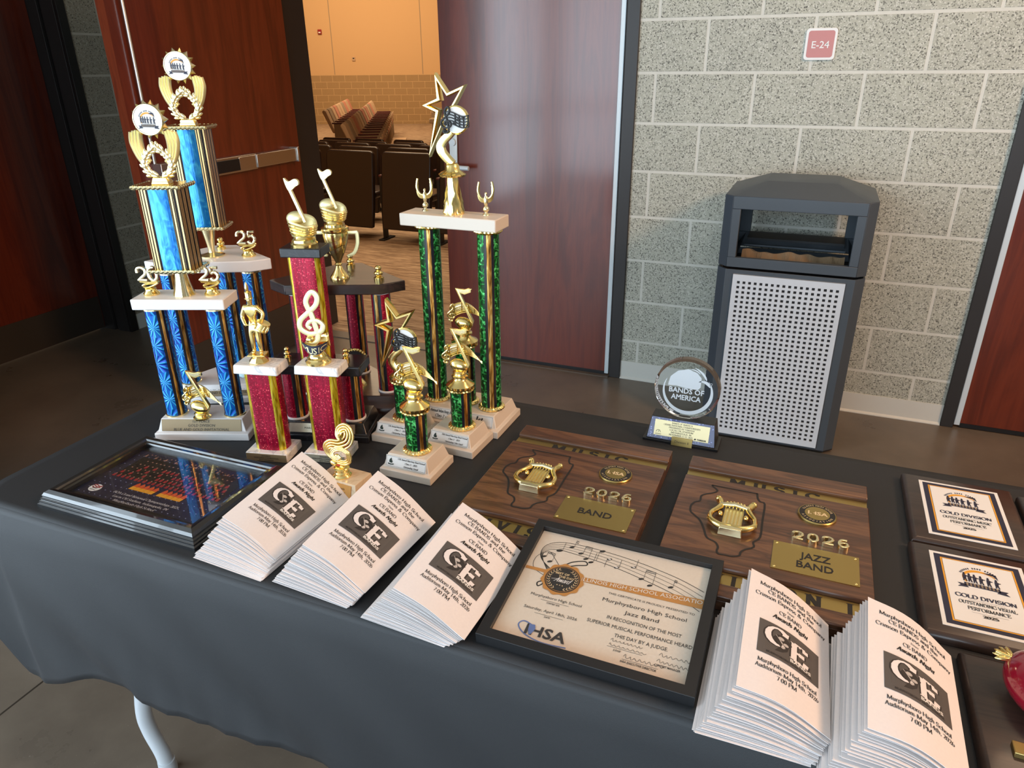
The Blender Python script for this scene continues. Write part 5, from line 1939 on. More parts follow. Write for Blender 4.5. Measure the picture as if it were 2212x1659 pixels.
g.lathe([(0.0056, 0.1255), (0.0062, 0.1275), (0.0058, 0.1285), (0.0062, 0.139), (0.0045, 0.140)], 'gold', (0, -0.001), 20)
g.lathe([(0.0012, 0.139), (0.003, 0.142), (0.0036, 0.148), (0.002, 0.155), (0.0002, 0.158)], 'gold', (0, -0.004), 14)
g.lathe([(0.0066, 0.1268), (0.0075, 0.1264), (0.0066, 0.1275)], 'gold', (0, -0.0024), 20)
g.build('plumed_hat', f, smooth=50)
g = G()
dr = Matrix.Translation((0.021, -0.019, 0.071)) @ Matrix.Rotation(R(26), 4, 'Y')
g.X = dr
g.lathe([(0, 0), (0.0125, 0), (0.0125, 0.003), (0.0115, 0.0033), (0.0115, 0.0125), (0.0125, 0.0128), (0.0125, 0.0158), (0.0, 0.0155)], 'gold', (0, 0), 26)
for i in range(10):
    a = 2 * PI * i / 10
    g.tube([(0.0119 * math.cos(a), 0.0119 * math.sin(a), 0.002), (0.0119 * math.cos(a + 0.3), 0.0119 * math.sin(a + 0.3), 0.014)], 0.0006, 'gold', 5)
g.X = Matrix.Identity(4)
g.build('drum', f, smooth=50)
g = G()
g.tube([(-0.008, -0.0155, 0.0785), (0.020, -0.021, 0.083)], [0.0009, 0.0007], 'gold', 6)
g.tube([(0.0150, -0.0155, 0.0785), (0.008, -0.024, 0.084)], [0.0009, 0.0007], 'gold', 6)
g.build('drumsticks', f)

t = red_single('single red column with a gold treble clef over a MUSIC banner', -0.122, -2.281, R(12),
               ['SEMOBDA', 'MARCHING COMPETITION', 'BEST MUSIC'])
f = thing('clef_figure', None, None)
f.parent = t
f.location = (-0.004, 0.0, 0.201)
f.rotation_euler = (0, 0, R(10))
g = G()
gold_foot(g, 0.024, 0.0, 0.026)
g.build('figure_foot', f)
g = G()
nb = 16
def bn(u, v, d=0.0):
    x = -0.027 + 0.054 * u
    sag = 0.008 * (1 - (2 * u - 1) ** 2)
    z = 0.0275 + 0.0205 * v - sag * 0.75 + 0.006 * (1 - v) * (2 * u - 1) ** 2
    y = -0.021 + 0.014 * (2 * u - 1) ** 2 - d
    return (x * (0.86 + 0.14 * v), y, z)
g.grid(lambda u, v: bn(u, v), nb, 3, 'gold')
g.grid(lambda u, v: bn(0.045 + 0.91 * u, 0.08 + 0.84 * v, 0.0012), nb, 3, 'navy')
so_ = None
for i, ch in enumerate('MUSIC'):
    uc = (0.17, 0.37, 0.55, 0.69, 0.84)[i]
    vs, fs, a, b_ = text_mesh(ch)
    k = 0.0135 / 0.73 / 0.054
    g.add([bn(uc + (px - (a + b_) / 2) * k, 0.17 + py / 0.73 * 0.62, 0.0018) for px, py in vs], fs, 'satin_gold')
ob = g.build('banner', f, smooth=50)
g = G()
g.ball((-0.008, -0.009, 0.050), (0.0085, 0.007, 0.0068), 'gold', 18, 12)
g.stroke([(-0.001 + x * 0.112, 0.040 + z * 0.100) for x, z in CLEF[6:]], [0.0075] * 6 + [0.0092] * (len(CLEF) - 6 - 30) + [0.0075] * 24, -0.008, -0.003, 'satin_gold', 0.0012)
g.build('treble_clef', f, smooth=50)
g = G()
g.grid(lambda u, v: (0.026 * math.cos(R(20 + 130 * u)) * (1 - 0.08 * v), 0.006 + 0.012 * math.sin(R(20 + 130 * u)), 0.030 + 0.028 * v * (1 - 0.7 * u)), 18, 3, 'gold')
ob = g.build('back_scroll', f, smooth=60)
s_ = ob.modifiers.new('thickness', 'SOLIDIFY')
s_.thickness = 0.002

# ---- small clef trophy on a tan block
t = thing('trophy', 'small gold ribbon-shaped treble clef on a tan marble block behind the programmes', 'trophy', (-0.011, -2.392, T), R(-3))
g = G()
g.frustum((-0.047, 0.047, -0.034, 0.031), 0.0, (-0.0405, 0.0405, -0.0235, 0.0245), 0.040, 'tan_marble')
b = g.build('base', t, bevel=0.0012)
name_plate(b, ['Western Illinois', 'Marching Festival'], 0.066, 0.022, (0.0, -0.0305, 0.0155), (0, 0.0105, 0.040), 'cert_gold', size=0.0045, gap=1.6)
f = thing('clef_figure', None, None)
f.parent = t
f.location = (-0.002, -0.004, 0.040)
g = G()
g.lathe([(0, 0), (0.0165, 0), (0.017, 0.002), (0.0135, 0.005), (0.0135, 0.008), (0.0115, 0.010), (0.0115, 0.014), (0.0145, 0.0165), (0.010, 0.020), (0, 0.020)], 'gold', (0, 0), 30)
g.build('figure_foot', f)
g = G()
path = catmull([(-0.012, 0.020), (-0.009, 0.026), (0.002, 0.022), (0.014, 0.033), (0.020, 0.043), (0.016, 0.055), (0.004, 0.058), (-0.008, 0.053), (-0.006, 0.044), (0.004, 0.040), (0.008, 0.047)], 6)
g.stroke([(0.004, 0.014), (0.005, 0.028)], 0.006, -0.005, 0.003, 'gold', 0.001)
g.ball((-0.013, -0.004, 0.026), (0.008, 0.006, 0.006), 'gold', 14, 10)
P1 = catmull([(0.002, 0.031), (-0.016, 0.043), (-0.020, 0.058), (-0.010, 0.067), (0.006, 0.067), (0.020, 0.074), (0.024, 0.088), (0.018, 0.099), (0.006, 0.094), (0.004, 0.083), (0.012, 0.082)], 7)
n1 = len(P1)
def wid(i, n):
    return 0.006 + 0.0125 * math.sin(PI * i / n) ** 1.4
for k in range(4):                            # ribbon of staff lines
    off = (k - 1.5) / 3
    q = []
    for i in range(n1):
        a, b_ = P1[max(i - 1, 0)], P1[min(i + 1, n1 - 1)]
        dx, dz = b_[0] - a[0], b_[1] - a[1]
        l = math.hypot(dx, dz) or 1
        w_ = wid(i, n1) * off
        q.append((P1[i][0] - dz / l * w_, -0.004 - 0.006 * math.sin(i / n1 * 7), P1[i][1] + dx / l * w_))
    g.tube(q, 0.0021, 'gold', 8)
P2 = catmull([(0.0, 0.034), (0.014, 0.032), (0.023, 0.040), (0.021, 0.053), (0.008, 0.060), (-0.006, 0.055), (-0.007, 0.046), (0.002, 0.041), (0.008, 0.046)], 7)
n2 = len(P2)
for k in range(3):
    off = (k - 1) / 2.4
    q = []
    for i in range(n2):
        a, b_ = P2[max(i - 1, 0)], P2[min(i + 1, n2 - 1)]
        dx, dz = b_[0] - a[0], b_[1] - a[1]
        l = math.hypot(dx, dz) or 1
        w_ = 0.010 * off * (1 - 0.5 * i / n2)
        q.append((P2[i][0] - dz / l * w_, -0.008 + 0.004 * math.sin(i / n2 * 6), P2[i][1] + dx / l * w_))
    g.tube(q, 0.0019, 'gold', 8)
g.ball((0.001, -0.010, 0.0455), (0.0042, 0.0035, 0.0042), 'gold', 12, 8)
g.build('ribbon_clef', f, smooth=60)

# ---- the tall green trophy
t = thing('trophy', 'tallest green trophy, gold star above two long columns, 1st plate', 'trophy', (0.062, -2.036, T), R(-0.5))
b = step_base(t, 0.206, 0.126, 0.045, 'ivory_plastic', 0.014)
o, uy, h = base_face(0.206, 0.126, 0.045, 0.014)
name_plate(b, [('17th Annual Marching Band Festival', 0.094), ('Class 2 ~ 2025', 0.042)], 0.178, h * 0.86, (o[0], o[1] - 0.0006, o[2] + 0.002), uy, 'white', 'ink', size=0.0062, font='serif', border=True, gap=1.7, dx=-0.026)
g = G()
P = plane((o[0], o[1] - 0.0006, o[2] + 0.002), (1, 0, 0), uy, 0.0016)
serif(g, '1st', 0.055, 0.0055, 0.0145, 'ink', P, shear=0.25, thick=20, thin=9, ser=12)
g.build('place_lettering', b, smooth=0)
for x in (-0.064, 0.066):
    column(t, x, -0.010, 0.045, 0.428, 0.0215, 0.0215, 'foil_green', [(R(-66 if x < 0 else -63), 1), (R(54), 1), (R(174), 1)], collar='gear', gw=0.38, bw=0.92)
hex_plate(t, [(-0.103, -0.056), (0.103, -0.056), (0.103, 0.008), (-0.103, 0.008)], 0.431, 0.455, 'ivory_plastic', 'deck')
column(t, 0.004, -0.004, 0.045, 0.182, 0.0205, 0.0205, 'foil_green', [(R(-42), 1), (R(78), 1), (R(198), 1)], collar='gear', gw=0.36, bw=0.95, name='short_column')
g = G()
g.lathe([(0, 0.182), (0.027, 0.183), (0.028, 0.188), (0.021, 0.192), (0.013, 0.197), (0.011, 0.203), (0, 0.203)], 'gold', (0.004, -0.004), 48, flute=24, amp=0.02)
g.build('gear_cap', t, smooth=40)
note_sheet(t, 0.203, 1.0, xy=(0.004, -0.004), rz=R(14))
g = G()
nn, tw = 44, 18
prof = [(0.0205, 0.455), (0.0200, 0.459), (0.0170, 0.476), (0.0135, 0.495), (0.0108, 0.515), (0.0095, 0.526)]
v, fcs = [], []
for k, (r_, z_) in enumerate(prof):
    for i in range(nn):
        a = 2 * PI * i / nn
        rr = r_ * (1 + (0.17 * math.cos(6 * (a + (z_ - 0.455) * tw)) if 0 < k else 0))
        v.append((rr * math.cos(a), -0.022 + rr * math.sin(a), z_))
for k in range(len(prof) - 1):
    for i in range(nn):
        j = (i + 1) % nn
        fcs.append((k * nn + i, k * nn + j, (k + 1) * nn + j, (k + 1) * nn + i))
g.add(v, fcs, 'gold')
g.lathe([(0.010, 0.524), (0.024, 0.525), (0.026, 0.529), (0.021, 0.533), (0.014, 0.536), (0.013, 0.545), (0.010, 0.549), (0, 0.549)], 'gold', (0, -0.022), 48, flute=16, amp=0.03)
g.build('twisted_riser', t, smooth=60)
star_figure(t, 0.5475, xy=(0, -0.022), rz=R(6), s=1.0)
for x in (-0.066, 0.066):                     # winged victories
    f = thing('winged_figure', None, None)
    f.parent = t
    f.location = (x, -0.016, 0.455)
    f.rotation_euler = (0, 0, R(28))
    g = G()
    g.lathe([(0, 0), (0.0065, 0), (0.006, 0.002), (0.003, 0.004), (0.0028, 0.006), (0.006, 0.009), (0.0062, 0.013), (0.0035, 0.0165), (0.0025, 0.018), (0.0042, 0.021), (0.0046, 0.028), (0.0038, 0.034), (0.0018, 0.0365), (0.0026, 0.039), (0.0022, 0.042), (0, 0.0435)], 'pale_gold', (0, 0), 18)
    g.build('figure_body', f, smooth=60)
    for sx in (-1, 1):
        g = G()
        for k in range(5):
            p = catmull([(sx * 0.003, 0.030 - k * 0.0012), (sx * (0.010 - 0.0005 * k), 0.034 - k * 0.002), (sx * (0.0145 - k * 0.0007), 0.046 - k * 0.004), (sx * (0.0120 + 0.0004 * k), 0.062 - k * 0.006)], 5)
            g.stroke(p, 0.0042, -0.0008 + 0.0006 * k, 0.0008 + 0.0006 * k, 'gold', 0.0006)
        g.build('wing', f, smooth=50)

# ---- three short green trophies
def green_small(label, x, y, rz, lines, cx=0.005, fig='note', frz=0):
    t = thing('trophy', label, 'trophy', (x, y, T), rz)
    b = step_base(t, 0.110, 0.096, 0.045, 'ivory_plastic', 0.0135)
    o, uy, h = base_face(0.110, 0.096, 0.045, 0.0135)
    name_plate(b, lines, 0.086, h * 0.80, (o[0], o[1] - 0.0006, o[2] + 0.0025), uy, 'white', 'ink', size=0.0031, font='serif', border=True, logo=True, gap=2.1, dx=0.011)
    column(t, cx, -0.004, 0.045, 0.134, 0.0210, 0.0210, 'foil_green', [(R(-33), 1), (R(87), 1), (R(207), 1)], collar='gear', gw=0.36, bw=0.95)
    g = G()
    g.lathe([(0, 0.134), (0.027, 0.135), (0.028, 0.140), (0.0215, 0.1445), (0.0155, 0.149), (0.0125, 0.153), (0.0125, 0.157), (0, 0.157)], 'gold', (cx, -0.004), 48, flute=24, amp=0.02)
    g.build('gear_cap', t, smooth=40)
    if fig == 'note':
        note_sheet(t, 0.156, 1.02, xy=(cx, -0.004), rz=frz)
    else:
        star_figure(t, 0.143, 1.0, xy=(cx, -0.004), rz=frz)
    return t


green_small('short green note trophy nearest the programmes, labelled Outstanding Visual', 0.066, -2.266, R(0), [('17th Annual Marching Band Festival', 0.058), ('Class 2 ~ 2025', 0.026), ('Outstanding Visual', 0.031)], 0.006, frz=R(10))
green_small('short green note trophy beside the walnut plaque, labelled Outstanding Color Guard', 0.098, -2.146, R(-2), [('17th Annual Marching Band Festival', 0.058), ('Class 2 ~ 2025', 0.026), ('Outstanding Color Guard', 0.040)], 0.010, frz=R(12))
green_small('short green trophy with a gold shooting star and round music disc', -0.025, -2.153, R(2), [('17th Annual Marching Band Festival', 0.058), ('Class 2 ~ 2025', 0.026), ('Outstanding Percussion', 0.038)], 0.006, fig='star', frz=R(4))

# ================================================================== flat things on the cloth
def m_glazing():
    m = NT('picture_glass')
    nt = m.t
    geo = m.n('NewGeometry')
    ior = m.math('SUBTRACT', 1.5, m.math('MULTIPLY', geo.outputs['Backfacing'], 0.8333))
    fr = m.n('Fresnel', {'IOR': ior})
    tr = m.n('BsdfTransparent')
    gl = m.n('BsdfGlossy', {'Roughness': 0.03})
    mx = m.n('MixShader', {0: fr.outputs[0], 1: tr.outputs[0], 2: gl.outputs[0]})
    nt.links.new(mx.outputs[0], nt.nodes['Material Output'].inputs[0])
    return m.mat


M['glazing'] = m_glazing()


def rect_loop(w, d, z):
    return [(-w / 2, -d / 2, z), (w / 2, -d / 2, z), (w / 2, d / 2, z), (-w / 2, d / 2, z)]


def moulding(parent, w, d, prof, mat, name='frame', bevel=0.0):
    g = G()
    g.loft([rect_loop(w - 2 * i, d - 2 * i, z) for i, z in prof], mat, caps=False)
    return g.build(name, parent, smooth=0, bevel=bevel)


# ---- framed band photograph
t = thing('picture_frame', 'glossy black ridged frame holding a dark blue band photograph', 'picture frame', (-0.322, -2.508, T), R(0.5))
moulding(t, 0.362, 0.250, [(0, 0), (0, 0.006), (0.0025, 0.0075), (0.0025, 0.011), (0.005, 0.0125), (0.005, 0.016), (0.0075, 0.0175), (0.0075, 0.021), (0.0105, 0.026), (0.017, 0.030), (0.0235, 0.0285), (0.026, 0.0255), (0.031, 0.025), (0.0325, 0.022), (0.0325, 0.014)], 'frame_gloss')
g = G()
g.box(-0.176, 0.176, -0.120, 0.120, 0.0, 0.012, 'black_plastic')
g.build('backing', t, smooth=0)
g = G()
W_, H_ = 0.300, 0.188
P0 = lambda x, y, d=0.0: (x, y, 0.0135 + d)
g.add([P0(-W_ / 2, -H_ / 2), P0(W_ / 2, -H_ / 2), P0(W_ / 2, H_ / 2), P0(-W_ / 2, H_ / 2)], [(0, 1, 2, 3)], 'photo_navy')
Pa = lambda x, y: P0(x, y, 0.0003)
Pb = lambda x, y: P0(x, y, 0.0006)
Pc_ = lambda x, y: P0(x, y, 0.0009)
rect_(g, -W_ / 2, -H_ / 2, W_ / 2, -H_ / 2 + 0.016, 'photo_black', Pa)
rect_(g, -W_ / 2, H_ / 2 - 0.012, W_ / 2, H_ / 2, 'photo_black', Pa)
random.seed(5)
for r_ in range(9):                           # rows of stars
    for c in range(22):
        x = -0.14 + c * 0.0133 + (0.0066 if r_ % 2 else 0)
        y = -0.072 + r_ * 0.017
        rect_(g, x - 0.0012, y - 0.0007, x + 0.0012, y + 0.0007, 'photo_star', Pa)
rect_(g, -0.125, -0.006, 0.128, 0.062, 'photo_black', Pa)
for r_ in range(6):                           # rows of players
    y0 = -0.012 + r_ * 0.0135
    n = 24 - r_
    for c in range(n):
        x = (c - (n - 1) / 2) * 0.0108 + random.uniform(-0.0012, 0.0012)
        hh = 0.0075
        rect_(g, x - 0.0032, y0, x + 0.0032, y0 + hh, 'photo_red' if (r_ in (1, 2, 3) and random.random() < 0.75) or r_ == 0 else 'photo_black', Pb)
        g.poly(circle(x, y0 + hh + 0.002, 0.0017, 6), 'photo_skin', Pb)
for c in range(30):
    x = (c - 14.5) * 0.0085
    g.poly(circle(x, 0.071 + 0.003 * math.sin(c), 0.0016, 6), 'photo_skin', Pb)
    rect_(g, x - 0.002, 0.064, x + 0.002, 0.069, 'photo_black' if c % 3 else 'photo_skin', Pb)
for c in range(10):                           # flame coloured flags in the front row
    x = -0.052 + c * 0.0112 + (0.010 if c > 4 else 0)
    g.poly([(x - 0.006, -0.037), (x + 0.005, -0.037), (x + 0.0065, -0.028), (x - 0.004, -0.027)], 'photo_yellow', Pb)
    g.poly([(x - 0.004, -0.027), (x + 0.0065, -0.028), (x + 0.007, -0.0205), (x + 0.001, -0.014), (x - 0.002, -0.020)], 'photo_flame', Pb)
g.poly(circle(-0.117, -0.056, 0.0125, 24, 0.0115), 'sign_white', Pb)
for k in range(3):
    line_(g, [(-0.127 + i * 0.0025, -0.0485 - 0.0032 * k + 0.0015 * math.sin(i * 0.9 + k)) for i in range(9)], 0.0018, 'photo_red', Pc_)
sans(g, 'MUSIC', -0.117, -0.0585, 0.0032, 'photo_black', Pc_, bold=0.04)
sans(g, 'FOR ALL', -0.117, -0.0635, 0.0026, 'photo_black', Pc_, bold=0.04)
serif(g, 'BOA Grand National Championships 2025', 0.002, -0.056, 0.0056, 'text_grey', Pc_, width=0.152, shear=0.2)
serif(g, 'Lucas Oil Stadium, Indianapolis, IN', 0.0, -0.0665, 0.0056, 'text_grey', Pc_, width=0.128, shear=0.2)
serif(g, 'Murphysboro High School', -0.004, -0.077, 0.0056, 'text_grey', Pc_, width=0.096, shear=0.2)
g.build('photograph', t, smooth=0)
g = G()
g.box(-0.1495, 0.1495, -0.0935, 0.0935, 0.0155, 0.0172, 'glazing')
g.build('glazing', t, smooth=0)

# ---- framed certificate, resting on the front edges of the two walnut plaques
ci = math.atan2(0.0275, 0.235)
t = thing('certificate_frame', 'plain black frame with a cream Best of the Day music award certificate', 'certificate', (0.5135, -2.520, T + 0.0142), 0, rot=(ci, 0, 0))
moulding(t, 0.292, 0.246, [(0, 0), (0, 0.0175), (0.0005, 0.018), (0.0145, 0.018), (0.015, 0.0175), (0.015, 0.010)], 'black_frame')
g = G()
g.box(-0.138, 0.138, -0.115, 0.115, 0.0005, 0.008, 'black_plastic')
g.build('backing', t, smooth=0)
CW, CH = 0.263, 0.217
g = G()
g.add([(-CW / 2, -CH / 2, 0.0085), (CW / 2, -CH / 2, 0.0085), (CW / 2, CH / 2, 0.0085), (-CW / 2, CH / 2, 0.0085)], [(0, 1, 2, 3)], 'cert_paper')
L1 = lambda u, v: ((u - 0.5) * CW, (0.5 - v) * CH, 0.0087)
L2 = lambda u, v: ((u - 0.5) * CW, (0.5 - v) * CH, 0.0090)
L3 = lambda u, v: ((u - 0.5) * CW, (0.5 - v) * CH, 0.0093)
XY1 = lambda x, y: (x, y, 0.0087)
XY2 = lambda x, y: (x, y, 0.0090)
XY3 = lambda x, y: (x, y, 0.0093)
cx_ = lambda u: (u - 0.5) * CW
cy_ = lambda v: (0.5 - v) * CH
for k in range(5):                            # staff sweeping in from the left loop to the right edge
    o_ = k / 4
    pts = catmull([(0.15 - 0.01 * o_, 0.36 + 0.03 * o_), (0.06 + 0.01 * o_, 0.27), (0.05 + 0.022 * o_, 0.16 + 0.04 * o_), (0.12 + 0.01 * o_, 0.085 + 0.075 * o_), (0.26, 0.065 + 0.10 * o_), (0.45, 0.075 + 0.115 * o_), (0.64, 0.105 + 0.135 * o_), (0.84, 0.16 + 0.15 * o_), (0.985, 0.225 + 0.175 * o_)], 6)
    line_(g, [(cx_(u), cy_(v)) for u, v in pts], 0.0010 if k in (0, 4) else 0.0006, 'ink', XY1)
line_(g, [(cx_(u), cy_(v)) for u, v in catmull([(0.16, 0.44), (0.05, 0.38), (0.035, 0.27), (0.09, 0.20), (0.14, 0.25), (0.20, 0.33)], 6)], 0.0008, 'ink', XY1)


def cnote(u, v, up=1, h=0.020, flag=0, s=1.0, hollow=False):
    x, y = cx_(u), cy_(v)
    g.poly([(x + 0.0036 * s * math.cos(a) + 0.0006 * math.sin(a), y + 0.0024 * s * math.sin(a) + 0.001 * math.cos(a)) for a in [2 * PI * i / 12 for i in range(12)]], 'ink', XY2)
    if hollow:
        g.poly([(x + 0.0024 * s * math.cos(a), y + 0.0012 * s * math.sin(a)) for a in [2 * PI * i / 10 for i in range(10)]], 'white', XY3)
    sx = x + 0.0034 * s * up
    line_(g, [(sx, y), (sx, y + h * up)], 0.0005, 'ink', XY2)
    for q in range(flag):
        line_(g, [(sx, y + h - 0.0035 * q), (sx + 0.004, y + h - 0.0015 - 0.0035 * q)], 0.0011, 'ink', XY2)
    return sx, y + h * up


def beam(a, b):
    p, q = cnote(*a), cnote(*b)
    for k in (0, -0.003):
        line_(g, [(p[0], p[1] + k), (q[0], q[1] + k)], 0.001, 'ink', XY2)


cnote(0.145, 0.165, 1, 0.020, s=1.3)
cnote(0.205, 0.105, 1, 0.016, 2)
beam((0.27, 0.145, 1, 0.018), (0.31, 0.185, 1, 0.026))
cnote(0.345, 0.205, 1, 0.022)
cnote(0.385, 0.075, -1, 0.022, s=1.15)
cnote(0.44, 0.135, -1, 0.018, hollow=True)
cnote(0.495, 0.195, 1, 0.018, hollow=True)
cnote(0.585, 0.155, 1, 0.018, hollow=True)
beam((0.645, 0.245, 1, 0.020), (0.70, 0.285, 1, 0.028))
cnote(0.81, 0.255, 1, 0.016, 2)
beam((0.075, 0.255, 1, 0.012), (0.12, 0.29, 1, 0.018))
g.stroke([(0, 0), (0, 0.0001)], 0.0001, 0, 0.0001, 'ink')
line_(g, [(cx_(u), cy_(v)) for u, v in catmull([(0.19, 0.33), (0.24, 0.25), (0.31, 0.21), (0.33, 0.24), (0.27, 0.27), (0.20, 0.33), (0.16, 0.42), (0.14, 0.50), (0.12, 0.53), (0.11, 0.50), (0.14, 0.47)], 6)], 0.0021, 'ink', XY1)
# gold band and seal
g.add([L2(0.005, 0.375), L2(0.12, 0.372), L2(0.12, 0.402), L2(0.005, 0.40)], [(3, 2, 1, 0)], 'cert_gold')
g.add([L2(0.33, 0.358), L2(1.0, 0.292), L2(1.0, 0.375), L2(0.33, 0.398)], [(3, 2, 1, 0)], 'cert_gold')
Pq = lambda x, y: L3(0.655 + x / CW, 0.366 - y / CH + (0.655 - (0.655 + x / CW)) * 0.085)
sans(g, 'ILLINOIS HIGH SCHOOL ASSOCIATION', 0.0062, 0.0, 0.0075, 'white', Pq, width=0.180)
sc_ = (cx_(0.235), cy_(0.425))
g.poly([(sc_[0] + (0.0310 + 0.0014 * math.cos(11 * a)) * math.cos(a), sc_[1] + (0.0310 + 0.0014 * math.cos(11 * a)) * math.sin(a)) for a in [2 * PI * i / 88 for i in range(88)]], 'cert_gold', lambda x, y: (x, y, 0.0093))
g.poly(circle(sc_[0], sc_[1], 0.0262, 40), 'ink', lambda x, y: (x, y, 0.0095))
ring = [(sc_[0] + 0.0242 * math.cos(a), sc_[1] + 0.0242 * math.sin(a)) for a in [2 * PI * i / 48 for i in range(49)]]
line_(g, ring, 0.0006, 'cert_gold', lambda x, y: (x, y, 0.0097))
for sx in (-1, 1):
    for i in range(11):
        a = R(-70 + 128 * i / 10)
        bx, by = sc_[0] + sx * 0.0205 * math.cos(a), sc_[1] + 0.0205 * math.sin(a)
        for q in (-1, 1):
            b_ = a + PI / 2 + q * 0.7
            line_(g, [(bx, by), (bx + sx * 0.0036 * math.cos(b_), by + 0.0036 * math.sin(b_))], 0.0010, 'tan_print', lambda x, y: (x, y, 0.0097))
Ps = lambda x, y: (sc_[0] + x, sc_[1] + y, 0.0098)
sans(g, 'BEST OF', -0.003, 0.0085, 0.0042, 'tan_print', Ps, bold=0.05)
sans(g, 'THE DAY', 0.005, 0.0025, 0.0042, 'tan_print', Ps, bold=0.05)
serif(g, 'Award', 0.0, -0.0065, 0.0085, 'white', Ps, shear=0.5, thick=14, thin=5)
line_(g, [(-0.016, -0.003), (-0.008, -0.001), (0.002, -0.0045)], 0.0006, 'white', Ps)
for x in (-0.004, 0, 0.004):
    g.poly(circle(x, -0.0125, 0.001, 6), 'tan_print', Ps)


def ct(body, u, v, size, width=None, mat='dark_ink', font='sans', **k):
    (sans if font == 'sans' else serif)(g, body, cx_(u), cy_(v) - size / 2, size, mat, XY2, width=width, **k)


ct('Murphysboro High School', 0.25, 0.605, 0.0050, 0.076)
rect_(g, cx_(0.17), cy_(0.637), cx_(0.33), cy_(0.635), 'dark_ink', XY2)
ct('CONTEST SITE', 0.245, 0.652, 0.0030, 0.019, bold=0.03)
ct('Saturday, April 18th, 2026', 0.25, 0.72, 0.0050, 0.078)
rect_(g, cx_(0.17), cy_(0.755), cx_(0.33), cy_(0.753), 'dark_ink', XY2)
ct('DATE', 0.245, 0.768, 0.0030, 0.008, bold=0.03)
# association logo: swoosh and letters
sw = catmull([(0.20, 0.86), (0.14, 0.84), (0.12, 0.88), (0.17, 0.935), (0.27, 0.965), (0.40, 0.955)], 6)
line_(g, [(cx_(u), cy_(v)) for u, v in sw], 0.0019, 'cert_blue', XY2)
sans(g, 'IHSA', cx_(0.275), cy_(0.93), 0.0175, 'dark_ink', XY3, width=0.058, bold=0.05)
g.poly([(cx_(u), cy_(v)) for u, v in ((0.175, 0.855), (0.205, 0.85), (0.215, 0.88), (0.205, 0.925), (0.195, 0.935), (0.18, 0.90))], 'cert_blue', lambda x, y: (x, y, 0.0096))
ct('THIS CERTIFICATE IS PROUDLY PRESENTED TO', 0.735, 0.435, 0.0038, 0.122)
ct('Murphysboro High School', 0.71, 0.497, 0.0068, 0.118)
ct('Jazz Band', 0.71, 0.562, 0.0068, 0.048)
ct('IN RECOGNITION OF THE MOST', 0.735, 0.632, 0.0063, 0.102)
ct('SUPERIOR MUSICAL PERFORMANCE HEARD', 0.72, 0.695, 0.0063, 0.143)
ct('THIS DAY BY A JUDGE.', 0.745, 0.758, 0.0063, 0.072)
random.seed(21)


def scrawl(u0, v0, wd, amp, n, tilt=0.0):
    x, y = cx_(u0), cy_(v0)
    pts = []
    for i in range(n):
        f_ = i / (n - 1)
        pts.append((x + wd * f_ + random.uniform(-0.0008, 0.0008), y + tilt * f_ + amp * (math.sin(i * 2.05) * (0.5 + 0.5 * random.random()) + (0.9 if i == 1 else 0))))
    line_(g, catmull(pts, 4), 0.0005, 'dark_ink', XY2)


scrawl(0.60, 0.80, 0.042, 0.0022, 26)
scrawl(0.595, 0.836, 0.050, 0.0018, 26)
rect_(g, cx_(0.59), cy_(0.852), cx_(0.77), cy_(0.850), 'dark_ink', XY2)
ct('JUDGE', 0.645, 0.868, 0.0030, 0.010, bold=0.03)
scrawl(0.685, 0.895, 0.052, 0.0030, 26)
rect_(g, cx_(0.68), cy_(0.917), cx_(0.86), cy_(0.915), 'dark_ink', XY2)
ct('IHSA EXECUTIVE DIRECTOR', 0.765, 0.932, 0.0034, 0.047, bold=0.03)
scrawl(0.85, 0.815, 0.044, 0.0026, 22, 0.002)
scrawl(0.845, 0.862, 0.044, 0.0028, 24)
ct('CONTEST MANAGER', 0.90, 0.888, 0.0034, 0.033, bold=0.03)
g.build('certificate', t, smooth=0)
g = G()
g.box(-0.131, 0.131, -0.108, 0.108, 0.0108, 0.0125, 'glazing')
g.build('glazing', t, smooth=0)

# ---- walnut association plaques
IL = [(-0.1026, 0.0995), (-0.0249, 0.0992), (-0.0231, 0.0846), (-0.0178, 0.0745), (-0.0102, 0.0695), (-0.0097, 0.0175), (-0.0092, -0.0312), (-0.018, -0.0486), (-0.0161, -0.0615), (-0.0277, -0.0729), (-0.0335, -0.0819), (-0.035, -0.0923), (-0.0456, -0.0982), (-0.0547, -0.0985), (-0.0646, -0.0992), (-0.0684, -0.0924), (-0.0679, -0.0821), (-0.0735, -0.0707), (-0.0854, -0.065), (-0.0908, -0.0566), (-0.0959, -0.0407), (-0.1056, -0.0187), (-0.1185, -0.0048), (-0.1246, 0.0025), (-0.1266, 0.0194), (-0.1221, 0.0332), (-0.1147, 0.0402), (-0.115, 0.0564), (-0.1082, 0.0654), (-0.097, 0.074), (-0.091, 0.0827), (-0.0947, 0.0897), (-0.0995, 0.0943)]


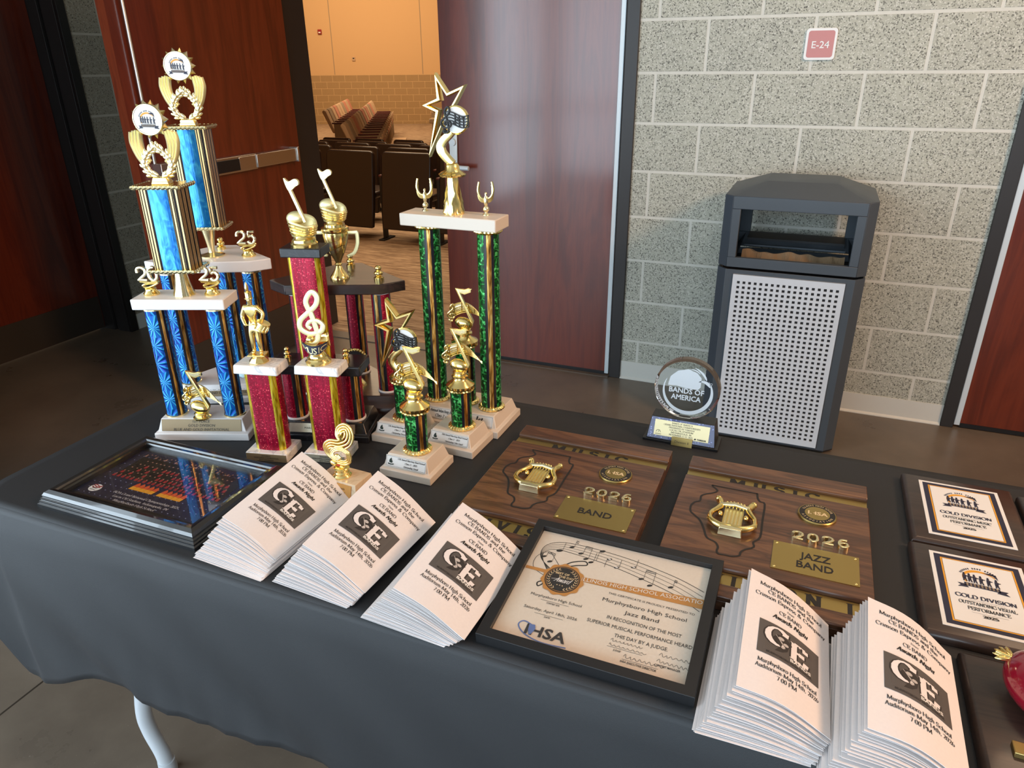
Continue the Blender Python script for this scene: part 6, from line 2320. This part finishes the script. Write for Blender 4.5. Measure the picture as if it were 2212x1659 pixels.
def walnut_plaque(label, x, y, words):
    t = thing('plaque', label, 'plaque', (x, y, T))
    g = G()
    g.box(-0.153, 0.153, -0.196, 0.196, 0.0, 0.017, 'walnut')
    g.loft([rect_strip(0.306, 0.153, 0.196, 0.017), rect_strip(0.306, 0.153, 0.196, 0.023), rect_strip(0.306, 0.1565, 0.196, 0.026)], 'walnut')
    g.loft([rect_strip(0.306, -0.196, -0.167, 0.017), rect_strip(0.306, -0.196, -0.167, 0.024), rect_strip(0.304, -0.194, -0.169, 0.026)], 'walnut')
    g.loft([rect_strip(0.306, -0.1305, 0.124, 0.017), rect_strip(0.306, -0.1305, 0.124, 0.022), rect_strip(0.306, -0.128, 0.122, 0.026)], 'walnut')
    b = g.build('board', t, bevel=0.0012)
    for ya, yb, body, wd, sz in ((0.125, 0.152, 'MUSIC', 0.152, 0.0185), (-0.166, -0.1315, 'DIVISION I', 0.252, 0.0245)):
        g = G()
        g.box(-0.1525, 0.1525, ya, yb, 0.017, 0.0185, 'brass')
        serif(g, body, 0.0, (ya + yb) / 2 - sz / 2, sz, 'ink', lambda px, py: (px, py, 0.0189), width=wd, thick=24, thin=9, ser=17, track=46)
        g.build('brass_strip', t, smooth=0)
    g = G()
    pts = IL + [IL[0]]
    sm = [pts[0], pts[1]] + catmull(pts[1:], 3)
    line_(g, sm, 0.0034, 'ink', lambda px, py: (px, py, 0.0264))
    g.build('state_outline', t, smooth=0)
    # lyre
    ly = thing('lyre', None, None)
    ly.parent = t
    ly.location = (-0.0555, 0.0, 0.026)
    g = G()
    for sx in (-1, 1):
        arm = catmull([(0.0, -0.034), (sx * 0.017, -0.0345), (sx * 0.0335, -0.022), (sx * 0.0350, -0.004), (sx * 0.027, 0.012), (sx * 0.022, 0.026), (sx * 0.026, 0.040)], 6)
        g.tube([(px, py, 0.008 + 0.002 * math.sin(i / len(arm) * PI)) for i, (px, py) in enumerate(arm)], [0.0052 + 0.0012 * math.cos(i / len(arm) * 6) for i in range(len(arm))], 'gold', 10)
        g.ball((sx * 0.0285, 0.0435, 0.010), (0.006, 0.0055, 0.0055), 'gold', 14, 10)
        g.ball((sx * 0.0205, 0.0005, 0.009), (0.004, 0.0055, 0.0045), 'gold', 12, 8)
        for k in range(4):
            g.ball((sx * (0.0375 - 0.001 * k * k * 0.6), -0.020 + 0.006 * k, 0.009), (0.0022, 0.0026, 0.003), 'gold', 8, 6)
    g.build('lyre_frame', ly, smooth=60)
    g = G()
    g.tube([(-0.0235, 0.0255, 0.011), (0, 0.029, 0.013), (0.0235, 0.0255, 0.011)], 0.0040, 'pale_gold', 10)
    for k in range(6):
        g.ball((-0.0135 + k * 0.0054, 0.0365 - 0.0004 * abs(k - 2.5) ** 2, 0.011), 0.0030, 'gold', 10, 8)
    g.build('crossbar', ly, smooth=60)
    g = G()
    g.box(-0.0155, 0.0155, -0.030, 0.026, 0.005, 0.0065, 'satin_gold')
    for k in range(6):
        xx = -0.0140 + k * 0.0056
        g.tube([(xx, -0.030, 0.0085), (xx, 0.027, 0.0095)], 0.0010, 'gold', 6)
    g.build('strings', ly, smooth=60)
    g = G()
    g.frustum((-0.0190, 0.0190, -0.0475, -0.0345), 0.0, (-0.0170, 0.0170, -0.0455, -0.0360), 0.0135, 'pale_gold')
    g.build('lyre_foot', ly, bevel=0.001)
    # seal
    g = G()
    c = (0.073, 0.066)
    g.lathe([(0, 0.026), (0.0305, 0.026), (0.0305, 0.0285), (0.0292, 0.0300), (0, 0.0300)], 'brass', c, 48)
    g.poly(circle(c[0], c[1], 0.0282, 40), 'ink', lambda px, py: (px, py, 0.0302))
    g.poly(circle(c[0], c[1], 0.0195, 36), 'brass', lambda px, py: (px, py, 0.0304))
    Pz = lambda px, py: (px, py, 0.0306)
    sans(g, 'IHSA', c[0] + 0.001, c[1] - 0.005, 0.010, 'tan_print', Pz, width=0.031, bold=0.06)
    g.poly([(c[0] + a_ * 0.0035 - 0.0085, c[1] + b_ * 0.0045) for a_, b_ in ((-0.5, 1), (0.5, 0.9), (0.7, 0), (0.2, -1), (-0.3, -0.8), (-0.8, 0.1))], 'brass', lambda px, py: (px, py, 0.0308))
    for body, a0, a1, flip in (('ILLINOIS HIGH SCHOOL', 160, 20, 1), ('ASSOCIATION', 205, 335, -1)):
        for i, ch in enumerate(body):
            a = R(a0 + (a1 - a0) * i / (len(body) - 1))
            rr = 0.0238
            ex, ey = (-math.sin(a) * -flip, math.cos(a) * -flip), (math.cos(a) * flip, math.sin(a) * flip)
            Pg = lambda px, py, ex=ex, ey=ey, a=a: (c[0] + rr * math.cos(a) + ex[0] * px + ey[0] * py, c[1] + rr * math.sin(a) + ex[1] * px + ey[1] * py, 0.0306)
            sans(g, ch, 0.0, -0.0021, 0.0042, 'tan_print', Pg)
    g.build('seal', t, smooth=40)
    # year in raised numerals
    DG = {'2': catmull([(-0.6, 0.66), (-0.5, 0.9), (0, 1.0), (0.5, 0.8), (0.42, 0.5), (-0.1, 0.25), (-0.55, 0.04)], 5) + [(-0.5, 0.04), (0.1, 0.05), (0.6, 0.04)],
          '0': catmull([(0, 1.0), (0.46, 0.8), (0.5, 0.25), (0, 0.0), (-0.5, 0.25), (-0.46, 0.8)], 5, True) + [(0, 1.0)],
          '6': catmull([(0.4, 0.95), (-0.2, 0.92), (-0.5, 0.5), (-0.4, 0.1), (0, 0.0), (0.45, 0.15), (0.42, 0.45), (0.05, 0.56), (-0.4, 0.35)], 5)}
    for i, ch in enumerate('2026'):
        g = G()
        cxx = 0.046 + i * 0.0222
        g.stroke([(px * 0.0125, pz * 0.0195) for px, pz in DG[ch]], 0.0042, -0.0062, -0.0002, 'pale_gold', 0.0008)
        o = g.build('numeral', t, smooth=50)
        o.matrix_local = Matrix.Translation((cxx, -0.021 + 0.001 * i, 0.026)) @ Matrix.Rotation(R(-90), 4, 'X')
    # engraved plate
    g = G()
    g.box(0.0115, 0.1345, -0.104, -0.032, 0.026, 0.0272, 'brass')
    n = len(words)
    for i, w_ in enumerate(words):
        sz = 0.0165
        yy = -0.068 - sz / 2 + (n - 1) * 0.0115 - i * 0.0235
        sans(g, w_[0], 0.073, yy, sz, 'ink', lambda px, py: (px, py, 0.0275), width=w_[1], bold=0.035)
    for sx in (0.0165, 0.1295):
        for sy in (-0.099, -0.037):
            g.ball((sx, sy, 0.0274), (0.0022, 0.0022, 0.0012), 'gold', 10, 6)
    g.build('name_plate', t, smooth=50)
    return t


def rect_strip(w, ya, yb, z):
    return [(-w / 2, ya, z), (w / 2, ya, z), (w / 2, yb, z), (-w / 2, yb, z)]


walnut_plaque('walnut music plaque with a gold lyre and a brass plate reading BAND', 0.3675, -2.257, [('BAND', 0.058)])
walnut_plaque('walnut music plaque with a gold lyre and a brass plate reading JAZZ BAND', 0.7125, -2.260, [('JAZZ', 0.044), ('BAND', 0.052)])

# ---- acrylic award
t = thing('glass_award', 'clear round acrylic award on a blue glitter base with a cream label', 'award', (0.522, -1.957, T))
g = G()
g.box(-0.0765, 0.0765, -0.031, 0.029, 0, 0.006, 'black_plastic')
tp = lambda h, ya, yb, z: [(-h, ya, z), (h, ya, z), (h, yb, z), (-h, yb, z)]
g.loft([tp(0.070, -0.0285, 0.026, 0.006), tp(0.064, -0.012, 0.024, 0.050)], 'black_plastic')
b = g.build('base', t, bevel=0.001)
g = G()
P = plane((0, -0.0285, 0.006), (1, 0, 0), (0, 0.0165, 0.044), 0.0006)
g.poly([(-0.0685, 0.0015), (0.0685, 0.0015), (0.0630, 0.0455), (-0.0630, 0.0455)], 'glitter', P)
P2 = plane((0, -0.0285, 0.006), (1, 0, 0), (0, 0.0165, 0.044), 0.0010)
rect_(g, -0.0555, 0.0085, 0.0555, 0.0410, 'cream_plate', P2)
P3 = plane((0, -0.0285, 0.006), (1, 0, 0), (0, 0.0165, 0.044), 0.0014)
for i, (l, wd) in enumerate((('BANDS OF AMERICA', 0.042), ('GRAND NATIONAL CHAMPIONSHIPS', 0.074), ('PRESENTED BY YAMAHA', 0.052), ('LUCAS OIL STADIUM', 0.048), ('INDIANAPOLIS, IN', 0.042), ('NOVEMBER 13-15, 2025', 0.048))):
    serif(g, l, 0.0, 0.0360 - i * 0.0048, 0.0032, 'grey_ink' if i < 3 else 'dark_ink', P3, width=wd)
sans(g, 'YAMAHA', 0.042, 0.0102, 0.0036, 'ink', P3, width=0.019, bold=0.08)
g.poly(circle(0.0290, 0.0120, 0.0018, 12), 'ink', P3)
line_(g, circle(-0.0465, 0.0155, 0.0042, 14, a0=R(-10), a1=R(190)), 0.0008, 'ink', P3)
line_(g, [(-0.0465, 0.0145), (-0.0455, 0.0185)], 0.0008, 'ink', P3)
rect_(g, -0.052, 0.0110, -0.040, 0.0118, 'ink', P3)
g.build('glitter_face', b, smooth=0)
name_plate(b, [('Division II', 0.028)], 0.042, 0.0175, (0.004, -0.0335, 0.0005), (0, 0.004, 0.0175), 'brass', size=0.0052)
g = G()
rd = 0.0655
g.lathe([(0, -0.011), (rd - 0.004, -0.011), (rd, -0.007), (rd, 0.007), (rd - 0.004, 0.011), (0, 0.011)], 'glass', (0, 0), 72)
dk = g.build('acrylic_disc', t, smooth=30)
dk.matrix_local = Matrix.Translation((0, 0.006, 0.0505 + rd - 0.0015)) @ Matrix.Rotation(R(90), 4, 'X')
g = G()
Pd = plane((0, 0.006 - 0.0112, 0.0505 + rd - 0.0015), (1, 0, 0), (0, 0, 1), 0.0003)


def crescent(a0, a1, r0, k0, k1, n=40, cx=0.0, cy=0.0, ry=1.0):
    v = []
    for i in range(n + 1):
        a = R(a0 + (a1 - a0) * i / n)
        f_ = i / n
        kk = k0 + (k1 - k0) * f_ if isinstance(k0, float) else 0
        kk *= math.sin(PI * min(1, f_ * 1.02)) ** 0.6
        v += [Pd(cx + (r0 + kk / 2) * math.cos(a), cy + ry * (r0 + kk / 2) * math.sin(a)), Pd(cx + (r0 - kk / 2) * math.cos(a), cy + ry * (r0 - kk / 2) * math.sin(a))]
    g.add(v, [(2 * i, 2 * i + 2, 2 * i + 3, 2 * i + 1) for i in range(n)], 'etched')


crescent(150, 395, 0.048, 0.006, 0.010, cx=0.002, cy=-0.002)
crescent(380, 480, 0.0165, 0.009, 0.003, cx=0.0300, cy=0.0065)
crescent(20, 75, 0.040, 0.006, 0.002, cx=0.0, cy=0.012)
g.poly([(-0.038, 0.006), (-0.034, 0.026), (-0.020, 0.040), (0.0, 0.046), (0.018, 0.040), (0.027, 0.030), (0.027, 0.010), (0.022, 0.004), (0.0, 0.004), (-0.02, 0.007)], 'etched', Pd)
crescent(35, 110, 0.020, 0.003, 0.002, cx=0.008, cy=0.026)
sans(g, 'BANDS OF', 0.0, -0.0075, 0.0115, 'etched', Pd, width=0.070, bold=0.05)
sans(g, 'AMERICA', 0.0, -0.0225, 0.0115, 'etched', Pd, width=0.060, bold=0.05)
ln = circle(0.047, 0.020, 0.002, 12)
line_(g, ln + [ln[0]], 0.0006, 'etched', Pd)
g.build('etched_logo', t, smooth=0)


# ---- dark plaques with printed panels
def dark_board(t, w, h, th=0.016):
    g = G()
    g.loft([rect_loop(w, h, 0.0), rect_loop(w, h, th * 0.55), rect_loop(w - 0.004, h - 0.004, th * 0.8), rect_loop(w - 0.014, h - 0.014, th)], 'dark_plaque')
    return g.build('board', t, bevel=0.001)


def gold_plaque(label, x, y, what):
    t = thing('plaque', label, 'plaque', (x, y, T))
    dark_board(t, 0.176, 0.221)
    g = G()
    z = 0.0165
    g.box(-0.062, 0.062, -0.0885, 0.0885, 0.0155, z, 'white')
    f = lambda d: (lambda px, py, dd=0.0: (px, py, z + d + dd))
    rect_(g, -0.0565, -0.083, 0.0565, 0.083, 'navy', f(0.0002))
    rect_(g, -0.0485, -0.075, 0.0485, 0.075, 'orange', f(0.0004))
    rect_(g, -0.0462, -0.0727, 0.0462, 0.0727, 'dark_ink', f(0.0005))
    rect_(g, -0.0457, -0.0722, 0.0457, 0.0722, 'white', f(0.0006))
    emblem(g, lambda px, py, dd=0.0: (px, py + 0.034, z + 0.0008 + dd), 0.0365)
    P = f(0.0010)
    serif(g, 'GOLD DIVISION', 0, -0.0165, 0.0080, 'navy', P, width=0.076, thick=18, thin=10)
    rect_(g, -0.022, -0.0205, 0.022, -0.0202, 'navy', P)
    serif(g, what, 0, -0.0310, 0.0072, 'dark_ink', P, width=0.071, thick=16)
    serif(g, 'PERFORMANCE', 0, -0.0430, 0.0072, 'dark_ink', P, width=0.052, thick=16)
    rect_(g, -0.022, -0.0480, 0.022, -0.0477, 'navy', P)
    serif(g, '2025', 0, -0.0560, 0.0050, 'dark_ink', P, width=0.019, thick=24, thin=12)
    g.build('printed_panel', t, smooth=0)
    return t


gold_plaque('dark plaque with a white panel reading OUTSTANDING MUSIC PERFORMANCE', 1.018, -2.0745, 'OUTSTANDING MUSIC')
gold_plaque('dark plaque with a white panel reading OUTSTANDING VISUAL PERFORMANCE', 1.013, -2.3015, 'OUTSTANDING VISUAL')
t = thing('plaque', 'bare dark plaque at the right picture edge beside the music performance plaque', 'plaque', (1.200, -2.087, T))
dark_board(t, 0.176, 0.221)
t = thing('plaque', 'dark plaque carrying a glossy crimson ornament with gold trim', 'plaque', (1.053, -2.548, T))
dark_board(t, 0.176, 0.229)
g = G()
g.ball((-0.008, 0.042, 0.046), (0.047, 0.058, 0.030), 'crimson', 32, 20, Matrix.Rotation(R(18), 3, 'Z'))
g.build('ornament', t, smooth=80)
g = G()
for a in range(5):
    q = R(100 + a * 24)
    g.ball((-0.045 + 0.009 * math.cos(q), 0.071 + 0.009 * math.sin(q), 0.055), (0.012, 0.0035, 0.003), 'gold', 10, 6, Matrix.Rotation(q, 3, 'Z'))
g.tube([(-0.044, 0.070, 0.055), (-0.062, 0.076, 0.057)], [0.004, 0.0022], 'gold', 8)
g.build('gold_crown', t, smooth=60)
g = G()
g.box(-0.056, 0.03, -0.046, -0.028, 0.016, 0.024, 'brass')
g.build('brass_bar', t, bevel=0.001)

# ---- stacks of folded programmes
def logo_print(g, P, w, h):
    """dark box with pale stripes, big C and E, an abstract crest and two lines of lettering; P maps metres"""
    rect_(g, -w / 2, -h / 2, w / 2, h / 2, 'grey_ink', P[0], 14, 8)
    for i in range(26):
        y = -h * 0.36 + i * h * 0.72 / 26
        rect_(g, -w * 0.40, y, w * 0.40, y + h * 0.009, 'text_dim', P[1], 12, 1)
    for k, (mat, th) in enumerate((('dark_ink', 1.5), ('paper', 1.0))):
        serif(g, 'C', -0.20 * w, -0.10 * h, h * 0.50, mat, P[2 + k], thick=22 * th, thin=8 * th + 3 * (1 - k), ser=14, width=w * 0.34)
        serif(g, 'E', 0.16 * w, -0.24 * h, h * 0.50, mat, P[2 + k], thick=22 * th, thin=9 * th + 3 * (1 - k), ser=14, width=w * 0.28)
    crest = [(-0.26, 0.10), (-0.20, 0.22), (-0.08, 0.26), (0.0, 0.18), (0.05, 0.10), (0.0, 0.0), (-0.02, -0.14), (-0.10, -0.24), (-0.22, -0.28), (-0.14, -0.10), (-0.22, 0.0)]
    g.poly([(a * w, b * h) for a, b in crest], 'dark_ink', P[4])
    for a, b, r_ in ((-0.13, 0.14, 0.05), (-0.05, 0.02, 0.045), (-0.10, -0.10, 0.03)):
        g.poly([(a * w + r_ * w * math.cos(q), b * h + r_ * h * math.sin(q)) for q in [2 * PI * i / 9 for i in range(9)]], 'text_grey', P[5])
    for i in range(3):
        line_(g, [(-0.22 * w + i * 0.03 * w, 0.19 * h - i * 0.05 * h), (-0.10 * w + i * 0.02 * w, 0.02 * h - i * 0.06 * h)], w * 0.009, 'text_grey', P[5])
    sans(g, 'BANDS', 0.20 * w, -0.355 * h, h * 0.085, 'white', P[4], width=w * 0.34, bold=0.06)
    sans(g, 'MURPHYSBORO HIGH SCHOOL', 0.02 * w, -0.435 * h, h * 0.055, 'dark_ink', P[4], width=w * 0.74, bold=0.03)


M['text_dim'] = flat('dim_stripe', rgb(106, 101, 98), 0.6)


def booklet(xs, zs, xe, ze, ysb, yef, lift, bow, thk, name, printed=False, yaw=0.0, endlift=0.0):
    """folded programme: spine on the left at (xs, zs), open edge at (xe, ze); back edge at ysb, front edge at yef"""
    NU, NV = 10, 8
    def S(u, v, d=0.0):                       # u from spine to edge, v from back to front
        x = xs + (xe - xs) * u + yaw * (v - 0.5)
        y = ysb + (yef - ysb) * v + yaw * (u - 0.5)
        z = zs + (ze - zs) * u + bow * math.sin(PI * min(1, u * 1.0)) ** 1.2 - lift * v * (1 - u) - endlift * v * v
        return (x, y, T + max(z, 0.0004) + d)
    g = G()
    top = [S(i / NU, j / NV, thk) for j in range(NV + 1) for i in range(NU + 1)]
    bot = [S(i / NU, j / NV, 0.0) for j in range(NV + 1) for i in range(NU + 1)]
    n = len(top)
    w1 = NU + 1
    f = []
    for j in range(NV):
        for i in range(NU):
            a = j * w1 + i
            f.append((a, a + w1, a + w1 + 1, a + 1))
            f.append((n + a, n + a + 1, n + a + w1 + 1, n + a + w1))
    for i in range(NU):
        f.append((i, i + 1, n + i + 1, n + i))
        b = NV * w1 + i
        f.append((b, n + b, n + b + 1, b + 1))
    for j in range(NV):
        a, b = j * w1, (j + 1) * w1
        f.append((a, n + a, n + b, b))
        a, b = a + NU, b + NU
        f.append((a, b, n + b, n + a))
    g.add(top + bot, f, 'paper')
    if printed:
        W = math.hypot(xe - xs, ze - zs)
        H = abs(yef - ysb)
        mp = lambda d: (lambda x, y: S(0.5 + x / W, 0.5 - y / H, thk + 0.0005 + d))
        P = mp(0.0)
        Y = lambda v: (0.5 - v) * H
        ss = 0.0062
        serif(g, 'Murphysboro High School', 0.002, Y(0.105), ss, 'dark_ink', P, width=0.78 * W, thick=14, thin=6)
        serif(g, 'CE BANDS and the', 0.002, Y(0.155), ss, 'dark_ink', P, width=0.57 * W, thick=14, thin=6)
        serif(g, 'Crimson Express & Company', 0.002, Y(0.205), ss, 'dark_ink', P, width=0.86 * W, thick=14, thin=6)
        serif(g, 'Present', 0.002, Y(0.245), 0.0034, 'dark_ink', P)
        serif(g, 'CE BAND', 0.002, Y(0.295), 0.0060, 'dark_ink', P, width=0.27 * W, thick=14, thin=6)
        serif(g, 'Awards Night', 0.002, Y(0.35), 0.0066, 'ink', P, width=0.42 * W, thick=21, thin=9, shear=0.28)
        bx = lambda d: (lambda x, y: S(0.5 + (x + 0.002) / W, 0.5 - (y + Y(0.545)) / H, thk + 0.0005 + d))
        logo_print(g, [bx(0.0), bx(0.0002), bx(0.0003), bx(0.0004), bx(0.0005), bx(0.0006)], 0.70 * W, 0.275 * H)
        serif(g, 'Murphysboro High School', 0.002, Y(0.755), ss * 0.93, 'dark_ink', P, width=0.66 * W, thick=14, thin=6)
        serif(g, 'Auditorium-May 14th, 2026', 0.002, Y(0.80), ss * 0.93, 'dark_ink', P, width=0.70 * W, thick=14, thin=6)
        serif(g, '7:00 PM', 0.002, Y(0.845), ss * 0.93, 'dark_ink', P, width=0.22 * W, thick=14, thin=6)
    return g.build(name, smooth=50)


random.seed(42)
# per stack: count, bottom (spine x, edge x, back y, front y), top (spine x/z, edge x/z, back y, front y), lift, bow
stacks = [
    ('leftmost stack', 26, (-0.128, 0.012, -2.440, -2.645), (-0.094, 0.078, 0.012, 0.015, -2.411, -2.606), 0.020, 0.007, -0.010),
    ('second stack from left', 27, (0.030, 0.170, -2.440, -2.648), (0.078, 0.086, 0.189, 0.018, -2.430, -2.625), 0.022, 0.008, -0.012),
    ('stack left of the certificate', 26, (0.198, 0.335, -2.450, -2.662), (0.253, 0.082, 0.364, 0.017, -2.458, -2.656), 0.020, 0.007, -0.010),
    ('stack right of the certificate', 28, (0.664, 0.792, -2.475, -2.678), (0.701, 0.090, 0.808, 0.024, -2.462, -2.655), 0.022, 0.010, 0.004),
    ('rightmost stack', 26, (0.800, 0.925, -2.490, -2.692), (0.842, 0.084, 0.948, 0.026, -2.462, -2.664), 0.018, 0.012, -0.004),
]
for si, (where, n, bt, tp_, lift, bow, yaw) in enumerate(stacks):
    for i in range(n):
        q = i / (n - 1)
        e = q ** 1.15
        L = lambda a, b: a + (b - a) * e
        jx = random.uniform(-0.0025, 0.0025) if i < n - 1 else 0
        jy = random.uniform(-0.003, 0.003) if i < n - 1 else 0
        zs = L(0.0, tp_[1]) * (0.55 * q + 0.45 * q ** 0.8) / max(q, 1e-6) if i else 0.0
        o = booklet(L(bt[0], tp_[0]) + jx, L(0.0, tp_[1]), L(bt[1], tp_[2]) + jx, L(0.0, tp_[3]), L(bt[2], tp_[4]) + jy, L(bt[3], tp_[5]) + jy,
                    lift * e, bow * e, 0.00045 if i < n - 1 else 0.0006, 'programme_booklet', i == n - 1, yaw * (0.6 + 0.4 * q) + (random.uniform(-0.002, 0.002) if i < n - 1 else 0))
        if i == n - 1:
            tag(o, 'printed awards night programme topping the %s' % where, 'booklet', 'folded programmes on the table')
        else:
            tag(o, 'folded white programme beneath the top of the %s' % where, 'booklet', 'programmes under the top of the %s' % where)
